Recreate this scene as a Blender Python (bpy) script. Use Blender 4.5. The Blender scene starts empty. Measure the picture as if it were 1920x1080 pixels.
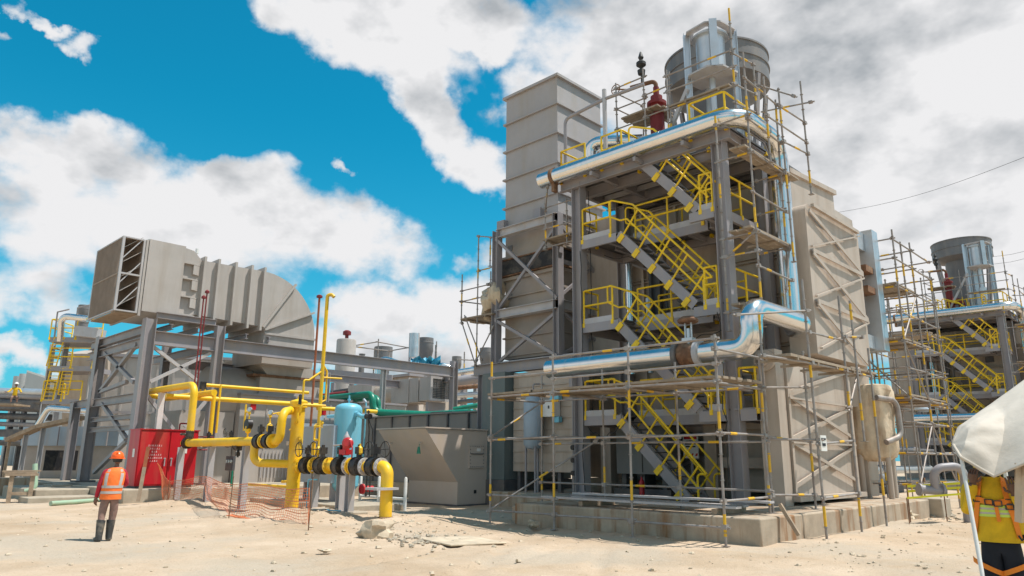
import bpy, math, random
import numpy as np
from mathutils import Vector, Matrix, noise
R = math.radians
rnd = random.Random(7)
S = bpy.context.scene
COL = S.collection
# ------------------------------------------------------------------ camera
EYE = Vector((0, 0, 1.65))
YAW, PITCH, ROLL, FPX = R(44.4917), R(13.233), R(0.38974), 1357.43
_f = Vector((math.cos(YAW)*math.cos(PITCH), math.sin(YAW)*math.cos(PITCH), math.sin(PITCH)))
_r0 = Vector((math.sin(YAW), -math.cos(YAW), 0)); _u0 = _r0.cross(_f)
_r = _r0*math.cos(ROLL) + _u0*math.sin(ROLL); _u = _r.cross(_f)
cam = bpy.data.cameras.new('camera'); camo = bpy.data.objects.new('camera', cam); COL.objects.link(camo)
cam.sensor_width = 36; cam.lens = 36*FPX/1920; cam.clip_start = 0.1; cam.clip_end = 6000
camo.matrix_world = Matrix(((_r.x, _u.x, -_f.x, EYE.x), (_r.y, _u.y, -_f.y, EYE.y), (_r.z, _u.z, -_f.z, EYE.z), (0, 0, 0, 1)))
S.camera = camo
S.view_settings.view_transform = 'Standard'; S.view_settings.look = 'None'
S.view_settings.exposure = 0.2; S.view_settings.gamma = 1.0

def ray(x, y):
    return _f*FPX + _r*(x-960) - _u*(y-540)
def A(x, y, X=None, Y=None, Z=None, D=None):
    """world point seen at photo pixel (x, y), on the plane X=, Y= or Z= or at depth D"""
    d = ray(x, y)
    if X is not None: t = (X-EYE.x)/d.x
    elif Y is not None: t = (Y-EYE.y)/d.y
    elif Z is not None: t = (Z-EYE.z)/d.z
    else: t = D/FPX
    return EYE + d*t

# ------------------------------------------------------------------ world: Nishita sky with cumulus
SUN_EL = R(66); SUN_AZ = math.atan2(-0.74, 0.67)          # direction TO the sun
sun_dir = Vector((math.cos(SUN_AZ)*math.cos(SUN_EL), math.sin(SUN_AZ)*math.cos(SUN_EL), math.sin(SUN_EL)))
W = bpy.data.worlds.new('World'); S.world = W; W.use_nodes = True
wt = W.node_tree; wt.nodes.clear()
def N(tree, kind, **kw):
    n = tree.nodes.new(kind)
    for k, v in kw.items():
        setattr(n, k, v)
    return n
def L(tree, a, b): tree.links.new(a, b)
def wmath(op, a, b=None, c=None, clamp=False):
    n = N(wt, 'ShaderNodeMath', operation=op); n.use_clamp = clamp
    for i, v in enumerate((a, b, c)):
        if v is None: continue
        if isinstance(v, (int, float)): n.inputs[i].default_value = v
        else: L(wt, v, n.inputs[i])
    return n.outputs[0]
sky = N(wt, 'ShaderNodeTexSky', sky_type='NISHITA'); sky.sun_disc = False
sky.sun_elevation = SUN_EL; sky.sun_rotation = math.pi/2 - SUN_AZ
sky.air_density = 1.0; sky.dust_density = 0.4; sky.ozone_density = 2.0
tc = N(wt, 'ShaderNodeTexCoord')
sep = N(wt, 'ShaderNodeSeparateXYZ'); L(wt, tc.outputs['Generated'], sep.inputs[0])
az = wmath('ARCTAN2', sep.outputs[1], sep.outputs[0])
el = wmath('ARCSINE', sep.outputs[2])
wn = N(wt, 'ShaderNodeTexNoise'); wn.inputs['Scale'].default_value = 7; wn.inputs['Detail'].default_value = 8; wn.inputs['Roughness'].default_value = .55; L(wt, tc.outputs['Generated'], wn.inputs[0])
ws = N(wt, 'ShaderNodeSeparateXYZ'); L(wt, wn.outputs['Color'], ws.inputs[0])
cmb = N(wt, 'ShaderNodeCombineXYZ'); cmb.inputs[2].default_value = 1
cmbx = N(wt, 'ShaderNodeMath', operation='MULTIPLY_ADD'); L(wt, ws.outputs[0], cmbx.inputs[0]); cmbx.inputs[1].default_value = .26
cmby = N(wt, 'ShaderNodeMath', operation='MULTIPLY_ADD'); L(wt, ws.outputs[1], cmby.inputs[0]); cmby.inputs[1].default_value = .20
for src, nd, k in ((az, cmbx, .13), (el, cmby, .10)):
    q = N(wt, 'ShaderNodeMath', operation='SUBTRACT'); L(wt, src, q.inputs[0]); q.inputs[1].default_value = k; L(wt, q.outputs[0], nd.inputs[2])
L(wt, cmbx.outputs[0], cmb.inputs[0]); L(wt, cmby.outputs[0], cmb.inputs[1])
def azel(x, y):
    d = ray(x, y).normalized(); return math.atan2(d.y, d.x), math.asin(d.z)
# cumulus banks: photo position, half sizes, tilt, weight
BLOBS = [(60,330,150,95,8,1),(200,300,130,80,0,1),(90,440,230,110,0,1),(310,370,190,110,14,1),(330,440,330,110,6,1),
 (520,420,190,100,12,1),(640,450,170,95,5,1),(60,560,150,80,0,.9),(130,600,120,60,0,.8),(430,330,70,50,0,.8),
 (560,30,110,60,10,.9),(700,60,200,80,12,1),(760,150,110,70,30,1),(830,220,130,65,28,1),(900,270,110,60,22,1),
 (880,30,230,70,8,1),(1040,170,110,60,20,.75),(1150,70,170,150,0,1.0),(1330,120,320,260,0,1.2),(1600,200,420,420,0,1.3),(1850,300,400,420,0,1.3),(1750,560,330,200,0,1.1),
 (1000,600,200,110,0,.9),(905,470,75,70,0,.85),(700,600,190,75,6,.95),(620,560,60,40,0,.8),(860,580,130,80,0,.9),(780,680,260,60,0,.9),
 (150,70,45,25,20,.62),(40,60,45,22,0,.62),(85,15,60,20,20,.62),(625,315,28,14,20,.62),(20,565,60,30,0,.6),(30,690,60,40,0,.75),(25,0,20,10,0,.4)]
dens = None
def blob(a0, e0, ka, kb, th, w):
    global dens
    c, s = math.cos(th), math.sin(th)
    vs = []
    for (p, q) in ((c/ka, s/ka), (-s/kb, c/kb)):
        v = N(wt, 'ShaderNodeVectorMath', operation='DOT_PRODUCT'); L(wt, cmb.outputs[0], v.inputs[0])
        v.inputs[1].default_value = (p, q, -(p*a0+q*e0)); vs.append(v.outputs['Value'])
    q = wmath('MULTIPLY', vs[0], vs[0]); q = wmath('MULTIPLY_ADD', vs[1], vs[1], q)
    b = wmath('SUBTRACT', w, q)
    dens = b if dens is None else wmath('SMOOTH_MAX', dens, b, 0.25)
for (x, y, a, b, t, w) in BLOBS:
    a0, e0 = azel(x, y); a1, e1 = azel(x+40, y); a2, e2 = azel(x, y-40)
    blob(a0, e0, a*abs(a1-a0)/40*1.15, b*abs(e2-e0)/40*1.15, R(t), w)     # azimuth grows to the left, so tilt is mirrored
for (da, e, a, b) in ((-70,22,26,14),(-100,40,30,16),(75,18,25,12),(115,30,34,20),(160,24,40,20),(-150,28,45,20),(-120,15,40,12),(95,12,40,12),(179,55,60,14)):  # clouds out of view, added to whiten ambient light and reflections in the cladding
    blob(YAW+R(da) if abs(YAW+R(da)) < math.pi else YAW+R(da)-2*math.pi, R(e), R(a), R(b), 0, .9)
def noisev(scale, detail, rough, off=(0, 0, 0), zs=1.6):
    m = N(wt, 'ShaderNodeMapping'); m.inputs['Location'].default_value = off; m.inputs['Scale'].default_value = (1, 1, zs)
    L(wt, tc.outputs['Generated'], m.inputs[0])
    n = N(wt, 'ShaderNodeTexNoise'); n.inputs['Scale'].default_value = scale; n.inputs['Detail'].default_value = detail
    n.inputs['Roughness'].default_value = rough; L(wt, m.outputs[0], n.inputs[0]); return n.outputs['Fac']
n1 = noisev(5.5, 9, .54); s1 = noisev(6.5, 5, .55); s2 = noisev(6.5, 5, .55, tuple(V_ for V_ in (0, 0, -.085))); n3 = noisev(2.6, 3, .5, (3, 1, 2)); n4 = noisev(17, 6, .6)
d2 = wmath('MAXIMUM', dens, -0.8)
d2 = wmath('MULTIPLY_ADD', wmath('SUBTRACT', n1, .5), 2.0, d2)
d2 = wmath('MULTIPLY_ADD', wmath('SUBTRACT', n4, .5), 0.7, d2)
mr = N(wt, 'ShaderNodeMapRange', interpolation_type='SMOOTHSTEP'); L(wt, d2, mr.inputs[0])
mr.inputs[1].default_value = .11; mr.inputs[2].default_value = .80
fac = mr.outputs[0]
relief = wmath('MULTIPLY', wmath('SUBTRACT', s1, s2), 2.7)
shade = wmath('MULTIPLY_ADD', wmath('SUBTRACT', n3, .5), -1.8, .86)
shade = wmath('ADD', shade, relief)
thick = wmath('MULTIPLY_ADD', d2, -.34, .22)                       # deep cloud has a greyer base
shade = wmath('ADD', shade, thick, None, True)
cr = N(wt, 'ShaderNodeValToRGB'); L(wt, shade, cr.inputs[0])
cr.color_ramp.elements[0].color = (.37, .395, .42, 1); cr.color_ramp.elements[0].position = .05
cr.color_ramp.elements[1].color = (.75, .748, .757, 1); cr.color_ramp.elements[1].position = .85
SKYS = 0.1
mul = N(wt, 'ShaderNodeMix', data_type='RGBA', blend_type='MULTIPLY'); mul.inputs[0].default_value = 1
L(wt, sky.outputs[0], mul.inputs[6]); mul.inputs[7].default_value = (.05, 1.18, 1.24, 1)
cs = N(wt, 'ShaderNodeVectorMath', operation='SCALE'); L(wt, cr.outputs[0], cs.inputs[0]); cs.inputs['Scale'].default_value = 1/SKYS
hz = wmath('SUBTRACT', 1.0, wmath('MULTIPLY', el, 2.1), None, True); hz = wmath('MULTIPLY', wmath('MULTIPLY', hz, hz), .8)      # paler blue low down
hm_ = N(wt, 'ShaderNodeMix', data_type='RGBA'); L(wt, hz, hm_.inputs[0]); L(wt, mul.outputs[2], hm_.inputs[6]); hm_.inputs[7].default_value = (.14/SKYS, .41/SKYS, .59/SKYS, 1)
mx = N(wt, 'ShaderNodeMix', data_type='RGBA'); L(wt, fac, mx.inputs[0]); L(wt, hm_.outputs[2], mx.inputs[6]); L(wt, cs.outputs[0], mx.inputs[7])
bg = N(wt, 'ShaderNodeBackground'); bg.inputs[1].default_value = SKYS; L(wt, mx.outputs[2], bg.inputs[0])
wo = N(wt, 'ShaderNodeOutputWorld'); L(wt, bg.outputs[0], wo.inputs[0])
# ------------------------------------------------------------------ sun
sl = bpy.data.lights.new('sun', 'SUN'); sl.energy = 4.9; sl.angle = R(.53); sl.color = (1, .945, .87)
so = bpy.data.objects.new('sun', sl); COL.objects.link(so)
so.rotation_euler = (-sun_dir).to_track_quat('-Z', 'Y').to_euler()
so.location = (0, 0, 60)

# ------------------------------------------------------------------ materials
def mat(name, col, rough=.6, metal=0.0, var=.18, vs=1.2, dirt=None, dirt_amt=0.0, dirt_scale=.8, streak=False, bump=0.0, bs=30, spec=.5, dp=(.48, .72)):
    m = bpy.data.materials.new(name); m.use_nodes = True; t = m.node_tree
    b = t.nodes['Principled BSDF']; b.inputs['Roughness'].default_value = rough; b.inputs['Metallic'].default_value = metal
    b.inputs['Specular IOR Level'].default_value = spec
    tcn = N(t, 'ShaderNodeTexCoord')
    n = N(t, 'ShaderNodeTexNoise'); n.inputs['Scale'].default_value = vs; n.inputs['Detail'].default_value = 6; n.inputs['Roughness'].default_value = .62
    L(t, tcn.outputs['Object'], n.inputs[0])
    ramp = N(t, 'ShaderNodeValToRGB'); L(t, n.outputs['Fac'], ramp.inputs[0])
    c = Vector(col)
    ramp.color_ramp.elements[0].position = .3; ramp.color_ramp.elements[1].position = .7
    ramp.color_ramp.elements[0].color = (*(c*(1-var)), 1); ramp.color_ramp.elements[1].color = (*[min(1, v*(1+var*.6)) for v in c], 1)
    out = ramp.outputs[0]
    if dirt is not None:
        mp = N(t, 'ShaderNodeMapping'); mp.inputs['Scale'].default_value = (3, 3, .35) if streak else (1, 1, 1); mp.inputs['Location'].default_value = (4.3, 1.7, 8.1)
        L(t, tcn.outputs['Object'], mp.inputs[0])
        n2 = N(t, 'ShaderNodeTexNoise'); n2.inputs['Scale'].default_value = dirt_scale; n2.inputs['Detail'].default_value = 7; n2.inputs['Roughness'].default_value = .65
        L(t, mp.outputs[0], n2.inputs[0])
        r2 = N(t, 'ShaderNodeValToRGB'); L(t, n2.outputs['Fac'], r2.inputs[0])
        r2.color_ramp.elements[0].position = dp[0]; r2.color_ramp.elements[1].position = dp[1]
        r2.color_ramp.elements[0].color = (0, 0, 0, 1); r2.color_ramp.elements[1].color = (dirt_amt,)*3+(1,)
        mm = N(t, 'ShaderNodeMix', data_type='RGBA'); L(t, r2.outputs[0], mm.inputs[0]); L(t, out, mm.inputs[6]); mm.inputs[7].default_value = (*dirt, 1)
        out = mm.outputs[2]
    L(t, out, b.inputs['Base Color'])
    if bump:
        n3 = N(t, 'ShaderNodeTexNoise'); n3.inputs['Scale'].default_value = bs; n3.inputs['Detail'].default_value = 5
        L(t, tcn.outputs['Object'], n3.inputs[0])
        bp = N(t, 'ShaderNodeBump'); bp.inputs['Strength'].default_value = bump; bp.inputs['Distance'].default_value = .02
        L(t, n3.outputs['Fac'], bp.inputs['Height']); L(t, bp.outputs[0], b.inputs['Normal'])
    return m
DUST = (.40, .32, .23)
M = dict(
 steel=mat('steel_paint', (.305, .285, .30), .5, 0, .14, 1.0, DUST, .45, 1.0, True, .05),
 steel2=mat('steel_paint_pale', (.46, .445, .455), .5, 0, .14, 1.2, DUST, .5, 1.2, True, .05),
 dsteel=mat('dark_steel', (.12, .12, .13), .6, .3, .3, 2, DUST, .4, 1),
 beige=mat('beige_paint', (.465, .39, .325), .55, 0, .12, .8, (.27, .18, .11), .42, .8, True, .06, 5, .5, (.46, .70)),
 duct=mat('duct_paint', (.44, .40, .37), .55, 0, .10, .6, (.28, .22, .16), .34, .8, True, .06, 4, .5, (.46, .70)),
 stack=mat('stack_primer', (.38, .355, .355), .65, 0, .10, .7, (.34, .29, .23), .5, .6, True, .08, 6),
 stackdirty=mat('stack_primer_dusty', (.37, .32, .285), .7, 0, .16, .8, (.38, .30, .21), .7, .8, False, .1, 6),
 yellow=mat('yellow_paint', (.88, .53, .012), .45, 0, .12, 2.2, (.55, .40, .17), .4, 1.8),
 rail=mat('yellow_rail', (.90, .58, .010), .5, 0, .2, 3, (.35, .27, .10), .4, 2),
 galv=mat('galvanised_tube', (.34, .31, .29), .58, .3, .35, 3, (.30, .19, .13), .6, 2.5),
 band=mat('yellow_band', (.72, .42, .02), .5, 0, .2, 8),
 plank=mat('scaffold_plank', (.34, .27, .20), .8, .0, .3, 5, (.20, .16, .12), .6, 1.2, False, .2, 20),
 alu=mat('aluminium_cladding', (.76, .75, .74), .21, .95, .05, 2, (.62, .6, .57), .3, 1.5, False, .012, 3),
 alu2=mat('galvanised_sheet', (.58, .62, .66), .38, .6, .12, 1.5, (.45, .42, .38), .4, 1.2),
 silencer=mat('silencer_primer', (.185, .178, .18), .6, .1, .2, .9, (.28, .25, .22), .5, .7, True),
 redp=mat('red_paint', (.50, .008, .018), .38, 0, .12, 1.5, (.4, .16, .10), .35, 1.0, True),
 redoxide=mat('red_oxide_paint', (.20, .02, .022), .55, 0, .2, 2),
 rust=mat('rusty_iron', (.20, .10, .055), .85, .1, .4, 6, (.33, .22, .13), .8, 3, False, .4, 30),
 rustpipe=mat('rust_red_pipe', (.33, .10, .04), .6, 0, .2, 3),
 black=mat('black_valve', (.025, .024, .026), .45, .2, .3, 5, DUST, .22, 2.5),
 rubber=mat('black_rubber', (.03, .03, .033), .7, 0, .3, 4, DUST, .3, 2),
 blue=mat('vessel_blue', (.17, .50, .64), .4, 0, .06, 1.2, (.32, .42, .44), .4, .8, True),
 bluep=mat('pale_blue_paint', (.33, .40, .47), .6, 0, .1, 1, DUST, .4, .8, True),
 green=mat('green_pipe', (.005, .20, .125), .35, 0, .12, 1.5, (.12, .26, .2), .4, 1.2),
 lgreen=mat('pale_green_pipe', (.34, .50, .36), .5, 0, .15, 2, DUST, .5, 2),
 enclos=mat('enclosure_grey', (.21, .21, .205), .5, 0, .12, .8, (.25, .22, .19), .45, .7, True),
 dgreen=mat('enclosure_green', (.12, .15, .15), .5, 0, .12, .8, (.25, .22, .19), .4, .7, True),
 conc=mat('concrete', (.42, .34, .255), .9, 0, .28, 1.6, (.25, .115, .04), .9, .75, True, .3, 25, .5, (.50, .66)),
 conc2=mat('concrete_grey', (.42, .36, .28), .9, 0, .2, 2.2, (.25, .21, .16), .6, 1.1, False, .35, 22),
 stone=mat('limestone', (.56, .46, .34), .95, 0, .3, 3, (.38, .29, .19), .6, 2, False, .5, 14),
 wood=mat('rough_timber', (.36, .27, .19), .85, 0, .3, 5, (.22, .16, .11), .6, 2, False, .3, 25),
 letter=mat('faded_lettering', (.72, .42, .42), .5),
 white=mat('white_paint', (.74, .73, .70), .45, 0, .06, 2, DUST, .25, 1.5),
 sack=mat('tan_wrap', (.62, .50, .36), .85, 0, .2, 3, (.30, .16, .08), .7, 1.3, True, .6, 9),
 canvas=mat('dusty_canvas', (.57, .505, .43), .85, 0, .10, 3.0, (.50, .43, .34), .5, 3.5, False, .2, 16),
 tancloth=mat('tan_cloth', (.56, .44, .32), .9, 0, .1, 3),
 net=mat('orange_net', (.72, .20, .08), .6, 0, .15, 3, (.62, .36, .24), .8, 1.2),
 tape=mat('yellow_tape', (.75, .70, .03), .6, 0, .1, 3),
 bluetarp=mat('blue_tarp', (.05, .33, .50), .5, 0, .2, 2),
 skin=mat('skin_dark', (.13, .065, .04), .5, 0, .1, 12),
 skin2=mat('skin_brown', (.20, .10, .065), .5, 0, .1, 12),
 shirtred=mat('red_shirt', (.42, .015, .035), .85, 0, .25, 9, None, 0, .8, False, .9, 11),
 vest=mat('orange_vest', (1.0, .19, .03), .75, 0, .14, 8, None, 0, .8, False, .9, 9),
 refl=mat('reflective_tape', (.52, .47, .44), .4, .1, .12, 10),
 reflg=mat('lime_reflective', (.55, .75, .12), .5, 0, .12, 10),
 trous=mat('dusty_trousers', (.27, .165, .135), .9, 0, .25, 7, None, 0, .8, False, .9, 11),
 boots=mat('rubber_boots', (.045, .045, .045), .5, 0, .3, 6, DUST, .5, 6),
 helmet=mat('orange_helmet', (.90, .13, .015), .3, 0, .05, 5),
 shirty=mat('yellow_workshirt', (.70, .44, .012), .85, 0, .2, 7, None, 0, .8, False, 1.0, 9),
 harness=mat('orange_webbing', (.86, .25, .02), .7, 0, .1, 9),
 navy=mat('navy_trousers', (.010, .013, .022), .85, 0, .3, 7),
 glass=mat('gauge_glass', (.6, .62, .62), .15, .6, .1, 3),
 screen=mat('brown_mesh', (.33, .26, .21), .8, 0, .15, 2),
 greylt=mat('light_grey_cladding', (.42, .43, .43), .6, 0, .06, .3),
 roofw=mat('white_roof', (.74, .74, .72), .6, 0, .05, .3),
 cable=mat('cable', (.03, .03, .03), .6, 0, .1, 3),
)

# ------------------------------------------------------------------ mesh building
class MB:
    def __init__(s): s.v = []; s.f = []; s.sm = []; s.mi = []; s.m = 0
    def add(s, vs, fs, smooth=False):
        o = len(s.v); s.v += [tuple(p) for p in vs]
        for q in fs:
            s.f.append(tuple(i+o for i in q)); s.sm.append(smooth); s.mi.append(s.m)
        return s
    def box(s, x0, y0, z0, x1, y1, z1):
        vs = [(x, y, z) for z in (z0, z1) for y in (y0, y1) for x in (x0, x1)]
        return s.add(vs, [(0, 2, 3, 1), (4, 5, 7, 6), (0, 1, 5, 4), (2, 6, 7, 3), (0, 4, 6, 2), (1, 3, 7, 5)])
    def bar(s, p0, p1, w, h, up=(0, 0, 1), off=(0, 0)):
        """rectangular bar, w sideways and h along up, off = sideways / up offset"""
        p0, p1 = Vector(p0), Vector(p1); d = (p1-p0).normalized(); up = Vector(up)
        sd = d.cross(up)
        if sd.length < 1e-4: sd = d.cross(Vector((1, 0, 0)))
        sd.normalize(); u = sd.cross(d).normalized()
        vs = []
        for p in (p0, p1):
            for a, b in ((-1, -1), (1, -1), (1, 1), (-1, 1)):
                vs.append(p+sd*(a*w/2+off[0])+u*(b*h/2+off[1]))
        return s.add(vs, [(0, 1, 2, 3), (7, 6, 5, 4), (0, 4, 5, 1), (1, 5, 6, 2), (2, 6, 7, 3), (3, 7, 4, 0)])
    def hbeam(s, p0, p1, w, h, up=(0, 0, 1), t=.022):
        s.bar(p0, p1, w, t, up, (0, h/2-t/2)); s.bar(p0, p1, w, t, up, (0, -h/2+t/2)); s.bar(p0, p1, t*.8, h-2*t, up)
        return s
    def channel(s, p0, p1, w, h, up=(0, 0, 1), t=.015, side=1):
        s.bar(p0, p1, t, h, up, (side*(w/2-t/2), 0))
        s.bar(p0, p1, w-t, t, up, (-side*t/2, h/2-t/2)); s.bar(p0, p1, w-t, t, up, (-side*t/2, -h/2+t/2)); return s
    def tube(s, pts, r, n=10, caps=True, rs=None):
        pts = [Vector(p) for p in pts]; k = len(pts); o = len(s.v)
        d0 = (pts[1]-pts[0]).normalized()
        a = d0.cross(Vector((0, 0, 1)))
        if a.length < 1e-3: a = d0.cross(Vector((1, 0, 0)))
        a.normalize(); prev = d0; vs = []
        for i, p in enumerate(pts):
            if i == 0: d = d0
            elif i == k-1: d = (pts[i]-pts[i-1]).normalized()
            else:
                d = ((pts[i]-pts[i-1]).normalized()+(pts[i+1]-pts[i]).normalized())
                d = d.normalized() if d.length > 1e-6 else prev
            q = prev.rotation_difference(d); a = (q @ a).normalized(); b = d.cross(a).normalized(); prev = d
            rr = rs[i] if rs else r
            for j in range(n):
                t = 2*math.pi*j/n; vs.append(p+a*(math.cos(t)*rr)+b*(math.sin(t)*rr))
        fs = []
        for i in range(k-1):
            for j in range(n):
                fs.append((i*n+j, i*n+(j+1) % n, (i+1)*n+(j+1) % n, (i+1)*n+j))
        s.add(vs, fs, True)
        if caps:
            s.f.append(tuple(o+j for j in reversed(range(n)))); s.sm.append(False); s.mi.append(s.m)
            s.f.append(tuple(o+(k-1)*n+j for j in range(n))); s.sm.append(False); s.mi.append(s.m)
        return s
    def pipe(s, pts, r, bend=None, n=14, seg=7, caps=True):
        """polyline with rounded elbows"""
        return s.tube(fillet(pts, bend or r*2.2, seg), r, n, caps)
    def cyl(s, p0, p1, r, n=20, r1=None):
        return s.tube([p0, p1], r, n, True, [r, r if r1 is None else r1])
    def lathe(s, prof, c, n=32, axis=(0, 0, 1), smooth=True, hardcap=True):
        c = Vector(c); z = Vector(axis).normalized(); x = z.orthogonal().normalized(); y = z.cross(x); vs = []
        for (r, h) in prof:
            for j in range(n):
                t = 2*math.pi*j/n; vs.append(c+x*(r*math.cos(t))+y*(r*math.sin(t))+z*h)
        fs = []
        for i in range(len(prof)-1):
            for j in range(n): fs.append((i*n+j, i*n+(j+1) % n, (i+1)*n+(j+1) % n, (i+1)*n+j))
        return s.add(vs, fs, smooth)
    def prism(s, poly, ax, a0, a1):
        """closed 2-D polygon pushed along an axis; poly is in the two other axes in xyz order"""
        vs = []
        for a in (a0, a1):
            for (p, q) in poly:
                vs.append({'x': (a, p, q), 'y': (p, a, q), 'z': (p, q, a)}[ax])
        k = len(poly)
        fs = [tuple(range(k)), tuple(range(2*k-1, k-1, -1))]+[(i, i+k, (i+1) % k+k, (i+1) % k) for i in range(k)]
        return s.add(vs, fs)
    def poly3(s, pts, th, nrm):
        """flat polygon in 3-D with thickness along nrm"""
        n = Vector(nrm).normalized()*th; k = len(pts); vs = [Vector(p) for p in pts]+[Vector(p)+n for p in pts]
        return s.add(vs, [tuple(reversed(range(k))), tuple(range(k, 2*k))]+[(i, (i+1) % k, (i+1) % k+k, i+k) for i in range(k)])
    def flange(s, p, axis, r, t=.05, n=20):
        a = Vector(axis).normalized(); p = Vector(p); return s.cyl(p-a*t/2, p+a*t/2, r, n)
    def mesh(s, name, off=(0, 0, 0)):
        me = bpy.data.meshes.new(name); o = Vector(off)
        me.from_pydata([(p[0]-o.x, p[1]-o.y, p[2]-o.z) for p in s.v], [], s.f)
        me.polygons.foreach_set('use_smooth', s.sm); me.polygons.foreach_set('material_index', s.mi)
        me.update()
        me.set_sharp_from_angle(angle=R(38))
        return me
def fillet(pts, r, seg=6):
    pts = [Vector(p) for p in pts]; out = [pts[0]]
    for i in range(1, len(pts)-1):
        a, b, c = pts[i-1], pts[i], pts[i+1]
        u = (a-b); v = (c-b); lu, lv = u.length, v.length; u.normalize(); v.normalize()
        ang = u.angle(v)
        if ang > 3.1: out.append(b); continue
        t = min(r/math.tan(ang/2), lu*.49, lv*.49); rr = t*math.tan(ang/2)
        bis = (u+v).normalized(); ctr = b+bis*(rr/math.sin(ang/2)); p0 = b+u*t-ctr; p1 = b+v*t-ctr
        for k in range(seg+1):
            w = k/seg; om = p0.angle(p1); so_ = math.sin(om)
            out.append(ctr+p0*(math.sin((1-w)*om)/so_)+p1*(math.sin(w*om)/so_))
    out.append(pts[-1]); return out

WL = {}
def tag(o, label=None, cat=None, group=None, kind=None):
    if label: o['label'] = label
    if cat: o['category'] = cat
    if group: o['group'] = group
    if kind: o['kind'] = kind
    return o
def thing(name, label, cat, loc, group=None):
    o = bpy.data.objects.new(name, None); COL.objects.link(o); o.empty_display_size = .3
    o.location = loc; WL[o.name] = Vector(loc); return tag(o, label, cat, group)
def part(name, mb, m, root, label=None, smooth=None):
    """child mesh, geometry given in world coordinates"""
    loc = WL[root.name]; me = mb.mesh(name, loc)
    for k in (m if isinstance(m, (list, tuple)) else [m]): me.materials.append(M[k])
    o = bpy.data.objects.new(name, me); COL.objects.link(o); o.parent = root; WL[o.name] = loc
    if label: o['label'] = label
    return o
def solo(name, mb, m, label=None, cat=None, group=None, kind=None, loc=None):
    """a top-level thing that is one mesh"""
    if loc is None:
        a = np.array(mb.v); loc = (a[:, 0].mean(), a[:, 1].mean(), a[:, 2].min())
    me = mb.mesh(name, loc)
    for k in (m if isinstance(m, (list, tuple)) else [m]): me.materials.append(M[k] if isinstance(k, str) else k)
    o = bpy.data.objects.new(name, me); COL.objects.link(o); o.location = loc; WL[o.name] = Vector(loc)
    return tag(o, label, cat, group, kind)
def copy_tree(o, parent=None):
    c = o.copy(); COL.objects.link(c)
    if parent: c.parent = parent
    for ch in list(o.children): copy_tree(ch, c)
    return c
def moved(o, d, label, group=None):
    c = copy_tree(o); c.location = Vector(o.location)+Vector(d); c['label'] = label
    if group: c['group'] = group
    return c
def V(*a): return Vector(a)
# ================================================================== SETTING
def gz(x, y):
    h = noise.noise(V(x*.35, y*.35, 3))*.05+noise.noise(V(x*1.3, y*1.3, 9))*.022+noise.noise(V(x*4, y*4, 1))*.008
    for (cx, cy, r, a) in ((9.6, 17.6, 2.6, .16), (11.6, 19.6, 2.2, .16), (12.2, 15.4, 1.7, .12), (10.8, 26, 2, .22), (22, 5.6, 2.0, .10), (15.6, 17.5, 1.5, .10), (6.6, 12.2, .8, -.06)):
        d = ((x-cx)**2+(y-cy)**2)/r**2
        if d < 4: h += a*math.exp(-d*1.5)*(1+.6*noise.noise(V(x*2.2, y*2.2, 5)))
    # wheel ruts
    for (a, b, c, w) in ((.30, -1, 7.4, 1.8), (.62, -1, 2.6, 1.9)):
        for s in (-w/2, w/2):
            u = (a*x+b*y+c)/math.hypot(a, b)+s+.25*math.sin(x*.4+c); q = abs(u)
            if q < .5: h += (-.042 if q < .17 else .024*(1-(q-.17)/.33))*(.6+.6*noise.noise(V(x*.5, y*.5, c)))+(.008*math.sin(x*34) if q < .14 else 0)
    return h
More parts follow.
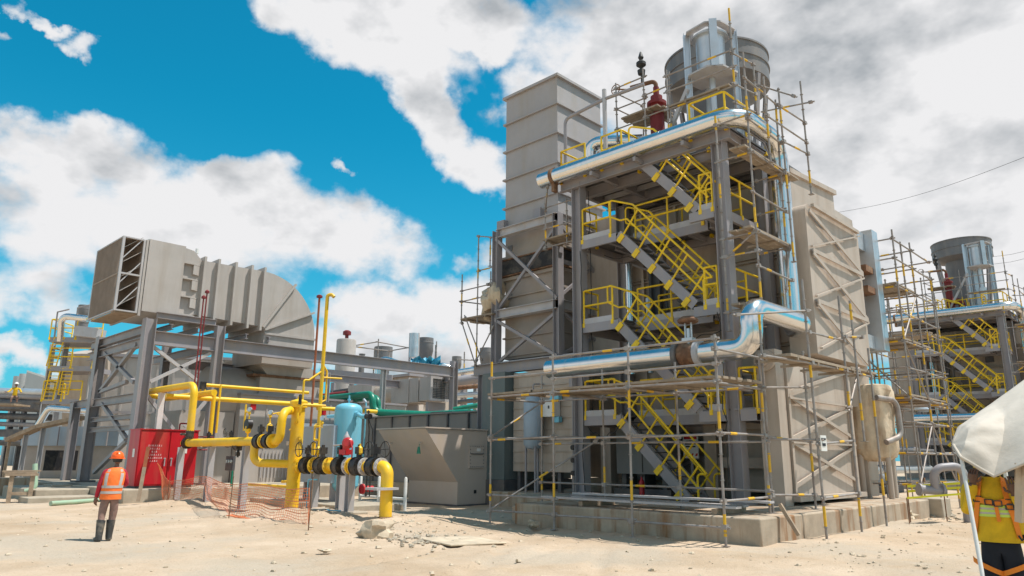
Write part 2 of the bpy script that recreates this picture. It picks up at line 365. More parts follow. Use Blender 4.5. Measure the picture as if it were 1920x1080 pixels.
def ground():
    def axis(near0, near1, step, far):
        a = list(np.arange(near0, near1+1e-6, step)); s = step
        lo, hi = [], []
        p = near0
        while p > -far: s = min(s*1.35, 400); p -= s; lo.append(p)
        p, s = near1, step
        while p < far: s = min(s*1.35, 400); p += s; hi.append(p)
        return lo[::-1]+a+hi
    xs = axis(0, 30, .16, 3000); ys = axis(-2, 34, .16, 3000)
    vs = []; 
    for y in ys:
        for x in xs:
            d = max(abs(x-15), abs(y-16)); k = max(0, min(1, (60-d)/30))
            vs.append((x, y, (gz(x, y)*k if k > 0 else 0)))
    nx = len(xs); fs = [(j*nx+i, j*nx+i+1, (j+1)*nx+i+1, (j+1)*nx+i) for j in range(len(ys)-1) for i in range(nx-1)]
    mb = MB(); mb.add(vs, fs, True)
    m = bpy.data.materials.new('pale_sand'); m.use_nodes = True; t = m.node_tree; b = t.nodes['Principled BSDF']
    b.inputs['Roughness'].default_value = .95; b.inputs['Specular IOR Level'].default_value = .2
    tcn = N(t, 'ShaderNodeTexCoord')
    def nz(scale, det, ro=.6, loc=(0, 0, 0), sc=(1, 1, 1)):
        mp = N(t, 'ShaderNodeMapping'); mp.inputs['Location'].default_value = loc; mp.inputs['Scale'].default_value = sc
        L(t, tcn.outputs['Object'], mp.inputs[0])
        n = N(t, 'ShaderNodeTexNoise'); n.inputs['Scale'].default_value = scale; n.inputs['Detail'].default_value = det; n.inputs['Roughness'].default_value = ro
        L(t, mp.outputs[0], n.inputs[0]); return n.outputs['Fac']
    def ramp(f, p0, c0, p1, c1):
        r = N(t, 'ShaderNodeValToRGB'); L(t, f, r.inputs[0]); e = r.color_ramp.elements
        e[0].position = p0; e[0].color = (*c0, 1); e[1].position = p1; e[1].color = (*c1, 1); return r.outputs[0]
    def mixc(f, a, c, bt='MIX'):
        n = N(t, 'ShaderNodeMix', data_type='RGBA', blend_type=bt)
        if isinstance(f, (int, float)): n.inputs[0].default_value = f
        else: L(t, f, n.inputs[0])
        for i, v in ((6, a), (7, c)):
            if isinstance(v, tuple): n.inputs[i].default_value = (*v, 1)
            else: L(t, v, n.inputs[i])
        return n.outputs[2]
    base = ramp(nz(.35, 8, .68), .36, (.43, .32, .22), .64, (.585, .46, .345))
    patch = ramp(nz(.22, 5, .6, (11, 4, 0)), .50, (0, 0, 0), .62, (.8, .8, .8))
    base = mixc(patch, base, (.46, .39, .31))                               # greyer crushed gravel
    base = mixc(ramp(nz(.9, 6, .7, (2, 8, 1)), .58, (0, 0, 0), .70, (.5, .5, .5)), base, (.52, .38, .24))   # damp brown
    vor = N(t, 'ShaderNodeTexVoronoi'); vor.inputs['Scale'].default_value = 16; L(t, tcn.outputs['Object'], vor.inputs[0])
    peb = ramp(vor.outputs['Distance'], .06, (1, 1, 1), .16, (0, 0, 0))
    msk = mixc(1.0, peb, ramp(nz(.7, 4, .6, (5, 5, 5)), .5, (0, 0, 0), .7, (.55, .55, .55)), 'MULTIPLY')
    base = mixc(msk, base, mixc(1.0, vor.outputs['Color'], (.35, .31, .27), 'MULTIPLY'))
    fine = ramp(nz(38, 6, .75), .25, (.78, .76, .73), .75, (1.12, 1.12, 1.12))
    base = mixc(1.0, base, fine, 'MULTIPLY')
    L(t, base, b.inputs['Base Color'])
    bp = N(t, 'ShaderNodeBump'); bp.inputs['Strength'].default_value = .8; bp.inputs['Distance'].default_value = .03
    add = N(t, 'ShaderNodeMath', operation='ADD'); L(t, nz(9, 9, .72), add.inputs[0]); L(t, peb, add.inputs[1])
    L(t, add.outputs[0], bp.inputs['Height']); L(t, bp.outputs[0], b.inputs['Normal'])
    solo('ground', mb, m, kind='structure', loc=(0, 0, 0)); return m
GM = ground()
def rock(mb, c, r, sq=.65, seed=0, n=1):
    """irregular stone"""
    rr = random.Random(seed); ph = [rr.uniform(0, 9) for _ in range(3)]
    nu, nv = (7, 4) if n == 1 else (18, 11)
    vs = []; 
    for j in range(nv+1):
        th = math.pi*j/nv
        for i in range(nu):
            a = 2*math.pi*i/nu; d = V(math.sin(th)*math.cos(a), math.sin(th)*math.sin(a), math.cos(th))
            k = r*(1+.75*noise.noise(d*1.3+V(*ph))+(.3*noise.noise(d*3.1+V(*ph)) if n > 1 else .2*rr.uniform(-1, 1)))
            vs.append((c[0]+d.x*k, c[1]+d.y*k, c[2]+d.z*k*sq))
    fs = [(j*nu+i, j*nu+(i+1) % nu, (j+1)*nu+(i+1) % nu, (j+1)*nu+i) for j in range(nv) for i in range(nu)]
    mb.add(vs, fs, False)
def gravel():
    mb = MB(); rr = random.Random(5)
    for k in range(1200):
        t = rr.random()
        if t < .55: x, y = rr.uniform(3, 16), rr.uniform(1.5, 27)
        elif t < .8: # heap below the pipe skid and along the pad
            x, y = rr.gauss(11.5, 1.3), rr.gauss(15.5, 2.6)
        else: x, y = rr.uniform(12, 27), rr.uniform(3.5, 6.8)
        if x > 13.9 and 6.6 < y < 14: continue
        r = rr.choice([.012, .015, .02, .02, .03, .045])*rr.uniform(.7, 1.3)
        if math.hypot(x, y) < 6: r *= .6
        rock(mb, (x, y, gz(x, y)+r*.2), r, .6, k)
    solo('gravel', mb, 'stone', kind='stuff', loc=(0, 0, 0))
gravel()
# ---- limestone lumps that can be told apart
rk = [(A(705, 1003, Z=.05), .34, 'big pale boulder lying right of the gas pipe supports'),
      (A(1000, 985, Z=.05), .13, 'flat stone lying in the shade before the pad'),
      (A(770, 982, Z=.05), .09, 'small pale stone just right of the yellow pipe end'),
      (A(1700, 972, Z=.05), .22, 'pale stone lying at the right end of the pad'),
      (A(1742, 963, Z=.05), .16, 'stone lying between the pad end and grey pipe loop'),
      (A(610, 1035, Z=.03), .10, 'brown clod lying alone on open sand at front')]
for k, (p, r, lb) in enumerate(rk):
    mb = MB(); rock(mb, (p.x, p.y, p.z+r*.3), r, .72 if k != 5 else .3, 40+k, 2)
    solo('boulder' if r > .3 else 'stone', mb, 'stone', lb, 'stone', 'loose stones on the sand')
def bevel(o, w=.03, s=2):
    b = o.modifiers.new('bevel', 'BEVEL'); b.width = w; b.segments = s; b.limit_method = 'ANGLE'; return o
# ---- rubble heap & broken slab right of the boulder
mb = MB(); rr = random.Random(3)
for k in range(70):
    p = A(rr.gauss(790, 38), rr.gauss(1012, 7), Z=.03); rock(mb, (p.x, p.y, gz(p.x, p.y)+.02), rr.uniform(.02, .055), .6, 300+k)
solo('rubble', mb, 'conc2', kind='stuff')
p = A(850, 1016, Z=.03); mb = MB(); mb.poly3([V(p.x-.2, p.y+.9, .02), V(p.x+.9, p.y+.5, .02), V(p.x+.6, p.y-.9, .02), V(p.x-.5, p.y-.5, .02)], .035, (0, 0, 1))
bevel(solo('concrete_slab', mb, 'stone', 'thin broken concrete slab lying on sand right of the rubble', 'slab'), .015)
# ---- main foundation pad
PADZ = .52
mb = MB(); mb.prism([(14.1, 6.95), (25.2, 6.95), (25.2, 19.1), (18.4, 19.1), (18.4, 17.3), (17.0, 16.4), (17.0, 13.7), (14.1, 13.7)], 'z', -.2, PADZ)
pad = thing('concrete_pad', 'rust stained concrete foundation pad under the scaffolded stair tower', 'foundation', (14.1, 6.95, 0))
bevel(part('slab', mb, 'conc', pad), .035)
mb = MB(); mb.box(25.2, 6.6, -.1, 26.1, 7.5, .55); bevel(part('end_block', mb, 'conc2', pad), .03)
mb = MB(); mb.box(14.6, 13.7, -.1, 16.99, 14.3, .40); bevel(part('step', mb, 'conc', pad), .03)
# ---- slab of the turbine unit on the left
mb = MB(); mb.box(9.2, 27.9, -.2, 27, 44, .5)
sb = thing('concrete_slab', 'long concrete slab carrying the red cabinet and duct supports', 'foundation', (9.2, 27.9, 0))
bevel(part('slab', mb, 'conc2', sb), .04)
mb = MB(); mb.box(7.4, 31.5, -.2, 9.19, 36.5, .42); bevel(part('plinth', mb, 'conc2', sb), .04)
mb = MB(); mb.box(6.9, 30.2, -.2, 9.19, 31.49, .2); bevel(part('step', mb, 'conc2', sb), .03)
# ================================================================== STAIR TOWER of the boiler unit (unit axes: X away to the right, Y away to the left)
XF, YR, YL = 18.1, 9.4, 14.65
DECK = [11.0, 8.7, 5.9, 2.98]
def rail_mb(mb, pts, h=1.05, post=1.15, r=.033, close=False, foot=True):
    """railing along a level polyline: top and knee tube and posts with feet"""
    pts = [Vector(p) for p in pts]
    for hh in (h, h*.52):
        mb.tube(fillet([p+V(0, 0, hh) for p in pts], .08, 4) if len(pts) > 2 else [p+V(0, 0, hh) for p in pts], r, 8)
    for a, b in zip(pts[:-1], pts[1:]):
        n = max(1, round((b-a).length/post))
        for k in range(n+1):
            if k == n and (b-pts[-1]).length > 1e-6: continue
            p = a.lerp(b, k/n); mb.tube([p+V(0, 0, -.12), p+V(0, 0, h)], r, 8)
            if foot: mb.box(p.x-.05, p.y-.05, p.z-.16, p.x+.05, p.y+.05, p.z-.02)
    return mb
def stair(root, x0, x1, ya, za, yb, zb):
    """flight from (ya, za) down to (yb, zb) between the planes x0 and x1"""
    st = part('stair', MB().bar((x0+.45, ya-.02, za-.05), (x0+.45, ya+.1, za-.05), .85, .04), 'steel', root)
    d = V(0, yb-ya, zb-za).normalized(); nrm = V(0, -d.z, d.y); nrm = nrm if nrm.z > 0 else -nrm
    for x in (x0, x1):
        mb = MB(); mb.channel((x, ya, za-.12), (x, yb, zb+.02), .10, .30, nrm, .016, 1 if x == x0 else -1); part('stringer', mb, 'steel', st)
    n = max(3, round((za-zb)/.22)); tr = MB()
    for k in range(1, n):
        y = ya+(yb-ya)*k/n; z = za+(zb-za)*k/n; tr.box(x0+.05, y-.14, z-.035, x1-.05, y+.14, z)
    part('treads', tr, 'dsteel', st)
    Ln = math.hypot(yb-ya, zb-za); k = max(2, round(Ln/1.0))
    for x in (x0-.03, x1+.03):
        mb = MB(); a = V(x, ya, za); b = V(x, yb, zb)
        hb = 1.0
        A0, B0 = a+nrm*hb*.80+V(0, 0, .20), b+nrm*hb*.80+V(0, 0, .20)
        a1, b1 = a+nrm*.48, b+nrm*.48
        mb.tube(fillet([a1+V(0, .25, 0), a1, b1+V(0, -.0, 0)], .1, 4), .031, 8); mb.tube([A0, B0], .033, 8)
        # closed loops at both ends
        mb.tube(fillet([a1+V(0, .25, 0), V(x, ya+.32, za+.55), V(x, ya+.32, za+1.12), A0+V(0, 0.0, 0)], .1, 4), .031, 8)
        mb.tube(fillet([B0, V(x, yb-.30, zb+.75), V(x, yb-.30, zb+.05)], .12, 4), .031, 8)
        for q in range(k+1):
            t = (q+.35)/(k+.7); p = a.lerp(b, t); mb.tube([p-nrm*.16, p+nrm*(.8)+V(0, 0, .20)], .031, 8)
        part('handrail', mb, 'rail', st)
        for q in range(k+1):
            p = a.lerp(b, (q+.35)/(k+.7))-nrm*.10
            s = -1 if x < (x0+x1)/2 else 1
            mb = MB(); mb.bar(p-nrm*.14+V(s*.045, 0, 0), p+nrm*.14+V(s*.045, 0, 0), .17, .03, (1, 0, 0)); part('post_plate', mb, 'rail', st)
    return st
def deck(root, z, name='deck'):
    mb = MB()
    for (xa, xb, ya, yb) in ((XF-.05, 18.98, 13.05, 14.45), (XF-.05, 18.98, 9.55, 10.35), (18.98, 20.35, 9.5, 14.5)):
        mb.box(xa, ya, z-.05, xb, yb, z)
    dk = part(name, mb, 'dsteel', root)
    mb = MB()
    for (p, q) in (((XF-.08, 14.46, z-.19), (XF-.08, 13.05, z-.19)), ((XF-.08, 10.42, z-.19), (XF-.08, 9.62, z-.19)), ((18.96, 13.05, z-.20), (18.96, 10.35, z-.20)), ((20.3, 14.5, z-.2), (20.3, 9.5, z-.2)),
                   ((XF+.2, 9.46, z-.2), (20.35, 9.46, z-.2)), ((XF+.2, 14.5, z-.2), (20.35, 14.5, z-.2))):
        mb.channel(p, q, .1, .28)
    part('beam', mb, 'steel', dk)
    for y in (10.3, 11.2, 12.1, 13.0, 13.8): part('joist', MB().hbeam((18.97, y, z-.17), (20.28, y, z-.17), .12, .2), 'steel', dk)
    for y in (9.95, 13.5): part('joist', MB().hbeam((XF, y, z-.17), (18.95, y, z-.17), .12, .2), 'steel', dk)
    mb = MB()
    for (p, q) in (((XF-.10, 14.46, z+.03), (XF-.10, 13.25, z+.03)), ((XF-.10, 10.12, z+.03), (XF-.10, 9.62, z+.03)), ((18.93, 13.05, z+.03), (18.93, 10.35, z+.03))):
        mb.bar(p, q, .015, .2)
    part('toe_plate', mb, 'steel2', dk)
    for pts in ([(18.75, 14.42, z), (XF-.09, 14.42, z), (XF-.09, 13.28, z)], [(18.92, 12.95, z), (18.92, 10.5, z)], [(XF-.09, 10.05, z), (XF-.09, 9.66, z)],
                [(18.35, 9.44, z), (20.2, 9.44, z)], [(20.2, 13.0, z), (20.2, 9.9, z)]):
        part('handrail', rail_mb(MB(), pts), 'rail', root)
    return dk
def make_tower():
    t = thing('stair_tower', 'grey steel stair tower with yellow handrails at centre right, columns standing on the pad', 'stair tower', (XF, YR, PADZ), 'stair towers of the boiler units')
    for (x, y, zt) in ((XF, YR, 10.75), (XF, YL, 10.75), (20.6, YR, 10.75), (20.6, YL, 10.75)):
        part('column', MB().hbeam((x, y, PADZ), (x, y, zt), .34, .36, (0, 1, 0)), 'steel', t)
        mb = MB(); mb.box(x-.3, y-.3, PADZ, x+.3, y+.3, PADZ+.06)
        for a in (-.22, .22):
            for b in (-.22, .22): mb.cyl((x+a, y+b, PADZ+.06), (x+a, y+b, PADZ+.14), .025, 8)
        part('base_plate', mb, 'steel', t)
    for z in DECK[1:]: deck(t, z)
    # top deck with its beam grid seen from below
    z = DECK[0]; mb = MB(); mb.box(17.85, 9.0, z-.06, 18.97, 10.1, z); mb.box(17.85, 12.35, z-.06, 18.97, 15.3, z); mb.box(18.97, 9.0, z-.06, 25.2, 15.3, z)
    td = part('deck', mb, 'dsteel', t)
    mb = MB()
    for x in (17.95, 19.0, 20.6, 22.2, 23.9): mb.hbeam((x, 8.95, z-.26), (x, 15.3, z-.26), .18, .36)
    for y in (9.1, 10.6, 12.2, 13.6, 15.1):
        for xa, xb in ((18.04, 18.9), (19.1, 20.5), (20.7, 22.1), (22.3, 23.8)):
            if y == 10.6 and xa < 18.5: continue
            mb.hbeam((xa, y, z-.24), (xb, y, z-.24), .14, .28)
    part('beam_grid', mb, 'steel', td)
    for x in (19.5, 20.05, 21.2, 21.7, 22.8, 23.3): part('joist', MB().hbeam((x, 9.2, z-.17), (x, 15.0, z-.17), .1, .16), 'steel2', td)
    for pts in ([(17.92, 15.25, z), (17.92, 14.2, z)], [(17.92, 13.5, z), (17.92, 12.7, z), (18.9, 12.7, z)], [(18.98, 12.3, z), (18.98, 10.2, z), (17.92, 10.2, z), (17.92, 9.05, z), (20.4, 9.05, z)], [(17.92, 15.25, z), (20, 15.25, z)]):
        part('handrail', rail_mb(MB(), pts), 'rail', t)
    stair(t, 18.05, 18.88, 12.15, 11.0, 10.15, 8.7)
    stair(t, 18.05, 18.88, 13.0, 8.7, 10.4, 5.9)
    stair(t, 18.05, 18.88, 13.15, 5.9, 10.45, 2.98)
    stair(t, 18.05, 18.88, 13.2, 2.98, 10.9, PADZ)
    # right wing beside the corner column
    mb = MB(); mb.channel((18.0, 9.2, 2.79), (18.0, 8.75, 2.79), .1, .3); mb.box(18.0, 8.72, 2.93, 19.8, 9.4, 2.98); mb.channel((18.05, 8.72, 2.79), (19.8, 8.72, 2.79), .1, .3)
    part('side_platform', mb, 'steel', t)
    part('handrail', rail_mb(MB(), [(18.02, 9.2, 2.98), (18.02, 8.75, 2.98), (19.6, 8.75, 2.98)]), 'rail', t)
    mb = MB()
    for (a, b) in (((20.6, 9.6, .8), (20.6, 14.4, 2.6)), ((20.6, 14.4, .8), (20.6, 9.6, 2.6))): mb.bar(a, b, .09, .09)
    for z0, z1 in ((3.1, 5.6), (6.0, 8.4)):
        mb.bar((20.6, 9.6, z0), (20.6, 14.4, z1), .08, .08)
    part('brace', mb, 'steel', t)
    # loose site cables looped down the columns
    for (x, y, z0, z1, k) in ((17.9, 9.62, 1.0, 5.6, 1), (17.9, 14.44, .7, 8.3, 2), (18.35, 14.4, 3.0, 10.5, 3)):
        rr = random.Random(k); pts = [V(x+rr.uniform(-.03, .03), y+rr.uniform(-.05, .05), z1+(z0-z1)*q/14) for q in range(15)]
        part('cable', MB().tube(pts, .014, 6), 'cable', t)
    for (ya, yb, z, sag) in ((14.3, 13.1, 2.62, .35), (13.0, 9.7, 5.5, .5), (14.2, 11.0, 8.3, .4)):
        pts = [V(17.95+.9*(ya != 14.3), ya+(yb-ya)*q/16, z-sag*math.sin(math.pi*q/16)*(1+.3*math.sin(q))) for q in range(17)]
        part('cable', MB().tube(pts, .013, 6), 'cable', t)
    return t
tower = make_tower()

# ---- aluminium clad ring pipe under the top deck edge
def make_ring():
    t = thing('insulated_pipe', 'shiny aluminium clad pipe running round the top deck of the nearest stair tower', 'pipe', (17.6, 9, 11), 'ring pipes of the boiler units')
    pts = fillet([V(17.62, 15.9, 11.06), V(17.62, 8.55, 11.06), V(20.15, 8.55, 11.06), V(20.15, 8.55, 5.75)], .7, 6)
    part('cladding', MB().tube(pts, .27, 28), 'alu', t)
    mb = MB(); mb.flange((17.62, 15.3, 11.06), (0, 1, 0), .305, .12, 24); mb.box(17.52, 15.24, 10.5, 17.72, 15.36, 10.8); part('clamp', mb, 'rust', t)
    for y in (14.6, 13.7, 12.8, 11.9, 11.0, 10.1):
        mb = MB(); mb.flange((17.62, y, 11.06), (0, 1, 0), .274, .03, 28); part('seam_band', mb, 'alu', t)
    for y in (10.2, 11.9, 13.6): part('bracket', MB().box(17.5, y, 10.62, 17.95, y+.1, 10.76), 'steel', t)
    return t
ring = make_ring()

# ---- vent silencer on the roof
def make_silencer():
    c = V(23.06, 11.9, 0); z0 = 11.0
    t = thing('vent_silencer', 'big dark grey round silencer drum on top of the nearest stair tower', 'silencer', (c.x, c.y, z0), 'silencers on the boiler roofs')
    mb = MB(); mb.lathe([(1.87, 15.07), (1.87, 15.64), (1.91, 15.65), (1.91, 15.71), (1.87, 15.72), (1.87, 16.18), (1.91, 16.185), (1.91, 16.25), (1.7, 16.27), (1.1, 16.31), (0, 16.33)], (c.x, c.y, 0), 56); part('drum', mb, 'silencer', t)
    mb = MB(); mb.lathe([(1.12, 14.82), (1.87, 15.07)], (c.x, c.y, 0), 56); mb.lathe([(1.12, 11.0), (1.12, 14.82)], (c.x, c.y, 0), 48); part('skirt', mb, 'silencer', t)
    mb = MB()
    for k in range(6):
        a = 2*math.pi*k/6+.3; mb.bar((c.x+1.84*math.cos(a), c.y+1.84*math.sin(a), 15.0), (c.x+1.36*math.cos(a), c.y+1.36*math.sin(a), 11.0), .14, .14)
    part('leg', mb, 'steel', t)
    return t
silencer = make_silencer()
def make_expander():
    # small upright drum held in a frame of bright posts and two octagonal plates
    c = V(19.7, 10.32, 0)
    t = thing('blowdown_drum', 'small upright grey drum in a frame of bright posts before the silencer', 'drum', (c.x, c.y, 11.0), 'framed drums beside the silencers')
    def octo(r, x=0): return [(c.x+r*math.cos(R(216+90*(k//2)+(18 if k % 2 else -18))), c.y+r*math.sin(R(216+90*(k//2)+(18 if k % 2 else -18)))) for k in range(8)]
    for z in (13.68, 15.24):
        o = octo(.81); mb = MB()
        if z > 14:
            i = octo(.55); vs = [(p[0], p[1], z) for p in o]+[(p[0], p[1], z) for p in i]+[(p[0], p[1], z+.05) for p in o]+[(p[0], p[1], z+.05) for p in i]
            fs = []
            for k in range(8):
                q = (k+1) % 8; fs += [(k, q, q+8, k+8), (k+16, k+24, q+24, q+16), (k, k+16, q+16, q), (k+8, q+8, q+24, k+24)]
            mb.add(vs, fs)
        else: mb.prism(o, 'z', z, z+.06)
        part('frame_plate', mb, 'steel2', t)
    mb = MB(); mb.lathe([(0, 13.75), (.46, 13.75), (.46, 15.06), (.58, 15.07), (.58, 15.13), (.46, 15.14), (.46, 15.22), (0, 15.22)], (c.x, c.y, 0), 32); part('drum', mb, 'alu2', t)
    for k in range(4):
        a = R(216)+2*math.pi*k/4; x, y = c.x+.75*math.cos(a), c.y+.75*math.sin(a)
        mb = MB(); mb.hbeam((x, y, 11.0 if k != 0 else 13.68), (x, y, 15.32), .24, .20, (math.cos(a), math.sin(a), 0), .02); part('post', mb, 'alu2', t)
    mb = MB(); mb.cyl((c.x, c.y, 11.5), (c.x, c.y, 12.3), .24, 20); mb.cyl((c.x, c.y, 12.3), (c.x, c.y, 13.67), .10, 12); mb.cyl((c.x, c.y, 11), (c.x, c.y, 11.5), .12, 12); part('drain_pipe', mb, 'alu2', t)
    mb = MB(); mb.bar((c.x-.55, c.y+.6, 13.3), (c.x-.6, c.y+1.9, 11.05), .12, .12); part('brace', mb, 'steel2', t)
    return t
expander = make_expander()
def make_relief():
    t = thing('relief_valve', 'dark red safety valve with bent vent pipe left of the silencer', 'valve', (19.6, 13.0, 11), 'red safety valves on the boiler roofs')
    mb = MB(); mb.lathe([(.2, 11), (.2, 11.7), (.3, 11.75), (.3, 11.85), (.2, 11.9), (.24, 12.4), (.24, 13.4), (.33, 13.41), (.33, 13.52), (.2, 13.55), (.2, 13.75), (.1, 13.8), (.1, 14.1)], (19.6, 13.0, 0), 20); part('body', mb, 'redoxide', t)
    mb = MB(); mb.pipe([(19.6, 12.9, 12.1), (19.6, 12.3, 12.1), (19.6, 12.3, 11)], .22, .3); part('outlet', mb, 'redoxide', t)
    mb = MB(); mb.pipe([(19.6, 13.0, 14.0), (19.6, 13.0, 14.35), (19.4, 13.9, 14.35)], .075, .25); part('vent_pipe', mb, 'rust', t)
    mb = MB(); mb.lathe([(.03, 14.4), (.03, 14.7), (.12, 14.75), (.14, 14.9), (.06, 14.95), (.05, 15.0), (.17, 15.1), (.17, 15.2), (.05, 15.3), (.10, 15.4), (.04, 15.6), (.0, 15.65)], (19.5, 13.5, 0), 14); part('pilot', mb, 'cable', t)
    mb = MB()
    for k in range(12):
        a, b = 2*math.pi*k/12, 2*math.pi*(k+1)/12
        mb.tube([(19.2, 14.4+.18*math.cos(a), 14.4+.18*math.sin(a)), (19.2, 14.4+.18*math.cos(b), 14.4+.18*math.sin(b))], .018, 6)
    mb.tube([(19.2, 14.22, 14.4), (19.2, 14.58, 14.4)], .014, 6); mb.cyl((19.2, 14.4, 14.4), (19.5, 14.0, 14.35), .03, 8); part('handwheel', mb, 'rust', t)
    return t
relief = make_relief(); relief.location.y -= .62

# ---- vent line and clad elbow at the left end of the roof
t = thing('vent_line', 'bent grey vent line on posts along the left end of the nearest roof', 'pipe', (18.2, 15.3, 11))
part('pipe', MB().pipe([(18.2, 15.3, 11.0), (18.2, 15.28, 13.4), (18.2, 13.5, 13.55), (18.6, 12.2, 13.75)], .06, .2), 'steel', t)
part('post', MB().cyl((18.2, 13.54, 11.0), (18.2, 13.54, 13.9), .075, 12), 'steel2', t)
t = thing('insulated_pipe', 'short shiny clad elbow on the roof left of the red safety valve', 'pipe', (18.9, 14.8, 11))
part('cladding', MB().tube(fillet([V(18.9, 14.75, 11.0), V(18.9, 14.75, 12.55), V(19.6, 13.0, 12.3)], .35, 6), .24, 22), 'alu', t)
mb = MB(); mb.cyl((18.15, 15.0, 11.05), (18.6, 15.0, 11.05), .14, 14); part('end_cap', mb, 'blue', t)

# ================================================================== BOILER CASING
def make_casing():
    t = thing('heat_recovery_boiler', 'large beige boiler casing with ribbed walls behind the nearest stair tower', 'boiler', (20.9, 8.9, PADZ), 'boiler casings')
    mb = MB(); mb.box(20.9, 8.9, 1.0, 27.0, 15.2, 10.3); part('casing', mb, 'beige', t)
    mb = MB()
    for z in (1.2, 2.4, 3.8, 5.0, 6.5, 7.7, 9.0, 10.2): mb.channel((20.82, 9.0, z), (20.82, 15.1, z), .15, .12)
    for y in (9.7, 11.1, 12.6, 14.0): mb.box(20.76, y-.05, 1.0, 20.9, y+.05, 10.2)
    part('stiffener', mb, 'beige', t)
    # ground level frame
    for y in (9.05, 11.15, 15.0):
        part('leg', MB().box(19.75, y-.2, PADZ, 20.15, y+.2, 2.7), 'beige', t)
    part('crossbeam', MB().box(19.78, 9.26, 1.42, 20.1, 10.94, 1.72), 'beige', t); part('crossbeam', MB().box(19.78, 9.26, 2.5, 20.1, 10.94, 2.68), 'beige', t)
    part('lower_panel', MB().box(20.2, 9.1, .75, 20.74, 11.3, 2.75), 'beige', t); part('lower_panel', MB().box(20.6, 12.3, 1.0, 20.755, 14.6, 2.5), 'enclos', t)
    for (y, z, r) in ((12.3, 6.9, .22), (11.0, 4.1, .2)):
        mb = MB(); mb.cyl((20.6, y, z), (20.9, y, z), r, 20); mb.cyl((20.55, y, z), (20.6, y, z), r*1.2, 20); part('manway', mb, 'dsteel', t)
    part('junction_box', MB().box(20.58, 10.55, 8.0, 20.755, 11.0, 8.6), 'dsteel', t); part('cable_duct', MB().box(20.6, 13.2, 6.2, 20.755, 13.6, 8.2), 'dsteel', t)
    for y in (12.9, 13.5): part('ladder_pipe', MB().cyl((20.5, y, 5.0), (20.5, y, 8.6), .06, 10), 'dsteel', t)
    part('outlet_duct', MB().box(21.5, 15.21, 1.0, 26.5, 17.19, 10.75), 'beige', t); part('skirt', MB().box(21.2, 8.95, PADZ, 27, 16.9, .99), 'beige', t); part('clad_riser', MB().cyl((20.05, 14.05, 4.4), (20.05, 14.05, 8.2), .13, 18), 'alu', t); part('clad_riser', MB().cyl((20.1, 13.35, 4.4), (20.1, 13.35, 6.9), .09, 14), 'alu2', t)
    # front leg with cap and the tall side duct
    mb = MB(); mb.box(18.28, 8.3, PADZ, 18.75, 8.82, 4.5); part('leg', mb, 'beige', t)
    def rprof(x0, z0, x1, z1, r):
        o = []
        for (cx, cz, a0) in ((x1-r[0], z0+r[0], -90), (x1-r[1], z1-r[1], 0), (x0+r[2], z1-r[2], 90), (x0+r[3], z0+r[3], 180)):
            for k in range(7): a = R(a0+15*k); rr = r[[-90, 0, 90, 180].index(a0)]; o.append((cx+rr*math.cos(a), cz+rr*math.sin(a)))
        return o
    du = part('side_duct', MB().prism(rprof(20.6, 4.58, 24.88, 9.15, (.5, .25, .35, .05)), 'y', 8.08, 8.87), 'beige', t)
    mb = MB(); Y = 8.01
    cnt = [0]
    def rib(a, b, w=.12, d=.12): cnt[0] += 1; e = .004*cnt[0]; mb.bar((a[0], Y-e, a[1]), (b[0], Y-e, b[1]), d, w, (0, 0, 1))
    for zb, zt in ((7.76, 9.0), (6.26, 7.54), (4.75, 6.04)): rib((20.68, zb), (24.8, zt), .05, .07)
    for (a, b) in (((20.7, 8.88), (24.75, 7.69)), ((20.7, 7.65), (24.75, 7.64)), ((20.7, 7.56), (24.75, 6.13)), ((20.7, 6.13), (24.75, 6.10)), ((20.7, 6.05), (24.5, 4.56))): rib(a, b, .12, .035)
    rib((20.9, 9.08), (24.6, 9.08), .1, .1)
    part('brace_rib', mb, 'beige', du)
    lp = part('lower_panel', MB().box(18.76, 8.36, .75, 23.3, 8.9, 4.4), 'beige', t)
    mb = MB(); Y = 8.31
    for z in (.85, 1.9, 3.0, 4.1): 
        pass
    for (a, b) in (((18.85, 1.0), (23.2, 2.05)), ((18.85, 2.2), (23.2, 3.2)), ((18.85, 3.4), (23.2, 4.3)), ((18.85, 2.1), (23.2, 1.05)), ((18.85, 3.3), (23.2, 2.3))): rib(a, b, .09, .05)
    for z in (2.1, 3.25): rib((18.8, z), (23.2, z), .05, .1)
    for x in (18.85, 23.2): mb.box(x-.06, 8.24, .75, x+.06, 8.355, 4.4)
    part('brace_rib', mb, 'beige', lp)
    mb = MB(); mb.box(18.7, 8.1, .62, 23.4, 8.9, .745); part('base_beam', mb, 'beige', t)
    # roof hood above the duct
    mb = MB(); mb.prism([(21.3, 9.16), (24.9, 9.16), (24.9, 10.7), (21.3, 10.45)], 'y', 8.75, 9.3); part('roof_hood', mb, 'beige', t)
    mb = MB(); mb.bar((21.2, 8.72, 10.5), (25.0, 8.72, 10.78), .12, .16); part('roof_edge', mb, 'beige', t)
    mb = MB(); mb.lathe([(.05, 0), (.28, 0), (.28, .10), (.16, .12), (.16, .3)], (18.27, 8.56, 4.2), 20, (-1, 0, 0)); part('lifting_lug', mb, 'beige', t)
    mb = MB(); mb.box(18.2, 8.95, 3.35, 18.27, 9.2, 3.85); part('junction_box', mb, 'dsteel', t)
    return t
casing = make_casing()
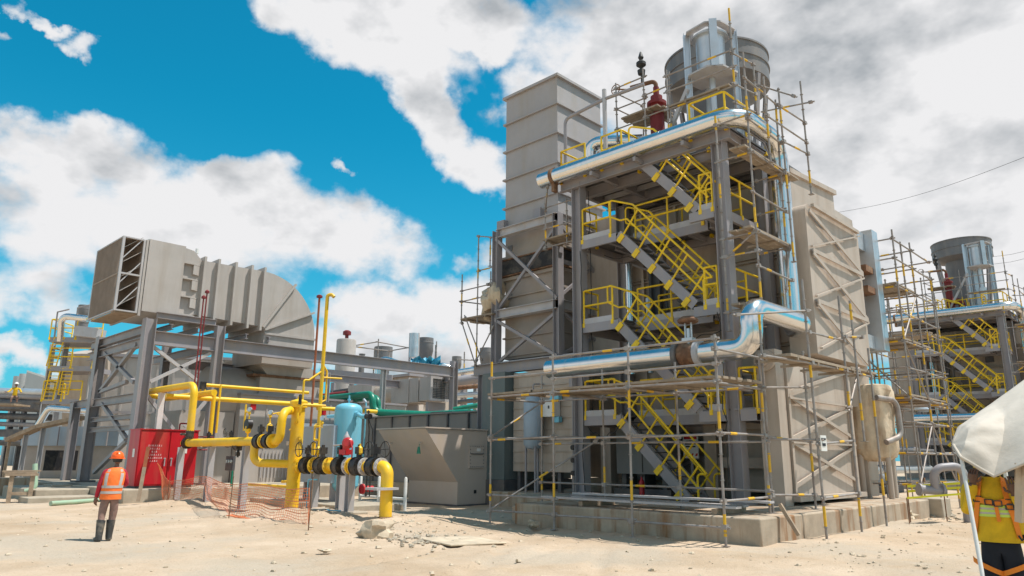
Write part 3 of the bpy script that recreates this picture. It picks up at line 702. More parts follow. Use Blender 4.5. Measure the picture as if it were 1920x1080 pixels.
# bright vertical duct behind the side duct and its beige drum
t = thing('insulated_riser', 'bright rectangular clad riser just right of the beige side duct', 'riser', (25.5, 8.3, 0))
def ptx(x, y, Y): p = A(x, y, Y=Y); return p
p0, p1 = ptx(1642, 660, 8.3), ptx(1622, 440, 8.3)
mb = MB(); mb.bar((p0.x, 8.3, p0.z), (p0.x, 8.3, p1.z), .55, .75, (0, 1, 0)); part('cladding', mb, 'alu2', t)
part('cross_duct', MB().box(p0.x-.9, 8.2, p1.z-.75, p0.x-.29, 8.8, p1.z-.1), 'alu2', t); part('cross_duct', MB().box(p0.x-.9, 8.2, p0.z+.05, p0.x-.29, 8.8, p0.z+.5), 'alu2', t)
for zz in (p1.z-1.6, p0.z+1.9): part('bracket', MB().box(p0.x-1.0, 8.0, zz, p0.x-.3, 8.5, zz+.22), 'rust', t)
mb = MB(); mb.cyl((24.6, 8.9, 3.3), (24.6, 8.9, 5.2), .75, 32); part('beige_drum', mb, 'beige', t)
for a in (.3, 2.4, 4.5): part('leg', MB().bar((24.6+.5*math.cos(a), 8.9+.5*math.sin(a), PADZ), (24.6+.5*math.cos(a), 8.9+.5*math.sin(a), 3.3), .12, .12), 'beige', t)

# ---- tan wrapped vessel on legs
c = A(1636, 800, Y=8.2); c = V(c.x, 8.2, 0)
t = thing('wrapped_vessel', 'tan cloth wrapped vessel on legs at the right end of the pad', 'vessel', (c.x, c.y, PADZ))
mb = MB(); vs = []; prof = [(0, 1.62), (.35, 1.64), (.58, 1.76), (.66, 2.0), (.66, 2.25), (.67, 2.5), (.65, 2.75), (.64, 3.0), (.67, 3.2), (.68, 3.4), (.66, 3.6), (.68, 3.8), (.62, 3.98), (.4, 4.02), (0, 4.03)]; n = 48
for (r, h) in prof:
    for j in range(n):
        a = 2*math.pi*j/n; k = (abs(math.cos(a))**3.2+abs(math.sin(a))**3.2)**(-1/3.2)*.93+.16*noise.noise(V(math.cos(a)*2, math.sin(a)*2, h*2.1))+.09*noise.noise(V(math.cos(a)*5, math.sin(a)*5, h*4))+.03*math.sin(a*9+h*1.5)
        vs.append((c.x+r*k*math.cos(a), c.y+r*k*math.sin(a), h))
mb.add(vs, [(i*n+j, i*n+(j+1) % n, (i+1)*n+(j+1) % n, (i+1)*n+j) for i in range(len(prof)-1) for j in range(n)], True)
part('wrapping', mb, 'sack', t)
mb = MB(); mb.pipe([(c.x-.75, c.y-.45, 3.55), (c.x+.1, c.y-.75, 3.5), (c.x+.12, c.y-.78, 2.4), (c.x-.6, c.y-.55, 2.2)], .085, .3); part('hose', mb, 'galv', t)
for (dx, dy) in ((-.3, -.45), (.38, -.35), (.1, .5), (-.45, .3)):
    part('leg', MB().cyl((c.x+dx, c.y+dy, PADZ), (c.x+dx, c.y+dy, 1.85), .085, 14), 'beige', t)

# ================================================================== EXHAUST STACK and its braced frame
t = thing('exhaust_stack', 'tall square grey exhaust stack with flanged courses behind the braced frame', 'stack', (20, 17.2, PADZ))
mb = MB(); mb.box(20.0, 17.2, 10.6, 22.8, 20.05, 16.6); part('upper_stack', mb, 'stack', t)
mb = MB()
for z in (11.6, 12.85, 14.1, 15.35): mb.box(19.9, 17.1, z, 22.9, 20.15, z+.07)
mb.box(19.88, 17.08, 16.55, 22.92, 20.17, 16.66); part('flange', mb, 'stack', t)
mb = MB(); mb.box(20.01, 17.21, 9.45, 22.79, 20.04, 10.6); mb.box(20.02, 17.22, 5.4, 22.78, 20.03, 8.7); part('lower_stack', mb, 'stackdirty', t)
mb = MB()
for z in (7.85, 7.0, 6.2, 5.5): mb.box(19.94, 17.14, z, 22.86, 20.1, z+.06)
mb.box(19.9, 17.1, 9.42, 22.9, 20.14, 9.55); mb.box(19.9, 17.1, 8.55, 22.9, 20.14, 8.68); part('flange', mb, 'stackdirty', t)
ej = part('expansion_joint', MB().box(19.84, 17.04, 8.78, 22.96, 20.2, 9.36), 'rubber', t)
mb = MB()
for z in (8.70, 9.37): mb.box(19.80, 17.0, z, 23, 20.24, z+.05)
part('clamp_bar', mb, 'rust', ej)
for (y, z, s) in ((19.75, 9.9, .22), (19.75, 7.9, .22), (17.4, 8.3, .2), (17.35, 6.4, .2)): part('name_plate', MB().box(19.97, y-s/2, z-s/2, 19.999, y+s/2, z+s/2), 'silencer', t)
part('lifting_lug', MB().box(19.75, 19.9, 10.75, 19.995, 20.3, 11.1), 'steel', t); part('lifting_lug', MB().box(19.75, 17.9, 10.75, 19.995, 18.3, 11.15), 'steel', t)

t = thing('braced_frame', 'open grey steel frame with cross bracing standing before the square stack', 'frame', (19.4, 17.2, PADZ))
FX = 19.45; fl, fr = 19.95, 16.75
for y in (fl, fr): part('column', MB().hbeam((FX, y, 5.2), (FX, y, 10.55), .3, .28, (0, 1, 0)), 'steel', t)
for (x, y) in ((23.4, fl), (23.4, fr)): part('column', MB().hbeam((x, y, PADZ), (x, y, 10.55), .3, .28, (0, 1, 0)), 'steel', t)
for z in (10.4, 7.1): part('beam', MB().hbeam((FX, fl, z), (FX, fr, z), .26, .34), 'steel2', t); part('beam', MB().hbeam((FX, fr, z), (23.4, fr, z), .26, .34), 'steel2', t)
for (za, zb) in ((7.3, 10.2), (5.2, 6.9)):
    part('brace', MB().bar((FX-.06, fl, zb), (FX-.06, fr, za), .11, .11), 'steel', t); part('brace', MB().bar((FX+.06, fl, za), (FX+.06, fr, zb), .11, .11), 'steel', t)
    part('brace', MB().bar((FX, fr-.03, zb), (23.4, fr-.03, za), .1, .1), 'steel', t); part('brace', MB().bar((FX, fr+.08, za), (23.4, fr+.08, zb), .1, .1), 'steel', t)
part('base_beam', MB().hbeam((FX, 21.2, 5.0), (FX, 15.9, 5.0), .3, .4), 'steel', t)
part('base_beam', MB().hbeam((FX, 16.0, 4.95), (23.4, 16.0, 4.95), .3, .36), 'steel', t)
for y in (20.6, 15.9): part('post', MB().hbeam((FX, y, PADZ), (FX, y, 4.8), .34, .34, (0, 1, 0)), 'steel', t)
part('floor_plate', MB().box(19.5, 15.9, 5.21, 23.6, 21, 5.26), 'steel2', t)
# ================================================================== LOWER CLAD PIPE with rusty flange gap
t = thing('insulated_pipe', 'shiny aluminium clad pipe with an uncovered rusty valve above the front scaffold deck', 'pipe', (16.4, 7.9, 4.3))
part('cladding', MB().cyl((16.4, 14.5, 4.28), (16.4, 10.05, 4.28), .275, 28), 'alu', t)
part('cladding', MB().tube(fillet([V(16.4, 9.35, 4.28), V(16.4, 7.98, 4.28), V(16.4, 7.98, 5.28), V(19.35, 7.98, 5.28), V(20.15, 8.55, 5.28), V(20.15, 8.55, 5.74)], .42, 5), .275, 28), 'alu', t)
part('flange', MB().cyl((16.4, 10.06, 4.28), (16.4, 9.94, 4.28), .375, 26), 'dsteel', t); part('flange', MB().cyl((16.4, 9.47, 4.28), (16.4, 9.34, 4.28), .33, 26), 'steel2', t)
mb = MB(); vs = []; n = 28; ks = 9
for q in range(ks+1):
    for k in range(n):
        a = 2*math.pi*k/n; y = 9.935-.46*q/ks; r_ = .285+.035*noise.noise(V(math.cos(a)*3, math.sin(a)*3, y*9))+(.03 if q in (1, 2, 7, 8) else 0); vs.append((16.4+r_*math.cos(a), y, 4.28+r_*math.sin(a)))
mb.add(vs, [(q*n+k, q*n+(k+1) % n, (q+1)*n+(k+1) % n, (q+1)*n+k) for q in range(ks) for k in range(n)], True); part('valve_body', mb, 'rust', t)
mb = MB(); mb.cyl((16.4, 9.7, 4.5), (16.4, 9.7, 4.95), .05, 10); mb.box(16.3, 9.55, 4.62, 16.5, 9.85, 4.7)
for s in (-.09, .09): mb.cyl((16.4, 9.7+s, 4.65), (16.4, 9.7+s, 5.1), .025, 8)
part('valve_stem', mb, 'alu2', t)
mb = MB(); mb.lathe([(0, 0), (.24, 0), (.27, .03), (.27, .08), (.24, .11), (.16, .16), (0, .18)], (16.4, 9.7, 5.1), 24); part('actuator', mb, 'rust', t)
for y in (13.7, 12.8, 11.9, 11.0, 8.8): part('seam_band', MB().flange((16.4, y, 4.28), (0, 1, 0), .279, .03, 28), 'alu', t)
for y in (8.9, 13.6): part('support', MB().box(16.3, y-.06, 3.6, 16.5, y+.06, 3.98), 'steel', t)
part('support_beam', MB().hbeam((16.4, 8.9, 3.5), (16.4, 8.9, 3.58), .2, .2), 'steel', t)
for y in (8.9, 13.6): part('bracket', MB().hbeam((16.3, y, 3.48), (18.0, y, 3.48), .14, .18), 'steel', t)
unit_pipe = t

# ================================================================== SCAFFOLDS
def scaffold(name_label, loc, poles, ledgers, decks, group='tube scaffolds', rr=None, r=.027):
    rr = rr or random.Random(len(poles)*7+len(ledgers)); t = thing('scaffold', name_label, 'scaffold', loc, group)
    for (x, y, z0, z1) in poles:
        mb = MB(); tilt = (rr.uniform(-.012, .012)*(z1-z0), rr.uniform(-.012, .012)*(z1-z0)); z = z0; k = rr.uniform(.15, .9)
        P = lambda z: V(x+tilt[0]*(z-z0)/(z1-z0)*.6, y+tilt[1]*(z-z0)/(z1-z0)*.6, z)
        mb.tube([P(z0), P(z1)], r, 10)
        z = z0+k; mb.m = 1
        while z < z1-.3:
            mb.tube([P(z), P(z+.42)], r+.004, 10, False); z += rr.choice([2.0, 2.5, 3.2])
        mb.m = 0
        z = z0+.25
        while z < z1: mb.flange(P(z), (0, 0, 1), r+.022, .012, 10); z += .5
        mb.box(x-.07, y-.07, z0, x+.07, y+.07, z0+.012)
        part('standard', mb, ['galv', 'band'], t)
    for (a, b) in ledgers:
        a, b = V(*a), V(*b); d = b-a; mb = MB(); jit = V(0, 0, rr.uniform(-.02, .02))
        mb.tube([a-d.normalized()*.12, b+d.normalized()*.12+jit], r*.93, 8)
        for q in (0, 1):
            mb.m = 0; w_ = rr.uniform(.075, .11); mb.bar(a.lerp(b, q)-d.normalized()*rr.uniform(.04, .065), a.lerp(b, q)+d.normalized()*rr.uniform(.04, .065), w_, w_*rr.uniform(.8, 1))
        if rr.random() < .5:
            mb.m = 1; q = rr.uniform(.05, .8); mb.tube([a.lerp(b, q), a.lerp(b, q)+d.normalized()*.28], r*.93+.005, 8, False)
        part('ledger', mb, ['galv', 'band'], t)
    for (x0, x1, y0, y1, z, along) in decks:
        mb = MB(); w = .23
        if along == 'y':
            x = x0
            while x+w <= x1+.02: mb.box(x+.008, y0+rr.uniform(-.1, .1), z+rr.uniform(-.004, .004), x+w-.008, y1+rr.uniform(-.1, .1), z+.05+rr.uniform(0, .006)); x += w
            for q in np.arange(y0+.4, y1, 1.1): mb.box(x0, q-.03, z-.06, x1, q+.03, z-.008)
        else:
            y = y0
            while y+w <= y1+.02: mb.box(x0+rr.uniform(-.1, .1), y+.008, z+rr.uniform(-.004, .004), x1+rr.uniform(-.1, .1), y+w-.008, z+.05+rr.uniform(0, .006)); y += w
            for q in np.arange(x0+.4, x1, 1.1): mb.box(q-.03, y0, z-.06, q+.03, y1, z-.008)
        part('plank_deck', mb, 'plank', t)
    return t
# --- A: long front scaffold beside the pad
ya = [14.1, 11.9, 9.65, 7.45]; XA, XB = 13.6, 15.6
P = [(XA, y, 0, 4.2) for y in ya]+[(XB, y, PADZ if y < 13.7 else 0, 4.0) for y in ya]
Lg = []
for z in (.33, 2.12): Lg += [((XA, a, z), (XA, b, z+.03)) for a, b in zip(ya[:-1], ya[1:])]
Lg += [((XA, ya[0], .72), (XA, ya[1], .70))]
for z in (1.0, 2.05): Lg += [((XB, a, z), (XB, b, z)) for a, b in zip(ya[:-1], ya[1:])]
for z in (3.24,): Lg += [((XA, a, z), (XA, b, z)) for a, b in zip(ya[:-1], ya[1:])]+[((XB, a, z), (XB, b, z)) for a, b in zip(ya[:-1], ya[1:])]
for z in (3.58, 4.12): Lg += [((XA, a, z), (XA, b, z)) for a, b in zip(ya[1:-1], ya[2:])]
Lg += [((XA, ya[0], 3.75), (XA, ya[1], 3.75))]
for y in ya: Lg += [((XA, y, 2.18), (XB, y, 2.18)), ((XA, y, 3.20), (XB, y, 3.20))]
Lg += [((XA, 7.45, 3.9), (XB, 7.45, 3.9)), ((XA, 7.45, .85), (XB, 7.45, .87))]
Lg += [((XA, 14.1, .35), (XB, 12.2, 2.1)), ((XA, 14.1, 2.2), (XB, 14.1, 3.2))]
scaffold('long low scaffold with one plank deck standing along the front edge of the concrete pad', (XA, 7.45, 0), P, Lg, [(13.62, 15.6, 7.4, 12.6, 3.3, 'y'), (13.62, 14.7, 12.6, 14.2, 3.3, 'y')])
# --- B: scaffold around the beige side duct
P = [(16.4, 6.6, 0, 5.75), (18.47, 6.6, 0, 5.7), (18.8, 6.45, 2.1, 5.6), (15.84, 7.5, PADZ, 5.0), (17.9, 7.4, PADZ, 4.3), (20.5, 6.7, 0, 4.6)]
Lg = [((15.84, 7.5, 2.1), (16.4, 6.6, 2.1)), ((16.4, 6.6, 2.0), (18.47, 6.6, 2.12)), ((16.4, 6.6, .85), (18.47, 6.6, .9)), ((15.84, 7.5, 2.15), (17.9, 7.4, 2.1)), ((15.84, 7.5, .9), (17.9, 7.4, .85)),
      ((14.2, 6.7, 3.75), (16.4, 6.6, 3.8)), ((16.4, 6.6, 4.5), (18.47, 6.6, 4.55)), ((16.4, 6.6, 3.78), (18.47, 6.6, 3.82)), ((18.47, 6.6, 3.8), (20.5, 6.7, 3.84)), ((17.9, 7.4, 3.4), (16.0, 8.0, 3.3)),
      ((18.2, 6.45, 4.6), (19.2, 6.4, 4.7)), ((18.47, 6.6, 2.9), (19.6, 6.7, 3.9)), ((16.4, 6.6, 5.0), (14.6, 7.4, 4.75))]
scaffold('scaffold with one plank deck hugging the ribbed beige side duct', (16.4, 6.6, 0), P, Lg, [(15.2, 19.2, 6.55, 7.45, 3.84, 'x'), (19.25, 21.2, 6.75, 7.4, 3.95, 'x')])
# --- C: hanging scaffold round the near corner of the stair tower
P = [(17.2, 8.98, 4.9, 11.0), (17.2, 8.05, 4.9, 12.6), (19.3, 8.2, 5.6, 12.0), (19.3, 8.0, 7.0, 12.3), (20.6, 7.85, 9.3, 13.0), (18.2, 7.95, 9.6, 12.2)]
Lg = []
for z in (5.45, 6.5, 7.45, 8.5, 9.68, 10.6, 11.8): Lg += [((17.2, 8.05, z), (19.3, 8.1, z))]
for z in (5.4, 6.9, 7.4, 9.62, 10.7): Lg += [((17.2, 8.98, z), (17.2, 8.05, z))]
for z in (7.42, 9.64, 8.6): Lg += [((19.3, 8.2, z), (19.3, 8.9, z))]
Lg += [((19.3, 8.0, 11.7), (20.6, 7.85, 11.6)), ((19.3, 8.0, 10.6), (20.6, 7.85, 10.6)), ((18.2, 7.95, 11.0), (20.6, 7.85, 10.95)), ((19.3, 7.6, 11.9), (19.3, 8.6, 12.6)), ((20.0, 7.4, 11.9), (20.0, 8.8, 12.1)),
       ((17.2, 8.9, 6.9), (17.2, 8.1, 7.4)), ((18.9, 8.1, 6.2), (19.3, 8.1, 7.4))]
scafC = scaffold('scaffold with three plank decks hanging on the near corner column of the stair tower', (17.2, 8.05, 4.9), P, Lg, [(17.0, 20.2, 8.05, 8.6, 9.72, 'x'), (17.0, 19.4, 8.05, 8.95, 7.48, 'x'), (17.0, 19.3, 8.05, 8.95, 5.5, 'x')])
# --- D: scaffold on the roof round the safety valve and silencer
P = [(19, 13.62, 11.05, 14.5), (19, 12.45, 11.05, 14.6), (19, 11.5, 11.05, 14.1), (20.4, 13.5, 11.05, 14.2), (18.0, 8.75, 11.4, 14.6), (19.0, 8.6, 11.4, 13.2), (17.95, 10.95, 11.05, 13.5)]
Lg = [((19, 13.62, z), (19, 12.45, z)) for z in (11.9, 12.75, 13.5, 14.3)]+[((19, 12.45, z), (19, 11.5, z)) for z in (12.8, 13.6)]+[((19, 13.62, z), (20.4, 13.5, z)) for z in (12.7, 13.5, 14.1)]
Lg += [((17.95, 10.95, z), (18.0, 8.75, z)) for z in (12.15, 12.75, 13.3)]+[((18.0, 8.75, z), (19.0, 8.6, z)) for z in (11.6, 12.2, 13.2)]
scafD = scaffold('scaffold on the roof of the nearest stair tower around the red safety valve', (19, 8.6, 11.05), P, Lg, [(19.05, 20.4, 12.0, 13.5, 13.1, 'y'), (17.9, 18.2, 8.8, 10.95, 12.2, 'y')])
# --- E: scaffold left of the braced frame
P = [(19.3, 21.85, 7.0, 9.05), (19.3, 20.9, 5.2, 10.55), (19.9, 20.75, 6.5, 9.1), (19.3, 20.2, 9.1, 10.35), (20.8, 21.5, 5.2, 8.6)]
Lg = [((19.3, 21.85, z), (19.3, 20.3, z+.02)) for z in (7.9, 8.35)]+[((19.3, 21.85, 7.9), (20.8, 21.5, 7.9)), ((19.3, 20.9, 10.5), (19.3, 20.2, 10.3)), ((19.9, 20.75, 8.6), (20, 20.1, 8.5)), ((19.3, 21.8, 7.0), (19.3, 20.95, 5.2)),
       ((19.3, 20.9, 5.4), (19.3, 20.0, 6.6)), ((19.35, 20.9, 9.05), (19.6, 20.1, 9.15)), ((19.3, 21.6, 7.2), (19.3, 20.6, 5.4))]
scaffold('small cantilevered scaffold left of the braced frame of the square stack', (19.3, 20.9, 5.2), P, Lg, [(19.2, 20.6, 19.95, 21.9, 7.12, 'y')])
mb = MB(); rock(mb, (19.75, 20.35, 7.85), .55, 1.3, 77, 2); solo('wrapped_bundle', mb, 'sack', 'tan cloth bundle lying on the small scaffold left of the braced frame', 'bundle')
# --- F: small ledge between stack and tower
P = [(18.6, 16.6, 8.9, 10.9), (18.6, 15.6, 8.9, 10.6)]
Lg = [((18.6, 16.6, z), (18.6, 14.95, z)) for z in (9.7, 10.5)]+[((18.6, 16.6, 9.0), (18.6, 14.95, 9.0)), ((18.6, 16.6, 10.4), (17.6, 15.6, 10.75))]
scaffold('short scaffold ledge between the square stack and the stair tower', (18.6, 15.6, 8.9), P, Lg, [(18.5, 19.6, 15.0, 16.7, 9.25, 'y')])
# ---- boards lying on the pad
for k, (ax, ay, bx, by, z) in enumerate(((14.35, 12.9, 14.5, 7.6, .70), (14.75, 12.2, 15.2, 7.2, .80), (15.2, 12.6, 15.4, 7.9, .68))):
    mb = MB(); mb.bar((ax, ay, z), (bx, by, z-.02), .26, .045); 
    lb = ('grey scaffold board lying along the front edge of the pad, nearest the edge', 'grey scaffold board lying slanted on the pad, topmost of the three', 'grey scaffold board lying on the pad, farthest from the edge')[k]
    solo('board', mb, 'steel2', lb, 'board', 'boards lying on the pad')
mb = MB(); mb.box(14.3, 8.0, .525, 15.6, 8.12, .64); solo('timber_bearer', mb, 'wood', 'timber bearer under the right ends of the grey boards on the pad', 'bearer')
mb = MB(); mb.box(14.3, 11.6, .525, 15.6, 11.72, .64); solo('timber_bearer', mb, 'wood', 'timber bearer under the left ends of the grey boards on the pad', 'bearer')
p0, p1 = A(1498, 1004, Y=6.6), A(1462, 945, Y=6.93); mb = MB(); mb.bar(p0, p1, .09, .07); solo('plank', mb, 'wood', 'single plank leaning on the right face of the pad near its corner', 'plank')
mb = MB(); p = A(1000, 975, Z=.05)
for k in range(5): mb.bar((p.x+.15*k, p.y-.3-.1*k, .05+.015*k), (p.x+.15*k+.1, p.y-1.1-.1*k, .05+.01*k), .12, .04)
solo('timber_pile', mb, 'wood', 'short loose boards lying on the ground in the shade before the pad', 'boards')

# ================================================================== lower left of the tower: enclosure wall, beige panel, tank
t = thing('equipment_enclosure', 'dark green grey equipment enclosure behind the left end of the front scaffold', 'enclosure', (18.2, 18.5, 0))
part('wall', MB().box(18.8, 18.8, .9, 22.5, 20.0, 4.75), 'dgreen', t); part('plinth', MB().box(18.75, 18.75, .53, 22.5, 19.25, .89).box(18.76, 19.26, 0, 22.5, 20.05, .889), 'dsteel', t)
t = thing('insulated_wall', 'beige ribbed insulated wall left of the stair tower columns', 'wall', (18.9, 15.0, PADZ))
part('panel', MB().box(19.2, 15.5, 1.2, 19.5, 18.74, 4.7), 'beige', t)
mb = MB()
for z in np.arange(1.5, 4.6, .38): mb.box(19.16, 15.52, z, 19.199, 18.72, z+.03)
part('rib', mb, 'beige', t)
for y in (15.7, 16.6, 17.6, 18.5): part('leg', MB().box(19.25, y-.07, PADZ, 19.4, y+.07, 1.199), 'dsteel', t)
t = thing('air_receiver', 'grey upright air tank standing before the beige ribbed panel', 'tank', (18.75, 17.35, PADZ))
mb = MB(); mb.lathe([(0, 1.95), (.22, 1.98), (.33, 2.12), (.33, 3.6), (.22, 3.74), (0, 3.78)], (18.75, 17.35, 0), 28); part('vessel', mb, 'bluep', t)
for a in (0, 2.1, 4.2): part('leg', MB().bar((18.75+.25*math.cos(a), 17.35+.25*math.sin(a), PADZ), (18.75+.25*math.cos(a), 17.35+.25*math.sin(a), 2.1), .06, .06), 'steel', t)
part('inlet_pipe', MB().pipe([(18.75, 17.35, 3.78), (18.75, 17.35, 4.2), (19.15, 17.2, 4.2)], .03, .1), 'steel', t)
t = thing('junction_box', 'white junction box with pale blue fittings on the beige ribbed panel', 'junction box', (18.95, 15.55, 2.9))
mb = MB(); mb.box(18.85, 16.45, 3.05, 19.15, 17.0, 3.62); part('box', bm := mb, 'white', t); part('lock', MB().box(18.835, 16.68, 3.32, 18.849, 16.74, 3.42), 'black', t)
mb = MB(); mb.box(18.95, 16.35, 3.63, 19.13, 16.75, 3.82); mb.box(18.95, 16.35, 2.85, 19.13, 16.65, 3.04); part('fitting', mb, 'blue', t)
t = thing('pipe_post', 'dark vertical pipe bundle beside the left column of the stair tower', 'pipes', (18.5, 15.1, PADZ))
for k, (y, m, r) in enumerate(((15.25, 'dsteel', .07), (15.05, 'bluep', .05), (14.93, 'dsteel', .05), (15.42, 'steel', .04))): part('pipe', MB().cyl((18.6, y, PADZ), (18.6, y, 5.0), r, 12), m, t)
mb = MB()
for z in (1.2, 1.6, 2.0): mb.lathe([(0, 0), (.08, 0), (.08, .12), (0, .12)], (18.5, 15.3, z), 12, (-1, 0, 0))
part('gauge', mb, 'black', t)
t = thing('lower_cabinet', 'dark grey machine cabinet under the stair tower behind the lowest stair', 'cabinet', (19.3, 12.9, PADZ))
part('body', MB().box(19.4, 12.4, 1.2, 20.2, 14.3, 2.65), 'enclos', t); part('skid', MB().box(19.35, 12.3, .53, 20.25, 14.4, .75), 'dsteel', t)
for y in (12.6, 13.4, 14.1): part('leg', MB().box(19.5, y-.08, .75, 20.1, y+.08, 1.2), 'dsteel', t)
part('door_gap', MB().box(19.385, 13.3, 1.25, 19.399, 13.33, 2.6), 'black', t)
t = thing('warning_sign', 'white warning sign with dark lines of text behind the lowest stair', 'sign', (19.9, 11.0, 1.9))
sp = A(1295, 838, X=19.95)
part('board', MB().box(19.95, sp.y-.26, sp.z-.34, 19.97, sp.y+.26, sp.z+.34), 'white', t)
mb = MB()
for k, (w, z) in enumerate(((.32, .17), (.38, .09), (.34, .01))): mb.box(19.942, sp.y-w/2, sp.z+z-.02, 19.949, sp.y+w/2, sp.z+z+.02)
part('text_line', mb, 'black', t)
mb = MB(); mb.box(19.942, sp.y-.22, sp.z+.23, 19.949, sp.y+.22, sp.z+.31); part('header', mb, 'redp', t)
mb = MB()
for k in range(3):
    y = sp.y+.14-.14*k; mb.poly3([(19.949, y, sp.z-.27), (19.949, y-.06, sp.z-.27), (19.949, y-.10, sp.z-.19), (19.949, y-.04, sp.z-.19)], .007, (-1, 0, 0))
part('stripe', mb, 'redp', t)
part('post', MB().box(19.975, sp.y-.04, PADZ, 20.03, sp.y+.04, sp.z+.3), 'steel', t)
t = thing('fire_extinguisher', 'red fire extinguisher standing on the pad by the lowest stair', 'extinguisher', A(1204, 925, X=18.9))
c = A(1204, 925, X=18.9); mb = MB(); mb.lathe([(0, .0), (.08, .0), (.08, .42), (.03, .5), (.03, .56), (0, .56)], (c.x, c.y, PADZ+.05), 16); part('cylinder', mb, 'redp', t); part('valve', MB().box(c.x-.03, c.y-.05, PADZ+.61, c.x+.03, c.y+.05, PADZ+.66), 'black', t)
sp = A(1543, 831, Y=6.55); t = thing('tag_sign', 'small white tag hanging on the scaffold ledger before the ribbed panel', 'sign', sp)
part('plate', MB().box(sp.x-.16, 6.53, sp.z-.17, sp.x+.16, 6.545, sp.z+.17), 'white', t)
mb = MB(); mb.box(sp.x-.11, 6.52, sp.z+.07, sp.x+.11, 6.529, sp.z+.11); mb.box(sp.x-.08, 6.52, sp.z-.06, sp.x+.08, 6.529, sp.z+.0); part('text_line', mb, 'navy', t)

# ================================================================== HOPPER before the grey container wall
t = thing('hopper', 'big flared brown grey steel hopper standing on sand left of the scaffold', 'hopper', (17.4, 19.7, 0))
prof = [(17.4, .06), (19.0, .06), (19.0, 2.62), (15.9, 2.62), (17.4, .82)]
hm = mat('hopper_steel', (.52, .435, .375), .55, 0, .10, .8, (.55, .42, .29), .45, .8, True, .06, 8); M['hopper'] = hm
mb = MB(); mb.prism(prof, 'y', 19.7, 22.45); part('shell', mb, 'hopper', t)
mb = MB(); mb.box(15.84, 19.64, 2.63, 19.06, 22.51, 2.68); part('rim', mb, 'hopper', t)
mb = MB(); mb.box(17.3, 19.6, 0, 19.1, 22.55, .055); part('base_plate', mb, 'dsteel', t)
mb = MB(); mb.box(17.9, 19.655, 1.3, 18.62, 19.695, 2.1)
part('hatch', mb, 'hopper', t)
mb = MB()
for k in range(7):
    x = 17.95+.103*k
    for z in (1.34, 2.06): mb.cyl((x, 19.64, z), (x, 19.655, z), .016, 8)
for k in range(1, 6):
    for x in (17.94, 18.58): mb.cyl((x, 19.64, 1.34+.12*k), (x, 19.655, 1.34+.12*k), .016, 8)
mb.box(17.97, 19.62, 1.78, 18.55, 19.654, 1.81); part('hatch_bolt', mb, 'dsteel', t)
part('name_plate', MB().box(18.25, 19.645, 1.88, 18.43, 19.654, 1.99), 'white', t)
part('drain_hole', MB().box(18.18, 19.69, .42, 18.3, 19.699, .54), 'black', t)
for y in (20.4, 22.1):
    mb = MB(); p = V(16.3, y, 2.2); mb.pipe([p+V(.0, -.06, .0), p+V(-.06, -.06, -.06), p+V(-.06, .06, -.06), p+V(0, .06, 0)], .018, .03, 8); part('lifting_eye', mb, 'hopper', t)
mb = MB(); p = V(16.2, 20.4, 2.02); mb.pipe([p+V(0, 0, .1), p], .012, n=6); mb.poly3([p+V(0, -.1, -.24), p+V(0, .1, -.24), p+V(0, .04, 0), p+V(0, -.04, 0)], .03, (-1, 0, 0)); part('tag', mb, 'green', t)

# ---- long grey container wall and green enclosure roof line
t = thing('container_wall', 'long dark grey panelled enclosure behind the brown hopper', 'enclosure', (20.2, 18.6, 0))
part('wall', MB().box(20.2, 20.1, .6, 23.0, 30.0, 3.45), 'enclos', t); part('plinth', MB().box(20.15, 19.5, 0, 23.0, 30.1, .59), 'conc2', t)
mb = MB()
for y in np.arange(19.65, 30, 1.3): mb.box(20.12, y-.04, .6, 20.199, y+.04, 3.5)
part('panel_joint', mb, 'dsteel', t)
mb = MB(); mb.box(20.1, 20.06, 3.46, 23.05, 30.05, 3.52); part('roof', mb, 'enclos', t)
mb = MB(); rr = random.Random(4)
for k in range(9): x, y = rr.uniform(20.6, 22.6), rr.uniform(20, 28); mb.box(x, y, 3.525, x+.5, y+.9, 3.53+rr.uniform(.05, .22))
part('roof_equipment', mb, 'dsteel', t)
# ================================================================== LEFT TURBINE UNIT: filter house, intake duct, steel frame
YB, YF = 31.0, 31.38
def XZ(x, y, Y=YF): p = A(x, y, Y=Y); return p.x, p.z
xa, zb = XZ(213, 581); _, zt = XZ(230, 441)
xb, _ = XZ(266, 520); xc0, _ = XZ(272, 520); xc1, zc1 = XZ(349, 457); _, zcb = XZ(345, 594)
yh = A(178, 500, X=xa).y                                       # far side of the hood
t = thing('filter_house', 'big beige air intake filter house with brown mesh hood and curved ribbed duct', 'air intake', (xa, YF, zb))
hood = part('hood_frame', MB().box(xa, YF, zt-.05, xb, YF+.09, zt).box(xa, YF, zb, xb, YF+.09, zb+.06).box(xa, YF, zb+.06, xa+.09, YF+.09, zt-.05).box(xb-.09, YF, zb+.06, xb, YF+.09, zt-.05)
            .box(xa+.09, YF, zb+(zt-zb)*.49, xb-.09, YF+.08, zb+(zt-zb)*.49+.07).box(xa, yh-.09, zb, xa+.09, yh, zt).box(xa, YF+.09, zt-.05, xa+.09, yh-.09, zt).box(xa, YF+.09, zb, xa+.09, yh-.09, zb+.06), 'steel2', t)
mb = MB()
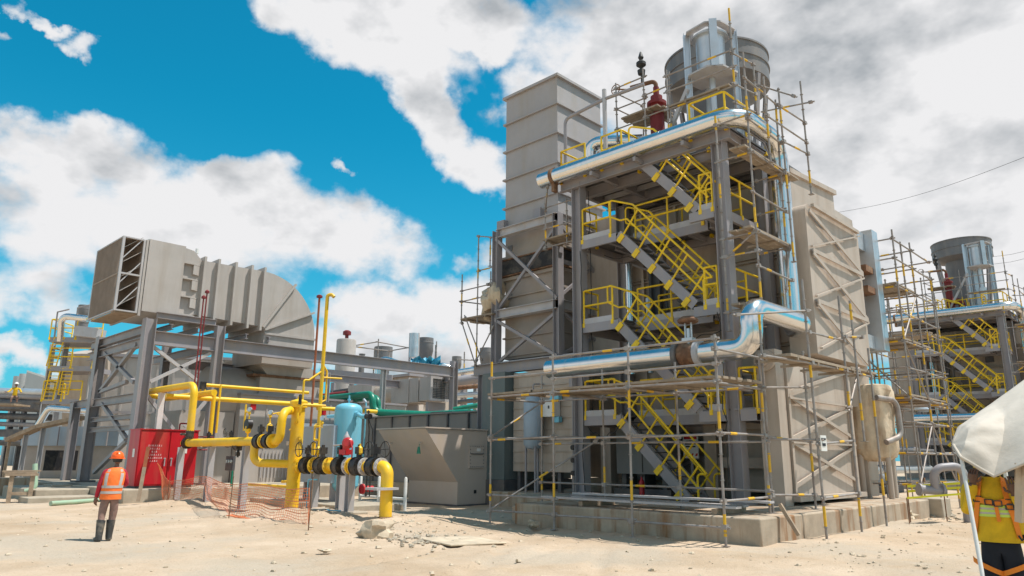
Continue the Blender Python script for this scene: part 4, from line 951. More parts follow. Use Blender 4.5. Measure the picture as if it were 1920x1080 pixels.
for k in range(5):
    z0 = zb+(zt-zb)*(.06+.2*k); h = (zt-zb)*.17
    mb.add([(xa+.15, YF+.12, z0), (xb-.1, YF+.12, z0+h), (xb-.1, yh-.12, z0+h), (xa+.15, yh-.12, z0), (xa+.15, YF+.12, z0+.03), (xb-.1, YF+.12, z0+h+.03), (xb-.1, yh-.12, z0+h+.03), (xa+.15, yh-.12, z0+.03)],
           [(3, 2, 1, 0), (4, 5, 6, 7), (0, 1, 5, 4), (1, 2, 6, 5), (2, 3, 7, 6), (3, 0, 4, 7)])
part('weather_louvre', mb, 'duct', t)
mb = MB()
for k in range(3):
    z0 = zb+(zt-zb)*(.05+.33*k); mb.bar((xa+.1, YF+.05, z0), (xb-.1, YF+.05, z0+(zt-zb)*.3), .03, .04)
part('louvre_stay', mb, 'steel2', t)
mb = MB(); ny = 44; nzz = 30                                        # bird screen: real wires
for k in range(ny+1): y = YF+.09+(yh-YF-.18)*k/ny; mb.box(xa+.02, y-.012, zb+.06, xa+.035, y+.012, zt-.05)
for k in range(1, nzz): z = zb+.06+(zt-zb-.11)*k/nzz; mb.box(xa+.036, YF+.09, z-.010, xa+.045, yh-.09, z+.010)
part('mesh_screen', mb, 'screen', t)
mb = MB(); mb.box(xa+.005, YF+.09, zb+(zt-zb)*.49, xa+.06, yh-.09, zb+(zt-zb)*.49+.06)
for k in range(1, 6): y = YF+(yh-YF)*k/6; mb.box(xa+.046, y-.03, zb+.06, xa+.09, y+.03, zt-.05)
part('screen_bar', mb, 'screen', t)
part('hood_floor', MB().box(xa+.1, YF+.1, zb-.06, xb, yh-.1, zb-.005), 'wood', t)
part('hood_roof', MB().box(xa+.1, YF+.1, zt-.04, xb, yh-.1, zt+.0), 'screen', t)
part('filter_wall', MB().box(xb-.05, YF+.1, zb+.06, xb, yh-.1, zt-.06), 'screen', t)
part('frame_joint', MB().box(xb+.01, YF-.03, zb-.1, xc0-.02, yh+.05, zt+.02), 'duct', t)
part('filter_box', MB().box(xc0, YF-.06, zcb, xc1, yh+.1, zt+.06), 'duct', t)
xs1, zs1 = XZ(380, 487); _, zsb = XZ(372, 594)
part('transition', MB().prism([(xc1, zcb+.02), (xs1, zsb+.1), (xs1, zs1), (xc1+(xs1-xc1)*.55, zs1+.35), (xc1, zs1+.42)], 'y', YF+.12, yh), 'duct', t)
mb = MB()
for f in (.0, .3, .6, .86):
    z = zcb+.06+(zs1-zcb)*f; mb.prism([(xc1, YF-.05), (xc1+.42, YF-.05), (xs1, YF+.115), (xc1, YF+.115)], 'z', z, z+.06)
    mb.prism([(xc1+.42, YF-.045), (xs1-.02, YF+.11), (xc1+.42, YF+.11)], 'z', z-(.0 if f < .1 else (zs1-zcb)*.16), z-.01) if f > .1 else None
part('step_rib', mb, 'duct', t)
# straight ribbed duct + 90 degree elbow turning down (profile in X-Z)
xe, ze_t = XZ(498, 508); _, ze_b = XZ(503, 613)
yd0, yd1 = YF+.14, yh-.15
part('straight_duct', MB().prism([(xs1, zsb+.1), (xe, ze_b), (xe, ze_t), (xs1, zs1)], 'y', yd0, yd1), 'duct', t)
ri = .25; cx, cz = xe, ze_b-ri; ro = ze_t-cz
arc = [(cx+ro*math.sin(R(a)), cz+ro*math.cos(R(a))) for a in range(0, 91, 5)]; arci = [(cx+ri*math.sin(R(a)), cz+ri*math.cos(R(a))) for a in range(90, -1, -15)]
zlow = XZ(590, 690)[1]
part('elbow', MB().prism(arc+[(cx+ro, zlow), (cx+ri, zlow)]+arci, 'y', yd0-.02, yd1), 'duct', t)
mb = MB()
for px in (385, 411, 443, 473, 497):
    x, z1 = XZ(px, 490+ (px-385)*.16); z1 = zs1+(ze_t-zs1)*(x-xs1)/(xe-xs1); z0 = zsb+.1+(ze_b-zsb-.1)*(x-xs1)/(xe-xs1)
    mb.box(x-.05, yd0-.20, z0-.22, x+.05, yd0-.001, z1+.16); mb.box(x-.05, yd0, z1, x+.05, yd1, z1+.16); mb.box(x-.05, yd0, z0-.22, x+.05, yd1, z0)
for a in (33, 65):
    d = V(math.sin(R(a)), 0, math.cos(R(a))); p = V(cx, yd0-.10, cz); mb.bar(p+d*ri, p+d*(ro+.12), .13, .09, (d.z, 0, -d.x))
for z in (cz-.05, cz-.75): mb.box(cx+ri, yd0-.1, z-.05, cx+ro+.1, yd0-.021, z+.05)
part('stiffening_rib', mb, 'duct', t)
for (px, py) in ((292, 446), (345, 455), (370, 466), (281, 449)):
    p = A(px, py, Y=YF+.3); part('lifting_cap', MB().cyl((p.x, YF+.3, zt-.05 if px < 352 else zs1+.3), (p.x, YF+.3, zt+.14 if px < 352 else zs1+.52), .07, 10), 'white', t)

# ---- steel frame carrying the duct
def FX_(x, y): return A(x, y, Y=YB)
xl1 = FX_(264, 740).x; xp2 = FX_(404, 700).x
t = thing('support_frame', 'grey steel frame with long beam carrying the intake duct at left', 'frame', (xl1, YB, .5))
part('column', MB().hbeam((xl1, YB, .5), (xl1, YB, 7.12), .45, .42, (1, 0, 0)), 'steel', t)
part('column', MB().hbeam((xp2, YB, .5), (xp2, YB, 7.2), .36, .36, (1, 0, 0)), 'steel', t)
zl_t, zl_b = FX_(425, 637).z, FX_(422, 661).z; xend = FX_(851, 698).x
y2 = A(183, 700, X=xl1).y; y3 = A(137, 800, X=xl1).y
part('column', MB().hbeam((xl1, y2, .45), (xl1, y2, 7.0), .45, .42, (1, 0, 0)), 'steel', t)
part('column', MB().hbeam((xl1, y3, .45), (xl1, y3, 4.1), .40, .36, (1, 0, 0)), 'steel', t)
part('column', MB().hbeam((xp2, y2, .5), (xp2, y2, 7.0), .36, .36, (1, 0, 0)), 'steel', t)
for x in (xl1, xp2): part('base_plate', MB().box(x-.4, YB-.4, .501, x+.4, YB+.4, .56).box(x-.4, y2-.4, .501, x+.4, y2+.4, .56), 'dsteel', t)
zu = FX_(340, 597).z
part('beam', MB().hbeam((xl1+.24, YB, zu), (xp2-.2, YB, zu), .25, .26), 'steel', t)
part('beam', MB().hbeam((xl1+.24, YB, (zl_t+zl_b)/2), (xp2-.2, YB, (zl_t+zl_b)/2), .28, zl_t-zl_b), 'steel', t)
part('long_beam', MB().hbeam((xp2+.2, YB, (zl_t+zl_b)/2), (xend, YB, (zl_t+zl_b)/2), .30, zl_t-zl_b), 'steel', t)
part('column', MB().hbeam((xend, YB, 0), (xend, YB, zl_t+.35), .34, .34, (1, 0, 0)), 'steel', t)
xq = FX_(717, 740).x; part('post', MB().hbeam((xq, YB, .5), (xq, YB, zl_b), .22, .22, (1, 0, 0)), 'steel2', t)
xq2 = FX_(635, 720).x; part('post', MB().hbeam((xq2, YB+1, 4.3), (xq2, YB+1, zl_b-.3), .16, .16, (1, 0, 0)), 'steel2', t)
mb = MB()
for (x, z) in ((xl1, 6.7), (xl1, 6.2), (xp2, 6.3), (xend-.2, 6.0)): mb.hbeam((x, YB+.2, z), (x, y2+1.5, z), .26, .36)
mb.hbeam((xl1, YB+.25, 3.95), (xl1, y2-.2, 3.95), .26, .34); mb.hbeam((xl1, y2+.25, 4.0), (xl1, y3+1, 4.0), .26, .34); mb.hbeam((xl1, YB+.25, 2.75), (xl1, y2-.2, 2.75), .2, .2); mb.hbeam((xl1, YB+.25, 3.2), (xl1, y2-.2, 3.2), .2, .2)
mb.hbeam((xp2+.2, YB+3.5, 5.8), (xend-.2, YB+3.5, 5.8), .26, .4)
part('crossbeam', mb, 'steel', t)
def P1(x, y): return A(x, y, X=xl1)
for (a, b) in (((197, 662), (252, 717)), ((257, 645), (187, 735)), ((192, 757), (238, 824)), ((238, 826), (176, 886)), ((187, 735), (238, 716))):
    part('brace', MB().bar(P1(*a), P1(*b), .15, .15), 'steel', t)
for (a, b) in (((287, 650), (370, 714)), ((395, 662), (281, 716)), ((276, 742), (325, 805)), ((345, 800), (392, 745))):
    part('brace', MB().bar(FX_(*a), FX_(*b), .13, .13), 'steel2', t)
# under-duct joists
mb = MB()
for x in np.arange(xl1+1, xp2+3, 1.1): mb.hbeam((x, YB+.3, 6.95), (x, y2+1, 6.95), .16, .22)
part('joist', mb, 'steel', t)

# ---- turbine enclosure below
t = thing('turbine_enclosure', 'beige turbine enclosure with rounded plenum below the long grey beam', 'enclosure', (12, 32, .5))
x0 = A(447, 800, Y=32.2).x; x1 = A(760, 800, Y=32.2).x
zc = A(520, 745, Y=32.2).z
part('wall', MB().box(x0, 32.2, .5, x1, 37, zc), 'duct', t)
mb = MB()
for x in np.arange(x0+1.3, x1, 1.7): mb.box(x-.03, 32.17, .5, x+.03, 32.199, zc)
part('panel_joint', mb, 'duct', t)
part('roof_edge', MB().box(x0-.05, 32.1, zc+.002, x1, 37, zc+.1), 'steel', t)
xq0, xq1 = A(487, 730, Y=32.3).x, A(606, 730, Y=32.3).x; zj = A(540, 708, Y=32.3).z
part('plenum', MB().prism([(xq0, zc+.1), (xq1, zc+.1), (xq1, zj-.06), (xq0, zj-.06)], 'y', 32.35, 36), 'duct', t)
part('plenum', MB().prism([(xq0+.3, zj+.06), (xq1, zj+.06), (cx+ro, 6.2), (cx+ri, 6.2)], 'y', 32.3, 36), 'duct', t)
part('joint_strip', MB().box(xq0-.4, 32.25, zj-.055, xq1+.05, 36, zj+.055), 'rust', t)
c = A(425, 740, Y=34); mb = MB(); mb.lathe([(0, 0), (1.2, 0), (1.45, .15), (1.5, .5), (1.5, 4.5)], (c.x-1.2, 34.0, 4.3), 36, (1, 0, 0)); part('barrel', mb, 'duct', t)
for (px, py) in ((475, 763), (607, 773)):
    p = A(px, py, Y=32.15); part('sign', MB().box(p.x-.13, 32.14, p.z-.13, p.x+.13, 32.165, p.z+.13), 'redp', t)
x2 = A(560, 800, Y=31.6).x
part('annex', MB().box(x2, 31.4, .5, x1, 32.15, 3.2), 'bluep', t)
part('annex', MB().box(x0-2.5, 32.6, .5, x0-.05, 36, 3.6), 'duct', t)
mb = MB()
for k in range(16): mb.box(x0+1.2+.18*k, 32.13, .7, x0+1.24+.18*k, 32.165, 1.9)
part('louvre', mb, 'steel2', t)

# ---- air inlet unit with square louvre behind the green pipe
t = thing('ventilation_unit', 'beige ventilation unit with square louvre under the right end of long beam', 'ventilation', (25, 32.2, 4))
YV = 31.6; vx0, vz1 = XZ(808, 706, YV); vx1, vz0 = XZ(844, 753, YV)
part('louvre_box', MB().box(vx0, YV, vz0, vx1, YV+1.0, vz1), 'duct', t)
mb = MB()
for k in range(12): z = vz0+.12+(vz1-vz0-.24)*k/11; mb.box(vx0+.12, YV-.05, z-.02, vx1-.12, YV-.002, z+.02)
for k in range(5): x = vx0+.12+(vx1-vx0-.24)*k/4; mb.box(x-.02, YV-.06, vz0+.1, x+.02, YV-.051, vz1-.1)
part('louvre', mb, 'dsteel', t)
mb = MB(); mb.box(vx0-.05, YV-.07, vz1-.1, vx1+.05, YV-.002, vz1+.03); mb.box(vx0-.05, YV-.07, vz0-.03, vx1+.05, YV-.002, vz0+.1); mb.box(vx0-.05, YV-.07, vz0+.1, vx0+.1, YV-.002, vz1-.1); mb.box(vx1-.1, YV-.07, vz0+.1, vx1+.05, YV-.002, vz1-.1)
part('louvre_frame', mb, 'steel2', t)
part('duct_body', MB().box(vx0-.03, YV+1.05, vz0-.05, vx1, YV+3.6, vz1+.02).box(vx0-.08, YV+1.9, vz0-.1, vx1, YV+2.0, vz1+.07), 'duct', t)
part('fan_drum', MB().cyl(((vx0+vx1)/2, YV+3.6, (vz0+vz1)/2), ((vx0+vx1)/2, YV+5.6, (vz0+vz1)/2), .62, 28), 'beige', t)
part('duct_body', MB().box(vx0-.03, YV+5.6, vz0-.15, vx1, YV+8.2, vz1+.0), 'duct', t)
mb = MB()
for y in (.3, 2.8, 7): mb.box(vx0+.1, YV+y, 0, vx1-.1, YV+y+.2, vz0-.06)
part('stand', mb, 'steel', t)

# ---- red cabinet
cb = A(250, 916, Z=.5); ch = 2.08; cw = A(362, 914, Y=cb.y).x-cb.x
t = thing('fire_cabinet', 'bright red double door fire cabinet standing on the slab behind the white posts', 'cabinet', (cb.x, cb.y, .5))
part('body', MB().box(cb.x, cb.y, .58, cb.x+cw, cb.y+1.0, .5+ch), 'redp', t); part('plinth', MB().box(cb.x+.05, cb.y+.05, .501, cb.x+cw-.05, cb.y+.95, .579), 'dsteel', t)
for s in (0, 1):
    d = part('door', MB().box(cb.x+.04+s*cw/2, cb.y-.035, .64, cb.x+cw/2-.02+s*(cw/2-.02), cb.y-.002, .45+ch), 'redp', t)
    mb = MB(); x = cb.x+cw/2+(-.12 if s == 0 else .12); mb.cyl((x, cb.y-.10, 1.55), (x, cb.y-.036, 1.55), .035, 12); mb.box(x-.018, cb.y-.10, 1.28, x+.018, cb.y-.07, 1.5); part('handle', mb, 'alu2', d)
mb = MB(); rr = random.Random(6)
for k, (n, z) in enumerate(((7, 2.02), (5, 1.91), (3, 1.80), (7, 1.69), (8, 1.58), (4, 1.47))):
    for q in range(n):
        x = cb.x+cw*.27+(q-n/2)*.075; mb.box(x, cb.y-.042, z-.032, x+.05, cb.y-.036, z-.022); mb.box(x+rr.uniform(0, .03), cb.y-.042, z-.022, x+rr.uniform(.035, .05), cb.y-.036, z+.03)
part('lettering', mb, 'letter', t)
part('label_plate', MB().box(cb.x+cw*.70, cb.y-.045, 1.75, cb.x+cw*.70+.25, cb.y-.036, 2.0), 'white', t)
part('roof', MB().box(cb.x-.03, cb.y-.06, .5+ch+.002, cb.x+cw+.03, cb.y+1.03, .5+ch+.04), 'redp', t)
part('side_plate', MB().box(cb.x-.012, cb.y+.3, 1.6, cb.x-.002, cb.y+.5, 1.9), 'white', t)
a, b = A(259, 940, D=24.2), A(278, 838, D=25.0)
mb = MB(); mb.bar(a, b, .10, .06); mb.m = 1; mb.bar(b, b+(b-a)*.55, .10, .06); solo('plank', mb, ['wood', 'redoxide'], 'plank with red painted top leaning against the red cabinet', 'plank') if False else None
m_ = a+(b-a)*.62
mb = MB(); mb.bar(a, m_, .11, .05); mb.m = 1; mb.bar(m_, b, .11, .05); solo('plank', mb, ['wood', 'rustpipe'], 'pale plank with rust red top leaning before the red cabinet', 'plank')

# ---- red mast behind
p = A(362, 745, Y=29.6); q = A(379, 548, Y=29.6)
t = thing('lightning_mast', 'thin dark red twin pipe mast rising behind the yellow pipes', 'mast', (p.x, 29.6, .5))
for k, dx in enumerate((0, .12)):
    mb = MB(); mb.cyl((p.x+dx, 29.6, .5), (p.x+dx, 29.6, q.z-.25*(1-k)), .03, 8); mb.lathe([(.03, 0), (.09, 0), (.09, .08), (.02, .14)], (p.x+dx, 29.6, q.z-.25*(1-k)), 10); part('pipe', mb, 'redoxide', t)
for z in np.arange(1.4, 7, .5): part('rung', MB().box(p.x, 29.59, z, p.x+.12, 29.61, z+.02), 'redoxide', t)
mb = MB(); mb.pipe([(p.x, 29.6, 2.9), (p.x-.4, 29.6, 2.9), (p.x-.4, 29.6, 1.9), (p.x+1.0, 29.6, 1.9), (p.x+1.0, 29.6, 2.4), (p.x+.3, 29.6, 2.4)], .03, .06, 8); part('loop_pipe', mb, 'redoxide', t)
# ================================================================== GAS YARD
def valve(root, p, axis, r=.17, w=.16, up=(0, 0, 1), wheel=0, name='valve'):
    p, ax, up = V(*p), V(*axis).normalized(), V(*up)
    mb = MB(); mb.flange(p, ax, r*1.42, w, 22); mb.flange(p+ax*(w*.62), ax, r*1.5, w*.2, 22); mb.flange(p-ax*(w*.62), ax, r*1.5, w*.2, 22)
    mb.cyl(p+up*r*1.3, p+up*r*2.2, r*.42, 12)
    sd = ax.cross(up); q = p+up*r*2.2; mb.bar(q-sd*r*.5, q+sd*r*.62, r*.9, r*1.1, up, (0, r*.3)); mb.cyl(q+up*r*.7, q+up*r*1.25, r*.3, 10)
    for k in range(10):
        a = 2*math.pi*k/10; c = p+(up*math.cos(a)+sd*math.sin(a))*r*1.32; mb.cyl(c-ax*w*.85, c+ax*w*.85, r*.09, 6)
    v = part(name, mb, 'black', root)
    if wheel:
        mb = MB(); c = q+sd*wheel*r*1.9+up*r*.5; n = 14; rad = r*1.25
        pts = [c+ax*math.cos(2*math.pi*k/n)*rad+up*math.sin(2*math.pi*k/n)*rad for k in range(n+1)]; mb.tube(pts, r*.08, 6)
        mb.tube([pts[0], pts[7]], r*.06, 6); mb.tube([pts[3], pts[10]], r*.06, 6); mb.tube([q+up*r*.5, c], r*.1, 6); part('handwheel', mb, 'black', v)
    return v
def fl(root, p, axis, r, t=.07, m='yellow', bolts=True):
    p, ax = V(*p), V(*axis).normalized(); mb = MB(); mb.flange(p, ax, r*1.45, t, 22)
    x = ax.orthogonal().normalized(); y = ax.cross(x)
    for k in range(10):
        a = 2*math.pi*k/10; c = p+(x*math.cos(a)+y*math.sin(a))*r*1.25; mb.cyl(c-ax*t*.9, c+ax*t*.9, r*.10, 6)
    return part('flange', mb, m, root)
def gauge(root, p, m='yellow', h=.4):
    p = V(*p); mb = MB(); mb.cyl(p, p+V(0, 0, h), .018, 8); mb.lathe([(.03, .1), (.05, .14), (.03, .2)], p, 10); part('gauge_stem', mb, m, root)
    mb = MB(); mb.lathe([(0, -.03), (.075, -.03), (.08, 0), (.075, .03), (0, .035)], p+V(0, 0, h+.07), 18, (-.8, -.3, .1)); part('gauge', mb, 'glass', root)
GX = 11.85; RM = .165
def gy(px, py, X=GX): return A(px, py, X=X).y
# --- tall yellow separator column
yc = gy(553, 860); zc = A(560, 872, X=GX).z
col = thing('gas_separator', 'tall upright yellow gas column between the two valve runs', 'separator', (GX, yc, 0))
ztop = A(557, 752, X=GX).z
mb = MB(); mb.lathe([(0, -.02), (.205, -.02), (.205, ztop-.22)], (GX, yc, 0), 28); part('shell', mb, 'yellow', col)
mb = MB(); mb.lathe([(.205, ztop-.22), (.265, ztop-.215), (.265, ztop-.13), (.275, ztop-.12), (.275, ztop-.03), (.24, ztop), (.06, ztop+.06), (.05, ztop+.14), (0, ztop+.14)], (GX, yc, 0), 28); part('cover', mb, 'yellow', col)
mb = MB()
for (z, a) in ((1.9, -2.2), (1.55, -2.0), (1.0, -2.1), (.62, -2.3), (2.2, -1.7)): mb.cyl((GX, yc, z), (GX+.29*math.cos(a), yc+.29*math.sin(a), z), .035, 10)
part('nozzle', mb, 'yellow', col)
mb = MB(); mb.pipe([(GX-.1, yc-.2, ztop-.45), (GX-.2, yc-.45, ztop-.45), (GX-.2, yc-.5, ztop-.15), (GX+.6, yc-.6, ztop-.15)], .035, .1); mb.pipe([(GX-.15, yc-.2, ztop-.7), (GX-.3, yc-.5, ztop-.7), (GX-.3, yc-.5, ztop-.4)], .04, .1); part('side_piping', mb, 'yellow', col)
mb = MB(); mb.lathe([(0, 0), (.05, 0), (.05, .3), (0, .32)], (GX-.25, yc-.5, ztop-.15), 10); part('instrument', mb, 'black', col)
part('identification_plate', MB().box(GX-.245, yc+.05, 2.0, GX-.225, yc+.17, 2.12), 'white', col)
# --- lower valve run ending in the elbow that dives into the ground
low = thing('gas_valve_run', 'lower row of black and yellow gas valves ending in a downward elbow', 'pipework', (GX, gy(728, 980), 0))
ye = gy(727, 872); 
def seg(a, b): return part('pipe', MB().cyl((GX, gy(a, 872), zc), (GX, gy(b, 872), zc), RM*.92, 20), 'yellow', low)
seg(556, 570); seg(586, 598); seg(612, 630); seg(650, 668); seg(682, 696)
part('elbow', MB().tube(fillet([V(GX, gy(708, 872), zc), V(GX, ye, zc), V(GX, ye, -.1)], .36, 8), RM, 20), 'yellow', low)
for px, w in ((577, -1), (604, -1), (638, 0), (672, 1), (702, 1)):
    valve(low, (GX, gy(px, 872), zc), (0, 1, 0), RM*1.05, .2, wheel=w)
for px, m in ((566, 'yellow'), (590, 'yellow'), (618, 'yellow'), (654, 'steel2'), (660, 'yellow'), (665, 'yellow'), (685, 'steel2'), (715, 'steel2')): fl(low, (GX, gy(px, 872), zc), (0, 1, 0), RM, .06, m)
part('clamp', MB().box(GX-.5, ye-.26, .82, GX+.2, ye+.26, .88), 'steel2', low)
part('ground_collar', MB().lathe([(RM+.02, 0), (RM+.06, 0), (RM+.05, .1), (RM+.02, .12)], (GX, ye, .02), 20), 'rust', low)
for px in (590, 626, 657):
    y = gy(px, 900); x = GX if px != 626 else GX+.25
    part('support_post', MB().hbeam((x, y, .12), (x, y, zc-.17), .2, .2, (0, 1, 0)), 'steel2', low)
    part('saddle', MB().box(x-.14, y-.14, zc-.17, x+.14, y+.14, zc-.14), 'steel2', low)
for px in (600, 657): y = gy(px, 975); bevel(part('footing', MB().box(GX-.35, y-.32, -.1, GX+.35, y+.32, .18), 'conc2', low), .02)
# twin sight glass frame and gauges above the run
for (px, zz) in ((594, zc), (672, zc)):
    y = gy(px, 872); mb = MB(); mb.cyl((GX, y-.03, zc+.16), (GX, y-.03, zc+1.1 if px < 600 else zc+.62), .03, 8)
    if px < 600: mb.pipe([(GX, y-.03, zc+.75), (GX, y+.25, zc+.75), (GX, y+.25, zc+1.15), (GX, y-.03, zc+1.15)], .035, .05); mb.box(GX-.04, y+.2, zc+.3, GX+.04, y+.3, zc+.7)
    mb.lathe([(.03, .3), (.08, .36), (.08, .5), (.03, .56)], (GX, y-.03, zc), 12); part('bridle_pipe', mb, 'yellow', low)
gauge(low, (GX, gy(598, 872)-.03, zc+1.1), 'yellow', .22)
# red actuator
y = gy(650, 872); act = part('actuator', MB().lathe([(0, 0), (.10, 0), (.16, .05), (.16, .12), (.10, .17), (0, .17)], (GX-.05, y-.1, zc+.62), 20, (-.6, -.6, .15)).box(GX-.1, y-.05, zc+.32, GX+.1, y+.28, zc+.46).cyl((GX, y+.08, zc+.3), (GX, y+.08, zc+.75), .10, 14), 'redp', low)
mb = MB(); mb.pipe([(GX-.1, y-.25, zc+.72), (GX-.12, y-.42, zc+.5), (GX-.12, y-.42, zc+.15), (GX-.1, y-.3, zc+.12)], .02, .1, 8); part('loop_handle', mb, 'redp', act)
mb = MB(); mb.lathe([(0, .74), (.09, .74), (.09, .82), (.05, .88), (.02, .96), (0, .97)], (GX, y+.08, zc), 14); mb.cyl((GX, y+.1, zc+.6), (GX, y+.75, zc+.58), .022, 8); part('regulator', mb, 'steel2', act)
mb = MB(); mb.pipe([(GX-.25, gy(590, 930), .16), (GX-.25, gy(590, 930), zc-.4), (GX-.2, gy(604, 930), zc-.4)], .02, .06, 8); mb.pipe([(GX-.25, gy(590, 960), .16), (GX-.2, gy(650, 960), .2)], .02, .06, 8); part('drain_tube', mb, 'blue', low)
# --- upper valve run
GU = 11.05; zu = A(415, 829, X=GU).z; up_ = thing('gas_valve_run', 'upper yellow gas valve run left of the tall yellow column', 'pipework', (GU, gy(392, 945, GU), 0))
def gyu(px, py, X=None): return gy(px, py, GU if X is None else X)
def segu(a, b, r=.14, x=GU, z=zu): return part('pipe', MB().cyl((x, gy(a, 829, x), z), (x, gy(b, 829, x), z), r, 20), 'yellow', up_)
segu(350, 482); segu(496, 500)
part('pipe', MB().tube(fillet([V(GU, gyu(510, 829), zu), V(GU, gyu(524, 829), zu), V(GU, gyu(528, 800), A(545, 772, X=GU).z), V(GX-.15, yc+.1, A(545, 770, X=GX).z)], .3, 6), .13, 18), 'yellow', up_)
part('branch_pipe', MB().pipe([(GU, gyu(478, 829), zu-.1), (GU, gyu(478, 829), A(490, 868, X=GU).z), (GX, yc, A(545, 870, X=GX).z)], .13, .35), 'yellow', up_)
for px in (487, 504): valve(up_, (GU, gyu(px, 829), zu), (0, 1, 0), .15, .18, wheel=1)
for px in (495, 512): fl(up_, (GU, gyu(px, 829), zu), (0, 1, 0), .15)
valve(up_, (GU, gyu(352, 829), zu), (0, 1, 0), .14, .13); 
part('end_cap', MB().lathe([(.15, 0), (.15, .12), (.12, .22), (0, .27)], (GU, gyu(349, 829), zu), 20, (0, 1, 0)), 'yellow', up_)
for px in (442,): valve(up_, (GU+.1, gyu(px, 836), zu-.12), (0, 1, 0), .11, .2, (0, 0, -1))
X2 = GU+.8
segu(341, 380, .11, X2, zu+.02); segu(402, 425, .11, X2, zu+.02); segu(440, 520, .11, X2, zu+.02)
for px, w in ((391, 0), (433, -1)): valve(up_, (X2, gy(px, 820, X2), zu+.02), (0, 1, 0), .12, .32, wheel=w)
for px in (380, 402, 426): fl(up_, (X2, gy(px, 829, X2), zu+.02), (0, 1, 0), .11, .06, 'white')
for px in (336, 393, 459):
    y = gyu(px, 880); part('support_post', MB().hbeam((GU, y, 0), (GU, y, zu-.15), .2, .2, (0, 1, 0)), 'steel2', up_)
for px, h in ((463, .75), (503, .6)):
    y = gyu(px, 829); mb = MB(); mb.cyl((GU, y, zu+.12), (GU, y, zu+h), .032, 8); mb.lathe([(.03, .25), (.09, .3), (.09, .48), (.03, .55)], (GU, y, zu), 12)
    if px == 463: mb.pipe([(GU, y, zu+.5), (GU, y+.3, zu+.5), (GU, y+.3, zu+.95), (GU, y, zu+.95)], .03, .05); mb.pipe([(GU, y+.3, zu+.35), (GU, y+.3, zu+1.2)], .03, .05)
    part('bridle_pipe', mb, 'yellow', up_); gauge(up_, (GU, y, zu+h), 'yellow', .2)
    mb = MB(); mb.lathe([(0, 0), (.17, 0), (.17, .16), (0, .16)], (GU+.08, y, zu+.55), 18, (-1, 0, 0)); part('regulator', mb, 'black', up_) if px == 463 else None
mb = MB(); mb.pipe([(GU, gyu(520, 775), A(520, 777, X=GU).z), (GX, yc, A(545, 777, X=GX).z)], .022, n=8); mb.pipe([(GU, gyu(503, 778), A(503, 778, X=GU).z), (GX, yc+.2, A(545, 768, X=GX).z)], .022, n=8); part('impulse_line', mb, 'yellow', up_)
# --- high level pipes
OY = 27.3
oh = thing('overhead_gas_pipe', 'yellow gas pipe bending down over the red cabinet on a white post', 'pipe', (A(300, 730, Y=OY).x, OY, 0))
yA = gy(360, 825, GU); zT = A(352, 724, X=GU).z
pA = A(256, 737, X=10.0); 
part('pipe', MB().tube(fillet([V(GU-.1, yA+5.5, zT), V(GU-.1, yA, zT), V(GU-.1, yA, zu+.25)], .4, 8), .13, 18), 'yellow', oh)
part('pipe', MB().tube(fillet([V(GU-.1, yA+5.5, zT), V(GU+.9, yA+5.3, zT-.18), V(GU+.9, yA+.6, zT-.2)], .3, 6), .12, 18), 'yellow', oh)
valve(oh, (GU-.1, yA, zu+.3), (0, 0, 1), .10, .16, (-1, 0, 0))
yP = gy(294, 820, GU-.1); part('support_post', MB().hbeam((GU-.1, yP, 0), (GU-.1, yP, zT-.13), .2, .2, (0, 1, 0)), 'white', oh)
lg = thing('overhead_gas_pipe', 'two long level yellow gas pipes running back along the turbine enclosure wall', 'pipes', (12, 29.2, 4))
LY = 29.2
def LP(x, y): return A(x, y, Y=LY)
for (a, b, r) in (((385, 718), (578, 740), .07), ((312, 735), (600, 767), .10), ((595, 763), (706, 774), .09)):
    p, q = LP(*a), LP(*b); z = (p.z+q.z)/2; part('pipe', MB().cyl((p.x, LY, z), (q.x, LY, z), r, 16), 'yellow', lg)
for (a, b, r) in (((401, 735), (396, 815), .085), ((413, 722), (407, 812), .045), ((376, 722), (376, 742), .035), ((384, 722), (384, 742), .035)):
    p, q = LP(*a), LP(*b); part('drop_pipe', MB().cyl((p.x, LY-.05, q.z), (p.x, LY-.05, p.z), r, 12), 'yellow', lg)
p = LP(377, 728); part('valve', MB().box(p.x-.1, LY-.2, p.z-.05, p.x+.12, LY-.08, p.z+.25), 'black', lg)
# --- tall vent and rust pipe
VY = 24.6
p, q = A(598, 795, Y=VY), A(607, 560, Y=VY)
t = thing('vent_pipe', 'tall thin yellow vent pipe with hooked top rising above the gas yard', 'vent pipe', (p.x, VY, 0))
zt_ = A(607, 552, Y=VY).z
part('pipe', MB().tube(fillet([V(p.x, VY, .3), V(p.x, VY, zt_), V(p.x+.12, VY-.12, zt_+.02), V(p.x+.18, VY-.2, zt_-.08)], .09, 5), .07, 14), 'yellow', t)
mb = MB(); z1 = A(600, 700, Y=VY).z
mb.pipe([(p.x, VY, z1+.1), (p.x-.55, VY, z1-.3), (p.x-.75, VY, z1-.3), (p.x-.75, VY, z1-1.1)], .04, .08); mb.pipe([(p.x+.05, VY, z1+.3), (p.x+.2, VY, z1+.1), (p.x+.22, VY, z1-1.0), (p.x, VY, z1-1.1)], .035, .08); mb.pipe([(p.x, VY, z1-.15), (p.x+.75, VY-.2, z1-.15)], .035, .05)
part('side_tube', mb, 'yellow', t); mb = MB(); mb.pipe([(p.x-.1, VY, z1-1.9), (p.x-.35, VY, z1-2.15), (p.x-1.2, VY, z1-2.15)], .03, .05); part('side_tube', mb, 'yellow', t); mb = MB(); mb.pipe([(p.x+.1, VY, z1-1.9), (p.x+.3, VY, z1-2.2), (p.x+.3, VY, z1-2.7)], .03, .05)
part('side_tube', mb, 'yellow', t)
